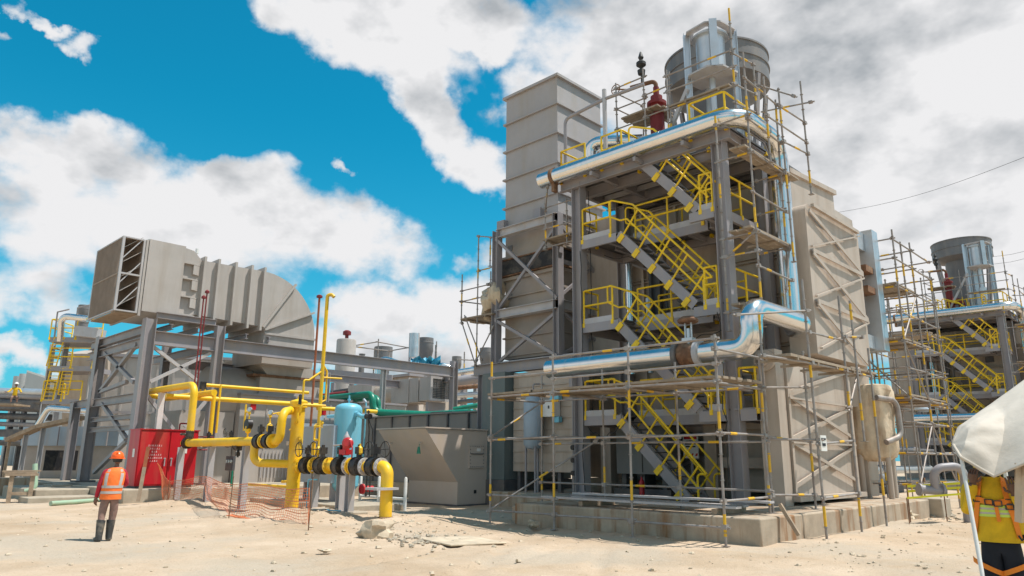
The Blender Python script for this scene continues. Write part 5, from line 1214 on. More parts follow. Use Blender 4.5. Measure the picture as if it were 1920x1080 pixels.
p, q = A(583, 790, Y=VY+1), A(593, 558, Y=VY+1)
t = thing('standpipe', 'thin rust red standpipe beside the tall yellow vent pipe', 'pipe', (p.x, VY+1, 0))
part('pipe', MB().cyl((p.x, VY+1, .3), (p.x, VY+1, q.z), .045, 10), 'rustpipe', t); mb = MB(); mb.lathe([(.05, 0), (.12, .02), (.12, .1), (.05, .14)], (p.x, VY+1, q.z), 10); part('cap', mb, 'redoxide', t)
# --- blue vessel
c = A(649, 850, X=14.2); t = thing('pressure_vessel', 'upright pale blue pressure vessel behind the red valve actuator', 'vessel', (c.x, c.y, 0))
zt_ = A(649, 757, X=14.2).z; r = .47; zb_ = .55
mb = MB(); mb.lathe([(0, zb_-.1), (r*.7, zb_-.02), (r, zb_+.15), (r, zt_-.24), (r*.97, zt_-.15), (r*.85, zt_-.07), (r*.55, zt_-.01), (r*.25, zt_+.01), (0, zt_+.015)], (c.x, c.y, 0), 40); part('shell', mb, 'blue', t)
mb = MB(); mb.cyl((c.x, c.y, zt_), (c.x, c.y, zt_+.28), .03, 10); mb.cyl((c.x, c.y, zt_+.1), (c.x, c.y, zt_+.16), .06, 10); part('top_nozzle', mb, 'blue', t)
zp = A(600, 782, X=14.2).z
part('side_nozzle', MB().pipe([(c.x, c.y+r*.9, zp), (c.x, c.y+1.3, zp)], .06), 'blue', t); mb = MB(); mb.pipe([(c.x, c.y-r*.9, zp+.05), (c.x, c.y-.85, zp-.08), (c.x, c.y-1.1, zp-.08)], .075, .2); mb.lathe([(.13, 0), (.13, .05)], (c.x, c.y-.62, zp), 14, (0, 1, 0)); part('side_nozzle', mb, 'blue', t)
for a in (.4, 2.5, 4.6): part('leg', MB().bar((c.x+r*.8*math.cos(a), c.y+r*.8*math.sin(a), 0), (c.x+r*.8*math.cos(a), c.y+r*.8*math.sin(a), zb_+.2), .1, .1), 'blue', t)
valve(t, (c.x, c.y-1.2, zp-.08), (0, 1, 0), .06, .16)
for dy in (1.15, 1.35):
    mb = MB(); mb.pipe([(c.x, c.y-1.2, zp-.15), (c.x+.1, c.y-dy, zp-.5), (c.x+.1, c.y-dy, .4)], .022, .1); part('drop_pipe', mb, 'black', t)
mb = MB(); mb.pipe([(c.x-.2, c.y-.3, .9), (c.x-.4, c.y+1.0, .9), (c.x-.4, c.y+3.5, .75)], .05, .1); mb.pipe([(c.x-.6, c.y+2.2, .6), (c.x-.6, c.y+6, .6)], .05); part('pipe', mb, 'yellow', t)
# --- small green and black control posts between
for k, (px, py, lb) in enumerate(((430, 870, 'small dark gauge panel on a post behind the orange net'),)):
    p = A(px, py, X=13.2); t = thing('gauge_panel', lb, 'gauge panel', (p.x, p.y, 0)); part('panel', MB().box(p.x, p.y-.3, p.z-.25, p.x+.1, p.y+.35, p.z+.3), 'dsteel', t); part('post', MB().cyl((p.x+.15, p.y, 0), (p.x+.15, p.y, p.z), .04, 8), 'green', t)
    for q in range(3): mb = MB(); mb.lathe([(0, 0), (.07, 0), (.07, .04), (0, .04)], (p.x-.001, p.y-.2+.2*q, p.z+.1), 12, (-1, 0, 0)); part('gauge', mb, 'glass', t)
# --- big grey electrical box behind the column
p = A(595, 830, X=13.6); t = thing('control_cabinet', 'pale grey control cabinet behind the tall yellow column', 'cabinet', (13.6, p.y, 0))
part('body', MB().box(13.6, p.y-1.0, .8, 14.4, p.y+1.0, 2.7), 'bluep', t); part('stand', MB().box(13.7, p.y-.9, 0, 14.3, p.y-.8, .799).box(13.7, p.y+.8, 0, 14.3, p.y+.9, .799), 'steel', t); part('door_seam', MB().box(13.585, p.y-.01, .85, 13.599, p.y+.01, 2.65), 'dsteel', t)
# --- low concrete plinth and white guard posts
mb = MB(); mb.box(12.9, 19.6, -.2, 15.0, 26, .20); solo('concrete_plinth', bevel(solo('plinth', mb, 'conc2'), .03) and mb, 'conc2') if False else bevel(solo('concrete_plinth', mb, 'conc2', 'low concrete plinth carrying the blue vessel behind the valve run', 'plinth'), .03)
t = thing('guard_rail', 'low pale guard rail with round posts left of the brown hopper', 'rail', (14.6, 18.5, 0))
for px in (674, 709, 759): p = A(px, 950, X=14.9); part('post', MB().lathe([(.055, -.1), (.055, .98), (.03, 1.03), (0, 1.04)], (p.x, p.y, 0), 12), 'white', t)
a, b = A(674, 940, X=14.9), A(759, 940, X=14.9)
for z in (.35, .18): part('rail', MB().cyl((14.9, a.y, z), (14.9, b.y, z), .045, 10), 'white', t)
p = A(689, 928, X=14.9); mb = MB(); mb.lathe([(0, 0), (.17, 0), (.17, .06), (0, .06)], (14.7, p.y, .6), 20, (-1, 0, 0)); mb.cyl((14.7, p.y, .6), (15.1, p.y, .6), .1, 12); solo('blind_flange', mb, 'redp', 'round red flange on a stub pipe behind the guard rail', 'flange')
# --- green pipe
t = thing('green_pipe', 'glossy green pipe stepping down onto the grey enclosure roof', 'pipe', (20.8, 20, 3.6))
p0, p1, p2 = A(606, 750, X=20.8), A(700, 736, X=20.8), A(806, 772, X=20.8)
zz = (p0.z+p1.z)/2; z2 = A(715, 772, X=20.8).z
part('pipe', MB().tube(fillet([V(20.8, p0.y+6, zz), V(20.8, p1.y, zz), V(20.8, p1.y, z2), V(22.6, A(806, 771, X=22.6).y, z2-.12), V(22.6, A(880, 758, X=22.6).y, z2-.12)], .5, 7), .17, 20), 'green', t)
part('pipe', MB().tube(fillet([V(21.25, p0.y+6, zz-.12), V(21.25, p1.y+.2, zz-.12), V(21.25, p1.y+.2, z2), V(23.0, A(806, 771, X=22.6).y+.4, z2-.12), V(23.0, A(880, 758, X=22.6).y, z2-.12)], .5, 7), .15, 20), 'green', t)
for y in (p1.y+2.5, p1.y+6): part('pipe_support', MB().box(20.7, y-.1, 0, 20.9, y+.1, zz-.17), 'steel', t)
p = A(686, 763, X=19.8); t = thing('relief_station', 'thin pale blue instrument pipe with small valves beside green pipe', 'valve', (19.8, p.y, 0))
part('pipe', MB().cyl((19.8, p.y, 0), (19.8, p.y, p.z+.2), .04, 10), 'blue', t); mb = MB(); mb.box(19.7, p.y-.12, p.z-.05, 19.9, p.y+.12, p.z+.05); mb.cyl((19.8, p.y, p.z+.2), (19.8, p.y+.2, p.z+.35), .07, 10); part('valve', mb, 'alu2', t)

# ================================================================== ORANGE SAFETY NET
t = thing('safety_net', 'sagging orange plastic safety net strung on thin stakes before the gas yard', 'safety net', (8.8, 18.7, 0))
ST = [(A(312, 945, Z=.05), .95), (A(317, 900, Z=.5), .9), (A(428, 978, Z=.06), 1.1), (A(578, 994, Z=.05), 1.15)]
top = [(A(295, 868, D=25.6)), (A(318, 905, D=25.5)), (A(372, 893, D=25.2)), (A(425, 905, D=19.3)), (A(500, 912, D=18.3)), (A(578, 918, D=17.2))]
bot = [(A(308, 938, D=25.6)), (A(318, 945, D=25.3)), (A(390, 940, D=24.6)), (A(432, 966, D=18.9)), (A(505, 978, D=17.9)), (A(576, 992, D=17.0))]
def lerpc(c, u):
    k = min(len(c)-2, int(u*(len(c)-1))); f = u*(len(c)-1)-k; return c[k].lerp(c[k+1], f)
mb = MB(); nu, nv = 120, 13
def NP(u, v):
    a, b = lerpc(top, u), lerpc(bot, u); p = a.lerp(b, v); p.z -= .04*math.sin(u*23)*(1-v)+.05*v*math.sin(u*41)
    p += V(.06, .04, 0)*math.sin(u*31+v*5); return p
for j in range(nv+1):
    for i in range(nu):
        if rnd.random() < .05: continue
        mb.bar(NP(i/nu, j/nv), NP((i+1)/nu, j/nv), .005, .010 if j % 4 else .02)
for i in range(0, nu+1, 1):
    for j in range(nv):
        if rnd.random() < .05: continue
        mb.bar(NP(i/nu, j/nv), NP(i/nu, (j+1)/nv), .005, .008)
part('netting', mb, 'net', t)
mb = MB(); c0 = [A(430, 968, D=18.5), A(470, 975, D=18.2), A(540, 985, D=17.6), A(575, 995, D=17.2)]
for k in range(3):
    q = c0[k], c0[k+1]; mb.bar(q[0]+V(0, 0, .03), q[1]+V(0, 0, .03), .22, .02)
mb.bar(A(580, 915, D=17.2), A(578, 995, D=17.2), .015, .05)
part('rolled_edge', mb, 'net', t)
for (p, h) in ST[0:1]+ST[2:]: part('stake', MB().cyl((p.x, p.y, p.z-.1), (p.x+.03, p.y, p.z+h), .013, 8), 'rust', t)
# ================================================================== PEOPLE
def skin_mesh(verts, edges, root=0, levels=2):
    """one continuous surface grown round a jointed skeleton; verts = [(co, rx, ry)]"""
    me = bpy.data.meshes.new('skeleton'); me.from_pydata([v[0] for v in verts], edges, []); o = bpy.data.objects.new('skeleton', me); COL.objects.link(o)
    sk = o.modifiers.new('skin', 'SKIN'); sk.use_smooth_shade = True; sk.branch_smoothing = .6
    sv = me.skin_vertices[0].data if me.skin_vertices else None
    if sv is None:
        bm = __import__('bmesh').new(); bm.from_mesh(me); bm.verts.layers.skin.verify(); bm.to_mesh(me); bm.free(); sv = me.skin_vertices[0].data
    for i, v in enumerate(verts): sv[i].radius = (v[1], v[2]); sv[i].use_root = (i == root)
    ss = o.modifiers.new('sub', 'SUBSURF'); ss.levels = levels; ss.render_levels = levels
    dg = bpy.context.evaluated_depsgraph_get(); out = bpy.data.meshes.new_from_object(o.evaluated_get(dg))
    bpy.data.objects.remove(o); bpy.data.meshes.remove(me)
    mb = MB(); mb.add([v.co[:] for v in out.vertices], [tuple(p.vertices) for p in out.polygons], True); bpy.data.meshes.remove(out); return mb
class Frame:
    """figure space: x to the picture's right, y away from the camera, z up"""
    def __init__(s, o, yaw=0):
        s.o = V(*o); f = V(s.o.x, s.o.y, 0).normalized(); r = V(f.y, -f.x, 0); c, q = math.cos(yaw), math.sin(yaw)
        s.x = r*c+f*q; s.y = f*c-r*q
    lean = 0.0
    def __call__(s, p): return s.o+s.x*(p[0]-s.lean*p[2])+s.y*p[1]+V(0, 0, p[2])
    def mb(s, m): m.v = [tuple(s(p)) for p in m.v]; return m
def loft(secs, n=28, a0=0, a1=360, off=0.0, th=.006, open_=False):
    """thin cloth wrapped round elliptical sections (cx, cy, z, rx, ry)"""
    mb = MB(); vs = []; full = abs(a1-a0) >= 359
    k = n if full else n+1
    for o in (off, off+th):
        for (cx, cy, z, rx, ry) in secs:
            for j in range(k):
                a = R(a0+(a1-a0)*j/n); vs.append((cx+(rx+o)*math.cos(a), cy+(ry+o)*math.sin(a), z))
    m = len(secs); fs = []
    for L_ in (0, 1):
        b = L_*m*k
        for i in range(m-1):
            for j in range(k if full else k-1):
                q = (b+i*k+j, b+i*k+(j+1) % k, b+(i+1)*k+(j+1) % k, b+(i+1)*k+j); fs.append(q if L_ else q[::-1])
    for i in (0, m-1):
        for j in range(k if full else k-1): fs.append((i*k+j, i*k+(j+1) % k, m*k+i*k+(j+1) % k, m*k+i*k+j))
    if not full:
        for j in (0, k-1):
            for i in range(m-1): fs.append((i*k+j, (i+1)*k+j, m*k+(i+1)*k+j, m*k+i*k+j))
    return mb.add(vs, fs, True)
def interp(secs, z):
    for a, b in zip(secs[:-1], secs[1:]):
        if a[2] <= z <= b[2]: f = (z-a[2])/(b[2]-a[2]); return tuple(a[i]+(b[i]-a[i])*f for i in range(5))
    return secs[0] if z < secs[0][2] else secs[-1]
def band(secs, z0, z1, a0=0, a1=360, off=.008, n=28): 
    zs = [z0+(z1-z0)*k/4 for k in range(5)]; return loft([interp(secs, z) for z in zs], n, a0, a1, off, .004)
def hand(p, d, palm_n, s=1.0, curl=.5, flip=1, thumb_out=True):
    """palm with four unequal fingers and a thumb, each its own bent chain"""
    p, d, nn = V(*p), V(*d).normalized(), V(*palm_n).normalized(); sd = d.cross(nn).normalized()*flip
    mb = MB(); pl = .09*s
    mb.tube([p, p+d*pl*.5, p+d*pl], .02*s, 10, True, [.024*s, .036*s, .034*s])
    for i in (-1, 1): mb.tube([p+sd*.012*i*s, p+sd*.026*i*s+d*pl*.6, p+sd*.03*i*s+d*pl], .017*s, 8, True, [.016*s, .018*s, .015*s])
    for k, ln in enumerate((.068, .078, .072, .056)):
        b = p+d*pl*.93+sd*(.033-.022*k)*s; dd = d.copy(); pts = [b]
        for q in range(3):
            dd = (dd+nn*curl*(.45+.3*q)).normalized(); pts.append(pts[-1]+dd*ln*s*(.45, .32, .25)[q])
        mb.tube(pts, .009*s, 8, True, [.0098*s, .0092*s, .0085*s, .006*s])
    b = p+d*pl*.25+sd*.030*s; dd = (sd+d*.6+nn*.3).normalized(); mb.tube([b, b+dd*.035*s, b+(dd+d*.6).normalized()*.062*s], .010*s, 8, True, [.013*s, .011*s, .007*s])
    return mb
def head(mb_sk, c, fwd, mat_root, s=1.0):
    """head with brow, nose, mouth, eyes and ears"""
    c, f = V(*c), V(*fwd).normalized(); r = V(f.y, -f.x, 0).normalized(); mb = MB(); vs = []; nu, nv = 26, 18
    for j in range(nv+1):
        th = math.pi*j/nv; z = math.cos(th)
        for i in range(nu):
            a = 2*math.pi*i/nu; x, y = math.sin(th)*math.sin(a), math.sin(th)*math.cos(a)
            w = .074*(1-.22*max(0, -z)**1.5); dpt = .094*(1-.18*max(0, -z)); h = .118
            k = 0
            if y > 0: k += .022*math.exp(-((x*3.6)**2+((z+.12)*4.2)**2))+.008*math.exp(-((x*2)**2+((z-.22)*6)**2))-.008*math.exp(-(((abs(x)-.36)*5)**2+((z-.06)*6)**2))+.009*math.exp(-((x*2.6)**2+((z+.50)*9)**2))+.012*math.exp(-((x*2.6)**2+((z+.86)*5)**2))
            p = c+r*(x*w*s)+f*((y*dpt+k)*s)+V(0, 0, z*h*s); vs.append(p)
    mb.add(vs, [(j*nu+i, (j+1)*nu+i, (j+1)*nu+(i+1) % nu, j*nu+(i+1) % nu) for j in range(nv) for i in range(nu)], True)
    for sx in (-1, 1):
        e = c+r*(sx*.075*s)+V(0, 0, -.005); mb.tube([e+f*.012-V(0, 0, .028), e+r*sx*.012-V(0, 0, .0), e-f*.008+V(0, 0, .028)], .010, 8, True, [.007, .013, .010])
    return mb

# ---- walking worker seen from behind, orange vest
o = A(197, 1014, Z=.0); o = V(o.x, o.y, gz(o.x, o.y)); F1 = Frame(o); F1.lean = .075
t = thing('person', 'person in orange helmet and orange reflective vest walking away on open sand', 'person', o)
sk = [((.06, 0, .86), .125, .10), ((.08, .0, 1.02), .13, .10), ((.11, .02, 1.22), .155, .105), ((.13, .03, 1.36), .10, .085), ((.145, .045, 1.45), .052, .052), ((.15, .06, 1.50), .05, .05),
      ((-.04, .02, 1.345), .068, .065), ((-.135, .0, 1.09), .054, .054), ((-.185, .06, .87), .040, .040), ((-.20, .08, .80), .028, .033),
      ((.29, .02, 1.345), .068, .065), ((.335, .03, 1.10), .054, .054), ((.30, .26, 1.06), .042, .042), ((.28, .34, 1.06), .03, .033),
      ((-.035, .0, .80), .105, .10), ((-.08, -.02, .50), .072, .072), ((-.10, -.10, .22), .055, .055), ((-.115, -.11, .10), .045, .045),
      ((.15, .0, .80), .105, .10), ((.115, .03, .48), .074, .074), ((.065, .02, .22), .056, .056), ((.06, .01, .10), .046, .046)]
ed = [(0, 1), (1, 2), (2, 3), (3, 4), (4, 5), (3, 6), (6, 7), (7, 8), (8, 9), (3, 10), (10, 11), (11, 12), (12, 13), (0, 14), (14, 15), (15, 16), (16, 17), (0, 18), (18, 19), (19, 20), (20, 21)]
mb = skin_mesh(sk, ed)
for i, f in enumerate(mb.f):
    c = sum((V(*mb.v[k]) for k in f), V(0, 0, 0))/len(f)
    arm = c.x < -.10 and c.z > .78 or c.x > .27 and c.z > .95
    mb.mi[i] = 2 if c.z > 1.42 and .02 < c.x < .28 else (2 if (c.x < -.165 and c.z < .845) else (0 if (c.z > .87 or arm) else 1))
hm_ = hand((-.195, .075, .83), (-.15, .15, -1), (.6, .5, 0), 1.0, .45, 1); h2 = hand((.285, .32, 1.06), (-.05, 1, 0), (0, 0, -1), 1, .5)
hd = head(None, (.155, .075, 1.585), (0.1, 1, -.05), None)
for m in (hm_, h2, hd): mb.m = 2; mb.add(m.v, m.f, True)
part('body', F1.mb(mb), ['shirtred', 'trous', 'skin2'], t)
SV = [(.055, .0, .80, .185, .135), (.065, .0, .90, .178, .132), (.085, .0, 1.05, .178, .130), (.11, .015, 1.22, .196, .135), (.125, .02, 1.32, .188, .125), (.133, .025, 1.385, .145, .10), (.14, .035, 1.42, .085, .07)]
v_ = part('vest', F1.mb(loft(SV, 32, off=.006)), 'vest', t)
mb = MB()
for (a, b) in ((.91, .96), (1.02, 1.07)):
    q = band(SV, a, b, off=.014); mb.add(q.v, q.f, True)
for (a0, a1) in ((-142, -122), (-58, -38)):
    q = band(SV, 1.02, 1.385, a0, a1, off=.013, n=5); mb.add(q.v, q.f, True)
part('reflective_band', F1.mb(mb), 'refl', v_)
mb = MB(); cx, cy, cz_ = .155, .07, 1.60
mb.lathe([(.118, 0), (.122, .02), (.118, .06), (.10, .105), (.065, .135), (.03, .148), (0, .15)], (cx, cy, cz_), 24); mb.lathe([(.116, .0), (.15, -.006), (.15, .004), (.118, .012)], (cx, cy+.01, cz_), 24); mb.bar((cx, cy-.11, cz_+.07), (cx, cy+.11, cz_+.10), .025, .1)
part('helmet', F1.mb(mb), 'helmet', t)
mb = MB(); mb.lathe([(.082, -.075), (.094, -.03), (.094, .01)], (cx, cy-.01, cz_), 20); part('hair', F1.mb(mb), 'black', t)
for (tp, an, toe, ml) in (((-.085, -.045, .40), (-.112, -.11, .10), (-.165, -.02, .045), 1), ((.088, .025, .40), (.06, .01, .10), (.05, .15, .05), 1)):
    mb = MB(); tp, an, toe = V(*tp), V(*an), V(*toe)
    mb.tube([tp, tp.lerp(an, .5), an, an+V(0, -.01, -.07)], .07, 16, True, [.082, .072, .062, .058])
    mb.tube([an+V(0, -.05, -.055), an.lerp(toe, .5)+V(0, 0, -.02), toe], .05, 14, True, [.045, .052, .046]); part('boot', F1.mb(mb), 'boots', t)

# ---- worker under the canopy at right, facing the camera
w = A(1874, 1000, Z=1.0); w = V(w.x, w.y, 0); F2 = Frame(w, R(-6))
t = thing('person', 'person in yellow work shirt and orange harness standing under the white canopy', 'person', w)
sk = [((.0, 0, .93), .155, .115), ((.0, -.01, 1.10), .165, .12), ((.0, -.01, 1.30), .19, .125), ((.0, .02, 1.43), .11, .09), ((.0, .01, 1.50), .056, .056), ((.01, -.01, 1.56), .055, .055),
      ((-.205, .02, 1.43), .085, .08), ((-.225, -.06, 1.17), .064, .064), ((-.15, -.16, 1.40), .052, .052), ((-.135, -.175, 1.47), .034, .036),
      ((.20, .02, 1.42), .085, .08), ((.27, -.02, 1.15), .066, .066), ((.19, -.20, 1.32), .05, .05), ((.18, -.22, 1.38), .034, .036),
      ((-.088, 0, .84), .122, .118), ((-.075, -.03, .47), .09, .092), ((-.075, .02, .14), .06, .064), ((-.075, .01, .07), .05, .055),
      ((.092, 0, .84), .122, .118), ((.072, .0, .47), .09, .092), ((.06, .04, .14), .06, .064), ((.06, .03, .07), .05, .055)]
mb = skin_mesh(sk, ed)
for i, f in enumerate(mb.f):
    c = sum((V(*mb.v[k]) for k in f), V(0, 0, 0))/len(f)
    mb.mi[i] = 2 if (abs(c.x) < .09 and c.z > 1.50) or (c.y < -.165 and c.z > 1.43 and c.x < 0) or (c.y < -.2 and c.z > 1.345 and c.x > 0) else (0 if c.z > .98 or abs(c.x) > .2 else 1)
a_ = hand((-.137, -.172, 1.45), (.12, -.15, 1), (.4, .9, 0), 1.0, .9, -1); b_ = hand((.182, -.215, 1.36), (-.1, -.1, 1), (-.3, .9, 0), 1.05, .5, 1)
hd = head(None, (.012, -.03, 1.665), (0, -1, -.1), None)
for m in (a_, b_, hd): mb.m = 2; mb.add(m.v, m.f, True)
part('body', F2.mb(mb), ['shirty', 'navy', 'skin'], t)
SV = [(0, 0, .93, .205, .150), (0, 0, 1.02, .200, .150), (0, -.005, 1.15, .196, .15), (0, -.005, 1.30, .208, .155), (0, 0, 1.40, .195, .14), (0, .01, 1.47, .125, .10), (0, .01, 1.51, .075, .075)]
sh = part('shirt', F2.mb(loft([(c[0]+.006*math.sin(i*2), c[1], c[2], c[3]+.004*math.sin(i*3), c[4]) for i, c in enumerate(SV)], 36, off=.004)), 'shirty', t)
mb = MB()
for (z0, z1) in ((1.155, 1.178), (1.195, 1.218), (1.235, 1.258)): q = band(SV, z0, z1, -172, -8, off=.014, n=20); mb.add(q.v, q.f, True)
part('reflective_band', F2.mb(mb), 'reflg', sh)
mb = MB(); q = band(SV, 1.178, 1.195, -172, -8, off=.0125, n=20); mb.add(q.v, q.f, True); q = band(SV, 1.218, 1.235, -172, -8, off=.0125, n=20); mb.add(q.v, q.f, True); part('reflective_band', F2.mb(mb), 'refl', sh)
def on(x, z, off=.026):
    s_ = interp(SV, z); u = max(-1, min(1, (x-s_[0])/(s_[3]+off))); return V(x, s_[1]-(s_[4]+off)*math.sqrt(max(0, 1-u*u)), z)
mb = MB()
def strap(pts, w=.044):
    P = []
    for a, b in zip(pts[:-1], pts[1:]):
        for k in range(6): P.append(on(a[0]+(b[0]-a[0])*k/6, a[1]+(b[1]-a[1])*k/6))
    P.append(on(*pts[-1]))
    for a, b in zip(P[:-1], P[1:]):
        m = (a+b)/2; s_ = interp(SV, m.z); n_ = V((m.x-s_[0])/s_[3]**2, (m.y-s_[1])/s_[4]**2, 0).normalized(); d_ = (b-a).normalized(); mb.bar(a-d_*.004, b+d_*.004, w, .007, n_)
strap([(-.09, 1.50), (-.12, 1.30), (-.16, 1.10), (-.185, 1.0)]); strap([(.09, 1.50), (.115, 1.30), (.15, 1.12), (.165, .98)])
strap([(-.125, 1.31), (.0, 1.275), (.13, 1.30)], .05); strap([(.02, 1.28), (.03, 1.12)], .03)
part('harness', F2.mb(mb), 'harness', t)
mb = MB()
for (x, z) in ((-.122, 1.31), (-.03, 1.285), (.04, 1.275), (.125, 1.29), (.125, 1.25)):
    p = on(x, z, .034)
    for q in (-1, 1): mb.bar(p+V(-.032, 0, .024*q), p+V(.032, 0, .024*q), .012, .008, (0, 0, 1)); mb.bar(p+V(.03*q, 0, -.024), p+V(.03*q, 0, .024), .010, .008, (0, 1, 0))
part('buckle', F2.mb(mb), 'black', t)
mb = MB()
for (x0, s_) in ((-.105, -1), (.095, 1)):
    for k in range(14):
        a0, a1 = R(180+k*13), R(180+(k+1)*13); z = lambda a: .70+.06*math.cos(a)*s_
        mb.bar((x0+.128*math.cos(a0), .128*math.sin(a0), z(a0)), (x0+.128*math.cos(a1), .128*math.sin(a1), z(a1)), .007, .042, (0, 0, 1))
part('leg_strap', F2.mb(mb), 'harness', t)
mb = MB(); mb.lathe([(.125, 0), (.16, -.004), (.16, .006), (.125, .012), (.12, .06), (.10, .105), (.06, .14), (0, .15)], (.012, -.02, 1.70), 24); part('helmet', F2.mb(mb), 'white', t)
mb = MB(); mb.tube([(.19, -.08, 1.0), (.22, -.12, .93), (.25, -.14, .84), (.27, -.13, .80)], .014, 8); mb.tube([(.16, -.14, 1.0), (.18, -.15, .96), (.27, -.2, 1.04)], .009, 8); part('lanyard', F2.mb(mb), 'black', t)
mb = MB()
for x in (-.1, .06): mb.tube([(x, .05, .10), (x, -.05, .05), (x, -.15, .04)], .05, 14, True, [.06, .055, .045])
part('boots', F2.mb(mb), 'black', t)

# ================================================================== WHITE CANOPY over the right worker
t = thing('canopy', 'dusty white canvas canopy sagging low over the worker at right', 'canopy', A(1905, 1060, Z=0))
UP = [A(1786, 826, D=6.6), A(1796, 800, D=6.9), A(1860, 755, D=7.2), A(1925, 708, D=7.4), A(2010, 650, D=7.4), A(2120, 590, D=7.3)]
DN = [A(1786, 834, D=6.5), A(1800, 857, D=6.3), A(1862, 893, D=6.15), A(1926, 866, D=5.9), A(2010, 850, D=5.6), A(2120, 850, D=5.3)]
mb = MB(); nu, nv = 60, 26; vs = []
for j in range(nv+1):
    for i in range(nu+1):
        u, v = i/nu, j/nv; a, b = lerpc(UP, u), lerpc(DN, u); p = a.lerp(b, v)
        n_ = V(-.5, -.6, .6)*(math.sin(math.pi*v)*.22*min(1, u*4))
        w_ = .022*noise.noise(V(u*5, v*9, 2))+.012*noise.noise(V(u*14+v*9, v*6, 5))+.007*math.sin(v*14+u*7)*math.sin(math.pi*v)
        vs.append(p+n_+V(-.5, -.6, .6)*w_)
for th in (0, 1):
    pass
k = nu+1; off_ = V(.006, .008, -.01); vs2 = [p+off_ for p in vs]; fs = []
for j in range(nv):
    for i in range(nu):
        q = (j*k+i, j*k+i+1, (j+1)*k+i+1, (j+1)*k+i); fs.append(q); fs.append(tuple(x+len(vs) for x in q[::-1]))
for i in range(nu): fs += [(i, i+len(vs), i+1+len(vs), i+1), (nv*k+i, nv*k+i+1, nv*k+i+1+len(vs), nv*k+i+len(vs))]
for j in range(nv): fs += [(j*k, (j+1)*k, (j+1)*k+len(vs), j*k+len(vs)), (j*k+nu, j*k+nu+len(vs), (j+1)*k+nu+len(vs), (j+1)*k+nu)]
mb.add(vs+vs2, fs, True); part('fabric', mb, 'canvas', t)
mb = MB(); mb.tube([p+V(-.006, -.008, .0) for p in DN], .012, 8); part('hem', mb, 'canvas', t)
a, b = A(1801, 850, D=6.35), A(1846, 1100, D=5.75); b = V(b.x, b.y, b.z)
def topole(a, b): d = (b-a); k = (a.z-0)/(a.z-b.z); return a+d*k
mb = MB(); mb.cyl(a, topole(a, b), .016, 12); part('pole', mb, 'white', t)
a, b = A(1878, 840, D=7.5), A(1915, 1080, D=7.05); mb = MB(); mb.cyl(a, topole(a, b), .019, 12); part('pole', mb, 'white', t)
mb = MB(); vs = []
for j in range(12):
    for i in range(8):
        p = A(1904+i*12, 868+j*10+ (3*math.sin(i*1.7)), D=6.0+.05*math.sin(i*1.9+j*.3)); vs.append(p)
vs2 = [p+V(.006, .008, 0) for p in vs]; fs = []
for j in range(11):
    for i in range(7): q = (j*8+i, j*8+i+1, (j+1)*8+i+1, (j+1)*8+i); fs += [q, tuple(x+96 for x in q[::-1])]
mb.add(vs+vs2, fs, True); part('side_flap', mb, 'tancloth', t)
p = A(1921, 996, D=6.0); mb = MB(); mb.box(p.x-.05, p.y-.3, p.z-.05, p.x+.05, p.y+.02, p.z+.05); solo('timber_offcut', mb, 'wood', 'brown timber block at the right edge beside the worker', 'timber') if False else None
# ================================================================== SECOND UNIT along the row (same build, 35 m further)
DX = (35.2, 0, 0)
t2 = moved(tower, DX, 'grey steel stair tower with yellow handrails, farther one at the right edge')
moved(ring, DX, 'shiny clad pipe round the top deck of the farther stair tower at right')
moved(silencer, (35.2, .1, .65), 'round grey silencer drum on top of the farther stair tower at right')
moved(expander, (35.2, .1, .5), 'small framed drum before the silencer of the farther stair tower')
moved(relief, DX, 'dark red safety valve on the roof of the farther stair tower')
moved(casing, DX, 'beige boiler casing behind the farther stair tower at right')
moved(unit_pipe, DX, 'shiny clad pipe at the foot of the farther stair tower')
t = thing('concrete_pad', 'concrete pad under the farther stair tower at the right edge', 'foundation', (49, 6.9, 0)); mb = MB(); mb.box(49.3, 6.95, -.2, 62, 22, PADZ); part('slab', mb, 'conc2', t)
moved(scafC, DX, 'scaffold with plank decks hanging on the near corner of the farther stair tower')
moved(scafD, DX, 'scaffold on the roof of the farther stair tower beside its red safety valve')
# ---- scaffold between the two units
P = []; Lg = []; xs = (26.5, 28.6, 30.8); ys = (7.5, 9.2)
for X in xs:
    for Y in ys: P.append((X, Y, 0, 9.5 if X < 30 else 8.8))
P += [(27.5, 7.5, 5.6, 9.3), (26.5, 8.4, 3.6, 9.0)]
for z in (.9, 1.9, 2.9, 3.7, 4.7, 5.6, 6.6, 7.5, 8.5, 9.2):
    for Y in ys: Lg += [((xs[0], Y, z), (xs[1], Y, z)), ((xs[1], Y, z), (xs[2], Y, z))]
    for X in xs: Lg.append(((X, ys[0], z), (X, ys[1], z)))
Lg += [((26.5, 7.5, .9), (28.6, 7.5, 2.9)), ((28.6, 7.5, 3.7), (26.5, 7.5, 5.6)), ((26.5, 7.5, 5.6), (28.6, 7.5, 7.5)), ((28.6, 7.5, 2.9), (30.8, 7.5, .9)), ((26.5, 7.5, 3.7), (26.5, 9.2, 5.6))]
scaffold('tall scaffold with plank decks standing between the two stair towers', (26.5, 7.5, 0), P, Lg, [(26.4, 30.8, 7.5, 9.2, 3.78, 'x'), (26.4, 29.6, 7.5, 9.2, 5.68, 'x'), (26.4, 28.7, 7.5, 9.2, 7.58, 'x')], rr=random.Random(31), r=.03)
P = [(36, y, 0, 9.8) for y in (9.2, 11.2, 13.4)]+[(38.2, y, 0, 9.5) for y in (9.2, 11.2, 13.4)]
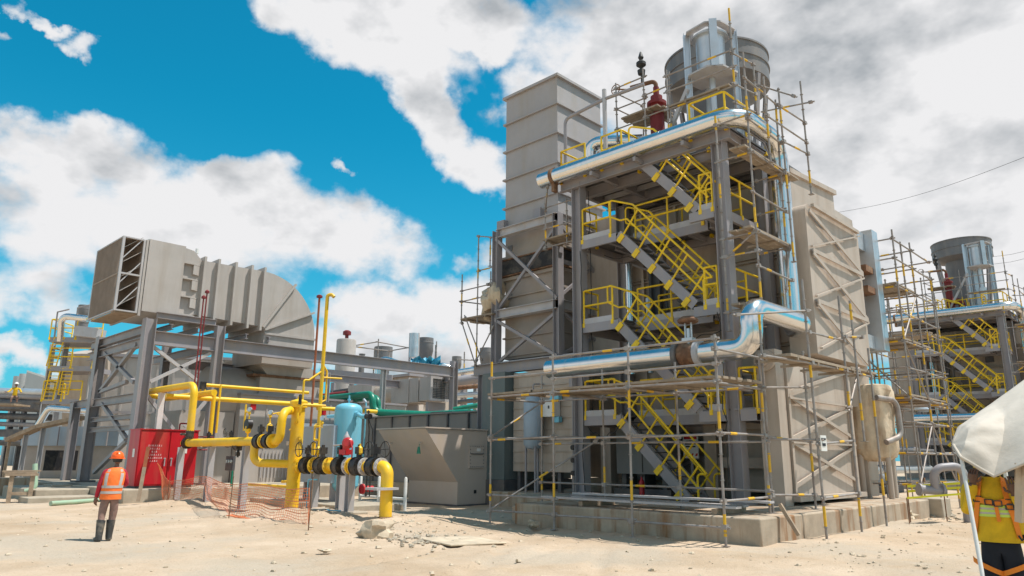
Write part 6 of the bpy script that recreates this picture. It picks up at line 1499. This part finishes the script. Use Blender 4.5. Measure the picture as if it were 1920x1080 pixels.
Lg = [((x, a, z), (x, b, z)) for x in (36, 38.2) for z in (2, 4, 5.6, 7.2, 9) for a, b in ((9.2, 11.2), (11.2, 13.4))]+[((36, y, z), (38.2, y, z)) for y in (9.2, 11.2, 13.4) for z in (2, 4, 5.6, 7.2, 9)]
scaffold('farther scaffold partly hidden behind the tall scaffold between both towers', (36, 9.2, 0), P, Lg, [(36, 38.2, 9.2, 13.4, 7.3, 'y'), (36, 38.2, 9.2, 13.4, 4.1, 'y')], rr=random.Random(32))
# ---- machinery at ground level between the units
t = thing('pipe_rack', 'low grey pipe rack with level pipes behind the tan wrapped vessel', 'pipe rack', (30, 12, 0))
for x in (30, 35, 40): part('post', MB().hbeam((x, 12.5, 0), (x, 12.5, 4.2), .25, .25), 'steel', t); part('post', MB().hbeam((x, 15.5, 0), (x, 15.5, 4.2), .25, .25), 'steel', t); part('crossbeam', MB().hbeam((x, 12.3, 4.3), (x, 15.7, 4.3), .2, .25), 'steel', t)
for y, m, r, z in ((12.8, 'bluep', .16, 4.6), (13.4, 'alu', .2, 4.65), (14.1, 'steel', .14, 4.58), (12.7, 'dsteel', .12, 2.2), (13.6, 'steel', .15, 2.3), (13, 'alu2', .2, 1.2)): part('pipe', MB().cyl((28.8, y, z), (48, y, z), r, 14), m, t)
for k, (x, y, s) in enumerate(((31, 14, 1.0), (37, 13.6, 1.3), (43, 14.2, 1.1))):
    t = thing('pump_skid', ('dark pump skid low behind the tan wrapped vessel, nearest of three', 'dark pump skid behind the scaffold between the towers, middle of three', 'dark pump skid near the farther stair tower, farthest of three')[k], 'pump', (x, y, 0), 'pump skids between the towers')
    part('base', MB().box(x-1.2*s, y-.8, 0, x+1.2*s, y+.8, .35), 'dsteel', t); part('motor', MB().cyl((x-1.0*s, y, .85), (x+.1, y, .85), .42*s, 22), 'bluep', t); part('pump', MB().lathe([(0, 0), (.5, 0), (.55, .1), (.55, .45), (.3, .5), (.2, .9), (0, .9)], (x+.2, y, .9), 22, (1, 0, 0)), 'dsteel', t); part('riser', MB().pipe([(x+.5, y, 1.3), (x+.5, y, 2.4), (x+.5, y-1, 2.4)], .12), 'steel', t)
# grey pipe loop and guard
p = A(1816, 985, Z=0); Xg = p.x
def GL(x, y): return A(x, y, D=(p-EYE).dot(_f))
t = thing('grey_pipe_loop', 'grey pipe loop rising from the ground beside the canopy pole', 'pipe', (p.x, p.y, 0))
pts = [GL(1816, 990), GL(1806, 873), GL(1748, 878), GL(1754, 918), GL(1772, 922)]
part('pipe', MB().tube(fillet(pts, .3, 7), .105, 18), 'steel', t)
part('stub', MB().cyl(GL(1770, 921), GL(1722, 917), .115, 18), 'steel', t)
for q in (1724, 1766): part('flange', MB().flange(GL(q, 918), GL(1772, 922)-GL(1722, 917), .16, .05), 'steel', t)
mb = MB(); a, b = A(1700, 912, D=19.5), A(1835, 904, D=19.5); 
for z in (0, -.13): mb.bar(a+V(0, 0, z), b+V(0, 0, z*.8), .01, .06)
for q in (0, .5, 1): r_ = a.lerp(b, q); mb.m = 1; mb.cyl((r_.x, r_.y, 0), (r_.x, r_.y, r_.z+.05), .015, 6); mb.m = 0
solo('caution_tape', mb, ['tape', 'rust'], 'two yellow caution tapes stretched behind the grey pipe loop', 'tape')
mb = MB(); a, b = A(1700, 934, D=19), A(1830, 924, D=19); mb.bar(a, b, .01, .05); mb.m = 1; mb.cyl((a.x, a.y, 0), (a.x, a.y, a.z), .015, 6); mb.cyl((b.x, b.y, 0), (b.x, b.y, b.z), .015, 6); solo('caution_tape', mb, ['tape', 'rust'], 'single lower yellow tape sloping behind the grey pipe loop', 'tape')
mb = MB()
for k in range(26): q = A(rnd.gauss(1765, 22), rnd.gauss(968, 4), Z=.02); rock(mb, (q.x, q.y, .02), rnd.uniform(.04, .10), .5, 500+k)
solo('rubble', mb, 'conc2', kind='stuff')
p = A(1738, 962, Z=0); t = thing('thin_post', 'thin scaffold prop standing right of the pad end block', 'post', (p.x, p.y, 0)); part('tube', MB().cyl((p.x, p.y, 0), (p.x, p.y, 2.6), .03, 10), 'galv', t); part('coupler', MB().box(p.x-.06, p.y-.06, 1.0, p.x+.06, p.y+.06, 1.12), 'rust', t)
# ---- overhead line
a, b = A(1560, 400, D=90), A(1960, 279, D=60); mb = MB(); pts = []
for k in range(25): q = a.lerp(b, k/24); q.z -= .8*math.sin(math.pi*k/24); pts.append(q)
mb.tube(pts, .018, 6); solo('power_line', mb, 'cable', 'thin overhead cable crossing the clouds above the beige duct', 'cable')
mb = MB()
for dy in (0, 14):
    a, b = A(1840, 484+dy, D=90), A(1960, 462+dy, D=75); mb.tube([a, (a+b)/2+V(0, 0, -.2), b], .018, 6)
solo('power_line', mb, 'cable', 'pair of thin overhead cables right of the farther silencer', 'cable')

# ================================================================== FAR EQUIPMENT beyond the long beam
def far_silencer(px, py0, py1, w, D, label):
    p0, p1 = A(px, py1, D=D), A(px, py0, D=D); r = w/2*D/FPX; h = p1.z-p0.z
    t = thing('vent_silencer', label, 'silencer', (p0.x, p0.y, p0.z-h), 'silencers on the boiler roofs')
    part('drum', MB().lathe([(r*.7, p0.z-h*.3), (r*.97, p0.z+h*.25), (r, p0.z+h*.27), (r, p0.z+h*.7), (r*1.03, p0.z+h*.71), (r*1.03, p0.z+h*.76), (r, p0.z+h*.77), (r, p1.z), (0, p1.z+.05)], (p0.x, p0.y, 0), 30), 'silencer', t)
    part('skirt', MB().lathe([(r*.7, p0.z-h*1.4), (r*.7, p0.z-h*.3)], (p0.x, p0.y, 0), 24), 'silencer', t); return t, p0, p1, r
t, p0, p1, r = far_silencer(797, 633, 668, 30, 62, 'round grey silencer drum beyond the middle of the long beam')
q = A(776, 650, D=60); part('side_drum', MB().cyl((q.x, q.y, p0.z-.4), (q.x, q.y, p1.z+.05), .36, 18), 'alu2', t)
for dx in (-8, 8): q2 = A(776+dx, 660, D=60); part('post', MB().bar((q2.x, q2.y, p0.z-2.2), (q2.x, q2.y, p1.z+.1), .12, .12), 'steel2', t)
far_silencer(718, 650, 680, 34, 68, 'grey silencer drum beyond the long beam, left of the blue sheet')
far_silencer(856, 668, 690, 18, 80, 'small distant grey silencer drum above the right end of the long beam')
far_silencer(912, 652, 682, 26, 62, 'grey silencer drum seen between the leftmost scaffold poles')
far_silencer(157, 572, 600, 24, 62, 'dark silencer drum half hidden behind the mesh hood at left')
p0, p1 = A(645, 720, D=52), A(645, 634, D=52); r = 18.3*52/FPX
t = thing('storage_tank', 'pale beige round tank with red cap beyond the long beam', 'tank', (p0.x, p0.y, 0))
part('shell', MB().lathe([(r, 0), (r, p1.z-.1), (r*.95, p1.z), (0, p1.z+.12)], (p0.x, p0.y, 0), 36), 'duct', t); part('cap', MB().lathe([(r*.18, p1.z+.1), (r*.18, p1.z+.35), (r*.42, p1.z+.36), (r*.42, p1.z+.6), (r*.2, p1.z+.7), (0, p1.z+.7)], (p0.x, p0.y, 0), 18), 'redoxide', t)
q = A(679, 665, D=56); t = thing('vent_stub', 'short grey vent pipe beyond the long beam beside the beige tank', 'vent pipe', (q.x, q.y, 0)); part('pipe', MB().cyl((q.x, q.y, 0), (q.x, q.y, q.z), .22, 14), 'silencer', t); part('cap', MB().cyl((q.x, q.y, q.z+.003), (q.x, q.y, q.z+.06), .25, 14), 'silencer', t)
# roof of the far unit: platform, clad pipe, scaffold and blue sheet
a, b = A(700, 700, D=60), A(860, 712, D=60); za = a.z
t = thing('far_boiler_unit', 'distant boiler unit with clad pipes on its roof beyond the long beam', 'boiler', (a.x, a.y, 0))
part('casing', MB().box(a.x, b.y, 0, b.x+1, a.y+2, za-.6), 'beige', t); part('deck', MB().box(a.x-.3, b.y-.3, za-.59, b.x+1.3, a.y+2.3, za-.4), 'steel', t)
c, d = A(712, 671, D=59), A(745, 680, D=59); mb = MB(); mb.pipe([(c.x, c.y, za-.4), c, A(752, 684, D=59)], .3, .5); mb.pipe([A(822, 700, D=58), A(824, 684, D=58), A(842, 690, D=58), A(858, 705, D=58)], .28, .4); part('clad_pipe', mb, 'alu', t)
mb = MB(); mb.cyl(A(825, 690, D=58.5), A(848, 696, D=58.5), .32, 16); part('clad_drum', mb, 'alu2', t)
c = A(797, 686, D=57.5); mb = MB(); vs = []; nu, nv = 14, 8
for j in range(nv+1):
    for i in range(nu+1):
        q = A(770+56*i/nu, 670+30*j/nv, D=57.5+.6*noise.noise(V(i*.5, j*.6, 3))); vs.append(q+V(0, 0, .5*noise.noise(V(i*.7, j*.5, 7))))
k = nu+1; n0 = len(vs); fs = []
for j in range(nv):
    for i in range(nu): q = (j*k+i, j*k+i+1, (j+1)*k+i+1, (j+1)*k+i); fs += [q, tuple(x+n0 for x in q[::-1])]
mb.add(vs+[p+V(.05, .05, 0) for p in vs], fs, True); solo('blue_sheet', mb, 'bluetarp', 'crumpled bright blue sheet on the far boiler roof beyond the beam', 'sheet')
P = []; Lg = []
for (px, py0, py1) in ((700, 650, 700), (707, 633, 700), (728, 655, 700), (817, 638, 700), (815, 645, 700), (870, 658, 705)):
    b_, t_ = A(px, py1, D=59), A(px, py0, D=59); P.append((b_.x, b_.y, b_.z, t_.z))
for (x0, y0, x1, y1) in ((665, 648, 707, 641), (707, 641, 765, 652), (665, 650, 730, 658), (730, 658, 765, 652), (860, 674, 885, 675)): Lg.append((tuple(A(x0, y0, D=59)), tuple(A(x1, y1, D=59))))
scaffold('distant scaffold tubes on the far boiler roof beyond the beam', P[0][:3], P, Lg, [], rr=random.Random(9), r=.05)
# pipe rack between (600-720, 700-770) and (860-910, 690-780)
t = thing('pipe_rack', 'distant cluttered pipe rack under the long grey beam', 'pipe rack', A(700, 780, D=46))
for (x0, y0, x1, y1, r, m, D) in ((600, 742, 720, 728, .12, 'redoxide', 46), (600, 752, 735, 735, .16, 'alu', 46.5), (600, 762, 740, 745, .2, 'steel', 47), (620, 735, 730, 720, .1, 'dsteel', 48), (740, 742, 795, 742, .2, 'alu', 46), (600, 775, 740, 765, .25, 'dsteel', 46)): part('pipe', MB().cyl(A(x0, y0, D=D), A(x1, y1, D=D), r, 12), m, t)
for px in (620, 655, 690, 725): b_ = A(px, 800, D=47.5); part('post', MB().box(b_.x-.12, b_.y-.12, 0, b_.x+.12, b_.y+.12, A(px, 716, D=47.5).z), 'steel', t)
part('beam', MB().bar(A(600, 700, D=48), A(735, 712, D=48), .3, .6), 'steel', t)
part('sheeted_load', MB().bar(A(735, 758, D=49), A(790, 758, D=49), 2.5, 2.6), 'hopper', t)
t = thing('pipe_rack', 'distant pipe rack seen left of the leftmost scaffold pole', 'pipe rack', A(885, 780, D=50))
for (x0, y0, x1, y1, r, m, D) in ((852, 728, 915, 722, .15, 'rust', 48), (852, 742, 915, 738, .2, 'alu2', 50), (852, 755, 915, 748, .15, 'dsteel', 48), (852, 700, 915, 690, .25, 'alu', 52), (850, 768, 915, 757, .14, 'green', 40), (852, 716, 915, 706, .35, 'steel', 50)): part('pipe', MB().cyl(A(x0, y0, D=D), A(x1, y1, D=D), r, 12), m, t)
for px in (868, 892): b_ = A(px, 790, D=50); part('post', MB().box(b_.x-.15, b_.y-.15, 0, b_.x+.15, b_.y+.15, A(px, 700, D=50).z), 'steel', t)

# ================================================================== FAR LEFT: platform tower, rack, warehouse, odds and ends
DL = 44
def Q(x, y, D=DL): return A(x, y, D=D)
t = thing('access_tower', 'grey access tower with yellow railed platforms behind the support frame at left', 'stair tower', Q(90, 880))
for (x0, y0, x1, y1) in ((76, 800, 92, 640), (103, 790, 121, 640), (160, 790, 168, 640)):
    b_ = Q(x0, y0); part('column', MB().hbeam((b_.x, b_.y, 0), (b_.x, b_.y, Q(x1, y1).z), .28, .28), 'steel2', t)
c0, c1 = Q(92, 640), Q(190, 645)
def plat(y_left, x0, x1):
    a, b = Q(x0, y_left), Q(x1, y_left+3); z = a.z; d = (b-a); d.z = 0; n_ = V(-d.y, d.x, 0).normalized()
    a2, b2 = a+n_*2.2, b+n_*2.2
    part('deck', MB().poly3([(a.x, a.y, z), (b.x, b.y, z), (b2.x, b2.y, z), (a2.x, a2.y, z)], -.3, (0, 0, 1)), 'steel', t)
    part('handrail', rail_mb(MB(), [(a2.x, a2.y, z), (a.x, a.y, z), (b.x, b.y, z)], 1.1, 1.3, .04), 'rail', t)
plat(632, 93, 190); plat(686, 92, 172); plat(748, 78, 150)
for (x0, y0, x1, y1) in ((96, 686, 112, 632), (90, 750, 105, 690), (118, 740, 128, 690)):
    a, b = Q(x0, y0), Q(x1, y1); mb = MB()
    for s in (-.3, .3): mb.tube([a+V(s*.7, -s*.7, 0), b+V(s*.7, -s*.7, 0)], .04, 8)
    for k in range(9): p = a.lerp(b, k/8); mb.tube([p+V(.21, -.21, 0), p-V(.21, -.21, 0)], .025, 6)
    part('ladder', mb, 'rail', t)
mb = MB(); mb.pipe([Q(113, 640), Q(116, 592), Q(165, 598)], .2, .4); part('clad_pipe', mb, 'alu', t)
for (x0, y0, x1, y1) in ((102, 632, 108, 585), (139, 632, 146, 577)): part('stay', MB().tube([Q(x0, y0), Q(x1, y1), Q(x1+22, y1-5)], .05, 8), 'steel', t)
part('roof_unit', MB().bar(Q(148, 622), Q(190, 627), 1.0, .6), 'steel2', t)
part('casing', MB().bar(Q(180, 800, 49), Q(180, 660, 49), 3.0, 2.6, (1, 1, 0)), 'beige', t)
t = thing('warehouse', 'distant grey warehouse with white sloping roof at the far left', 'warehouse', Q(60, 860, 120))
a, b, c, d = Q(8, 735, 130), Q(27, 693, 118), Q(75, 700, 110), Q(120, 715, 112)
z1 = Q(27, 692, 118).z; y_ = V(.7, .7, 0)*30
def col_(x, D): p = A(x, 860, D=D); return p
g = [col_(24, 118), col_(68, 112), col_(125, 108)]; zz = [Q(27, 693, 118).z, Q(70, 707, 112).z, Q(110, 712, 108).z]
vs = []
for p, z in zip(g, zz): vs += [V(p.x, p.y, 0), V(p.x, p.y, z), V(p.x+14, p.y+26, z), V(p.x+14, p.y+26, 0)]
mb = MB(); mb.add(vs, [(0, 1, 5, 4), (4, 5, 9, 8), (0, 3, 2, 1), (8, 9, 10, 11), (3, 7, 6, 2), (7, 11, 10, 6)]); part('wall', mb, 'greylt', t)
mb = MB(); up3 = V(0, 0, .3); mb.add([vs[1]+up3, vs[5]+up3, vs[9]+up3, vs[10]+up3, vs[6]+up3, vs[2]+up3, vs[1], vs[5], vs[9], vs[10], vs[6], vs[2]], [(0, 1, 4, 5), (1, 2, 3, 4), (6, 11, 10, 7), (7, 10, 9, 8), (0, 6, 7, 1), (1, 7, 8, 2), (5, 4, 10, 11), (4, 3, 9, 10), (0, 5, 11, 6), (2, 8, 9, 3)]); part('roof', mb, 'roofw', t)
q = col_(12, 124); part('silo', MB().cyl((q.x, q.y, 0), (q.x, q.y, Q(12, 702, 124).z), .9, 16), 'greylt', t); q = col_(20, 121); part('silo', MB().cyl((q.x, q.y, 0), (q.x, q.y, Q(20, 697, 121).z), .7, 16), 'greylt', t)
t = thing('pipe_rack', 'dark steel pipe rack with stacked pipes at the left edge', 'pipe rack', Q(20, 870, 50))
for (y, r, m) in ((733, .22, 'alu2'), (742, .2, 'steel'), (752, .18, 'dsteel'), (765, .2, 'dsteel'), (795, .16, 'steel'), (830, .2, 'dsteel'), (780, .22, 'dsteel')):
    part('pipe', MB().cyl(Q(-60, y-2, 52), Q(95, y+3, 48), r, 14), m, t)
for px in (8, 30, 60): p = Q(px, 870, 50); part('post', MB().hbeam((p.x, p.y, 0), (p.x, p.y, Q(px, 735, 50).z), .3, .3), 'dsteel', t)
for y in (760, 812): part('crossbeam', MB().bar(Q(-60, y, 50.5), Q(80, y, 48.5), .4, .5), 'dsteel', t)
part('deck', MB().bar(Q(-60, 758, 47), Q(42, 760, 47), 1.6, .12), 'wood', t)
# worker on that rack
p = Q(25, 758, 47); s_ = 1.0; F3 = Frame(V(p.x, p.y, p.z+.05))
t = thing('person', 'tiny distant person in yellow shirt and white helmet on the left pipe rack', 'person', F3.o)
sk3 = [((0, 0, .45), .13, .12), ((0, -.03, .65), .15, .12), ((0, -.05, .85), .17, .12), ((0, -.06, .98), .10, .09), ((0, -.06, 1.05), .055, .055), ((0, -.07, 1.1), .055, .055), ((-.2, -.05, .95), .07, .07), ((-.33, -.15, .75), .055, .055), ((-.45, -.3, .70), .045, .045), ((-.5, -.33, .70), .03, .03), ((.2, -.05, .95), .07, .07), ((.32, -.18, .75), .055, .055), ((.3, -.4, .70), .045, .045), ((.3, -.45, .7), .03, .03),
       ((-.1, 0, .42), .10, .10), ((-.16, -.25, .40), .075, .075), ((-.16, -.2, .12), .055, .055), ((-.16, -.2, .05), .05, .05), ((.1, 0, .42), .10, .10), ((.16, -.25, .40), .075, .075), ((.16, -.2, .12), .055, .055), ((.16, -.2, .05), .05, .05)]
mb = skin_mesh(sk3, ed)
for i, f in enumerate(mb.f): c = sum((V(*mb.v[k]) for k in f), V(0, 0, 0))/len(f); mb.mi[i] = 2 if c.z > 1.05 or abs(c.x) > .42 else (0 if c.z > .5 else 1)
for h_ in (hand((-.48, -.32, .70), (-.7, -.6, 0), (0, 0, -1)), hand((.3, -.42, .7), (0, -1, 0), (0, 0, -1)), head(None, (0, -.08, 1.2), (0, -1, -.1), None)): mb.m = 2; mb.add(h_.v, h_.f, True)
part('body', F3.mb(mb), ['shirty', 'trous', 'skin2'], t)
mb = MB(); mb.lathe([(.16, 0), (.16, .012), (.125, .015), (.12, .06), (.09, .11), (0, .15)], (0, -.07, 1.24), 18); part('helmet', F3.mb(mb), 'white', t)
# cable tray, pale blue container, trestle and green hose
t = thing('cable_tray', 'brown cable tray sloping up to the support frame at left', 'cable tray', Q(20, 825, 36))
mb = MB(); pts = [Q(18, 825, 36), Q(75, 800, 35.5), Q(150, 784, 35), Q(240, 784, 34.5)]
for a, b in zip(pts[:-1], pts[1:]): mb.bar(a, b, .5, .18)
part('tray', mb, 'wood', t); part('post', MB().box(pts[0].x-.06, pts[0].y-.06, .3, pts[0].x+.06, pts[0].y+.06, pts[0].z), 'wood', t)
for px, py, D in ((50, 808, 35.8), (82, 800, 35.6)): q = Q(px, py, D); part('post', MB().hbeam((q.x, q.y, 0), (q.x, q.y, q.z-.05), .2, .2), 'steel2', t)
q = Q(100, 785, 36.5); part('clad_pipe', MB().pipe([Q(70, 800, 37), Q(92, 765, 37), Q(165, 771, 37)], .16, .35), 'alu', t)
a, b = Q(60, 880, 38), Q(240, 880, 36.5)
t = thing('site_container', 'pale blue grey container behind the legs of the support frame', 'container', (a.x, a.y, .3))
zt_ = Q(150, 800, 37).z; zb_ = Q(150, 836, 37).z
part('wall', MB().bar((a.x, a.y, (zt_+zb_)/2), (b.x, b.y, (zt_+zb_)/2), 1.8, zt_-zb_), 'bluep', t); part('skirt', MB().bar((a.x, a.y, zb_/2), (b.x, b.y, zb_/2), 1.4, zb_-.01), 'stackdirty', t)
mb = MB()
for k in range(1, 6): p = a.lerp(b, k/6); mb.box(p.x-.7, p.y-.95, zb_, p.x-.64, p.y-.9, zt_)
part('seam', mb, 'steel', t)
q = Q(110, 862, 36); part('hatch', MB().box(q.x-.9, q.y-1.2, q.z-.5, q.x+.5, q.y-1.15, q.z+.45), 'black', t)
p = A(38, 935, D=26); gz0 = 0
t = thing('trestle', 'rough timber trestle table standing on sand at the left edge', 'trestle', (p.x, p.y, 0))
h_ = A(38, 888, D=26).z
fr_ = Frame(V(p.x, p.y, 0)); mb = MB(); mb.box(-.55, -.3, h_-.08, .45, .4, h_); mb.box(-.6, -.25, h_+.003, .4, .3, h_+.05); mb.bar((-.65, .1, h_+.08), (.5, .0, h_+.09), .3, .05); part('top', fr_.mb(mb), 'wood', t)
for (x, y) in ((-.35, -.2), (.28, -.2), (-.35, .3), (.28, .3)): mb = MB(); mb.box(x-.07, y-.05, -.05, x+.07, y+.05, h_-.081); part('leg', fr_.mb(mb), 'wood', t)
mb = MB(); mb.box(-.28, -.22, .25, .21, -.16, .36); part('rail', fr_.mb(mb), 'wood', t)
pts = fillet([A(66, 870, D=27.5), A(66, 916, D=27.2), A(46, 922, D=27.0)], .3, 5); mb = MB(); mb.tube(pts, .09, 14); solo('green_hose', mb, 'lgreen', 'green bent pipe end standing beside the timber trestle', 'pipe')
a, b = A(95, 944, Z=.08), A(184, 938, Z=.08); mb = MB(); mb.cyl(a, b, .075, 16); solo('plastic_pipe', mb, 'lgreen', 'pale green plastic pipe lying on the sand left of the walking worker', 'pipe')
for k, (px, py, D, w, h, lb) in enumerate(((120, 912, 29.5, 1.2, .5, 'concrete footing block under the left legs of the support frame'), (20, 905, 31, 1.2, .7, 'tan concrete block at the far left edge behind the trestle'), (80, 900, 31, .6, .5, 'small pale concrete block beside the green bent pipe'))):
    p = A(px, py, D=D); mb = MB(); mb.box(p.x-w/2, p.y-w/2, -.1, p.x+w/2, p.y+w/2, h); bevel(solo('concrete_block', mb, 'conc' if k == 1 else 'conc2', lb, 'concrete block', 'loose concrete blocks at left'), .02)

# ---- beige machine halls that close the view behind both units
t = thing('generator_hall', 'beige generator hall seen through the braced legs of the support frame', 'hall', A(260, 860, D=46))
a, b = A(178, 860, D=48), A(452, 860, D=50); zt_ = A(230, 668, D=48).z
part('wall', MB().bar((a.x, a.y, zt_/2), (b.x, b.y, zt_/2), 3, zt_), 'duct', t); part('roof_edge', MB().bar((a.x, a.y, zt_+.1), (b.x, b.y, zt_+.1), 3.3, .19), 'steel', t)
mb = MB(); d_ = (b-a).normalized()
for k in range(9): p = a.lerp(b, (k+.5)/9); mb.bar((p.x, p.y, 0), (p.x, p.y, zt_-.01), .12, 3.12, (-d_.y, d_.x, 0))
part('wall_rib', mb, 'duct', t)
mb = MB()
for z in (2.2, 3.4, 4.4): mb.bar((a.x, a.y-2.0, z), (b.x, b.y-2.0, z+.05), .14, .16)
part('pipe', mb, 'steel', t)
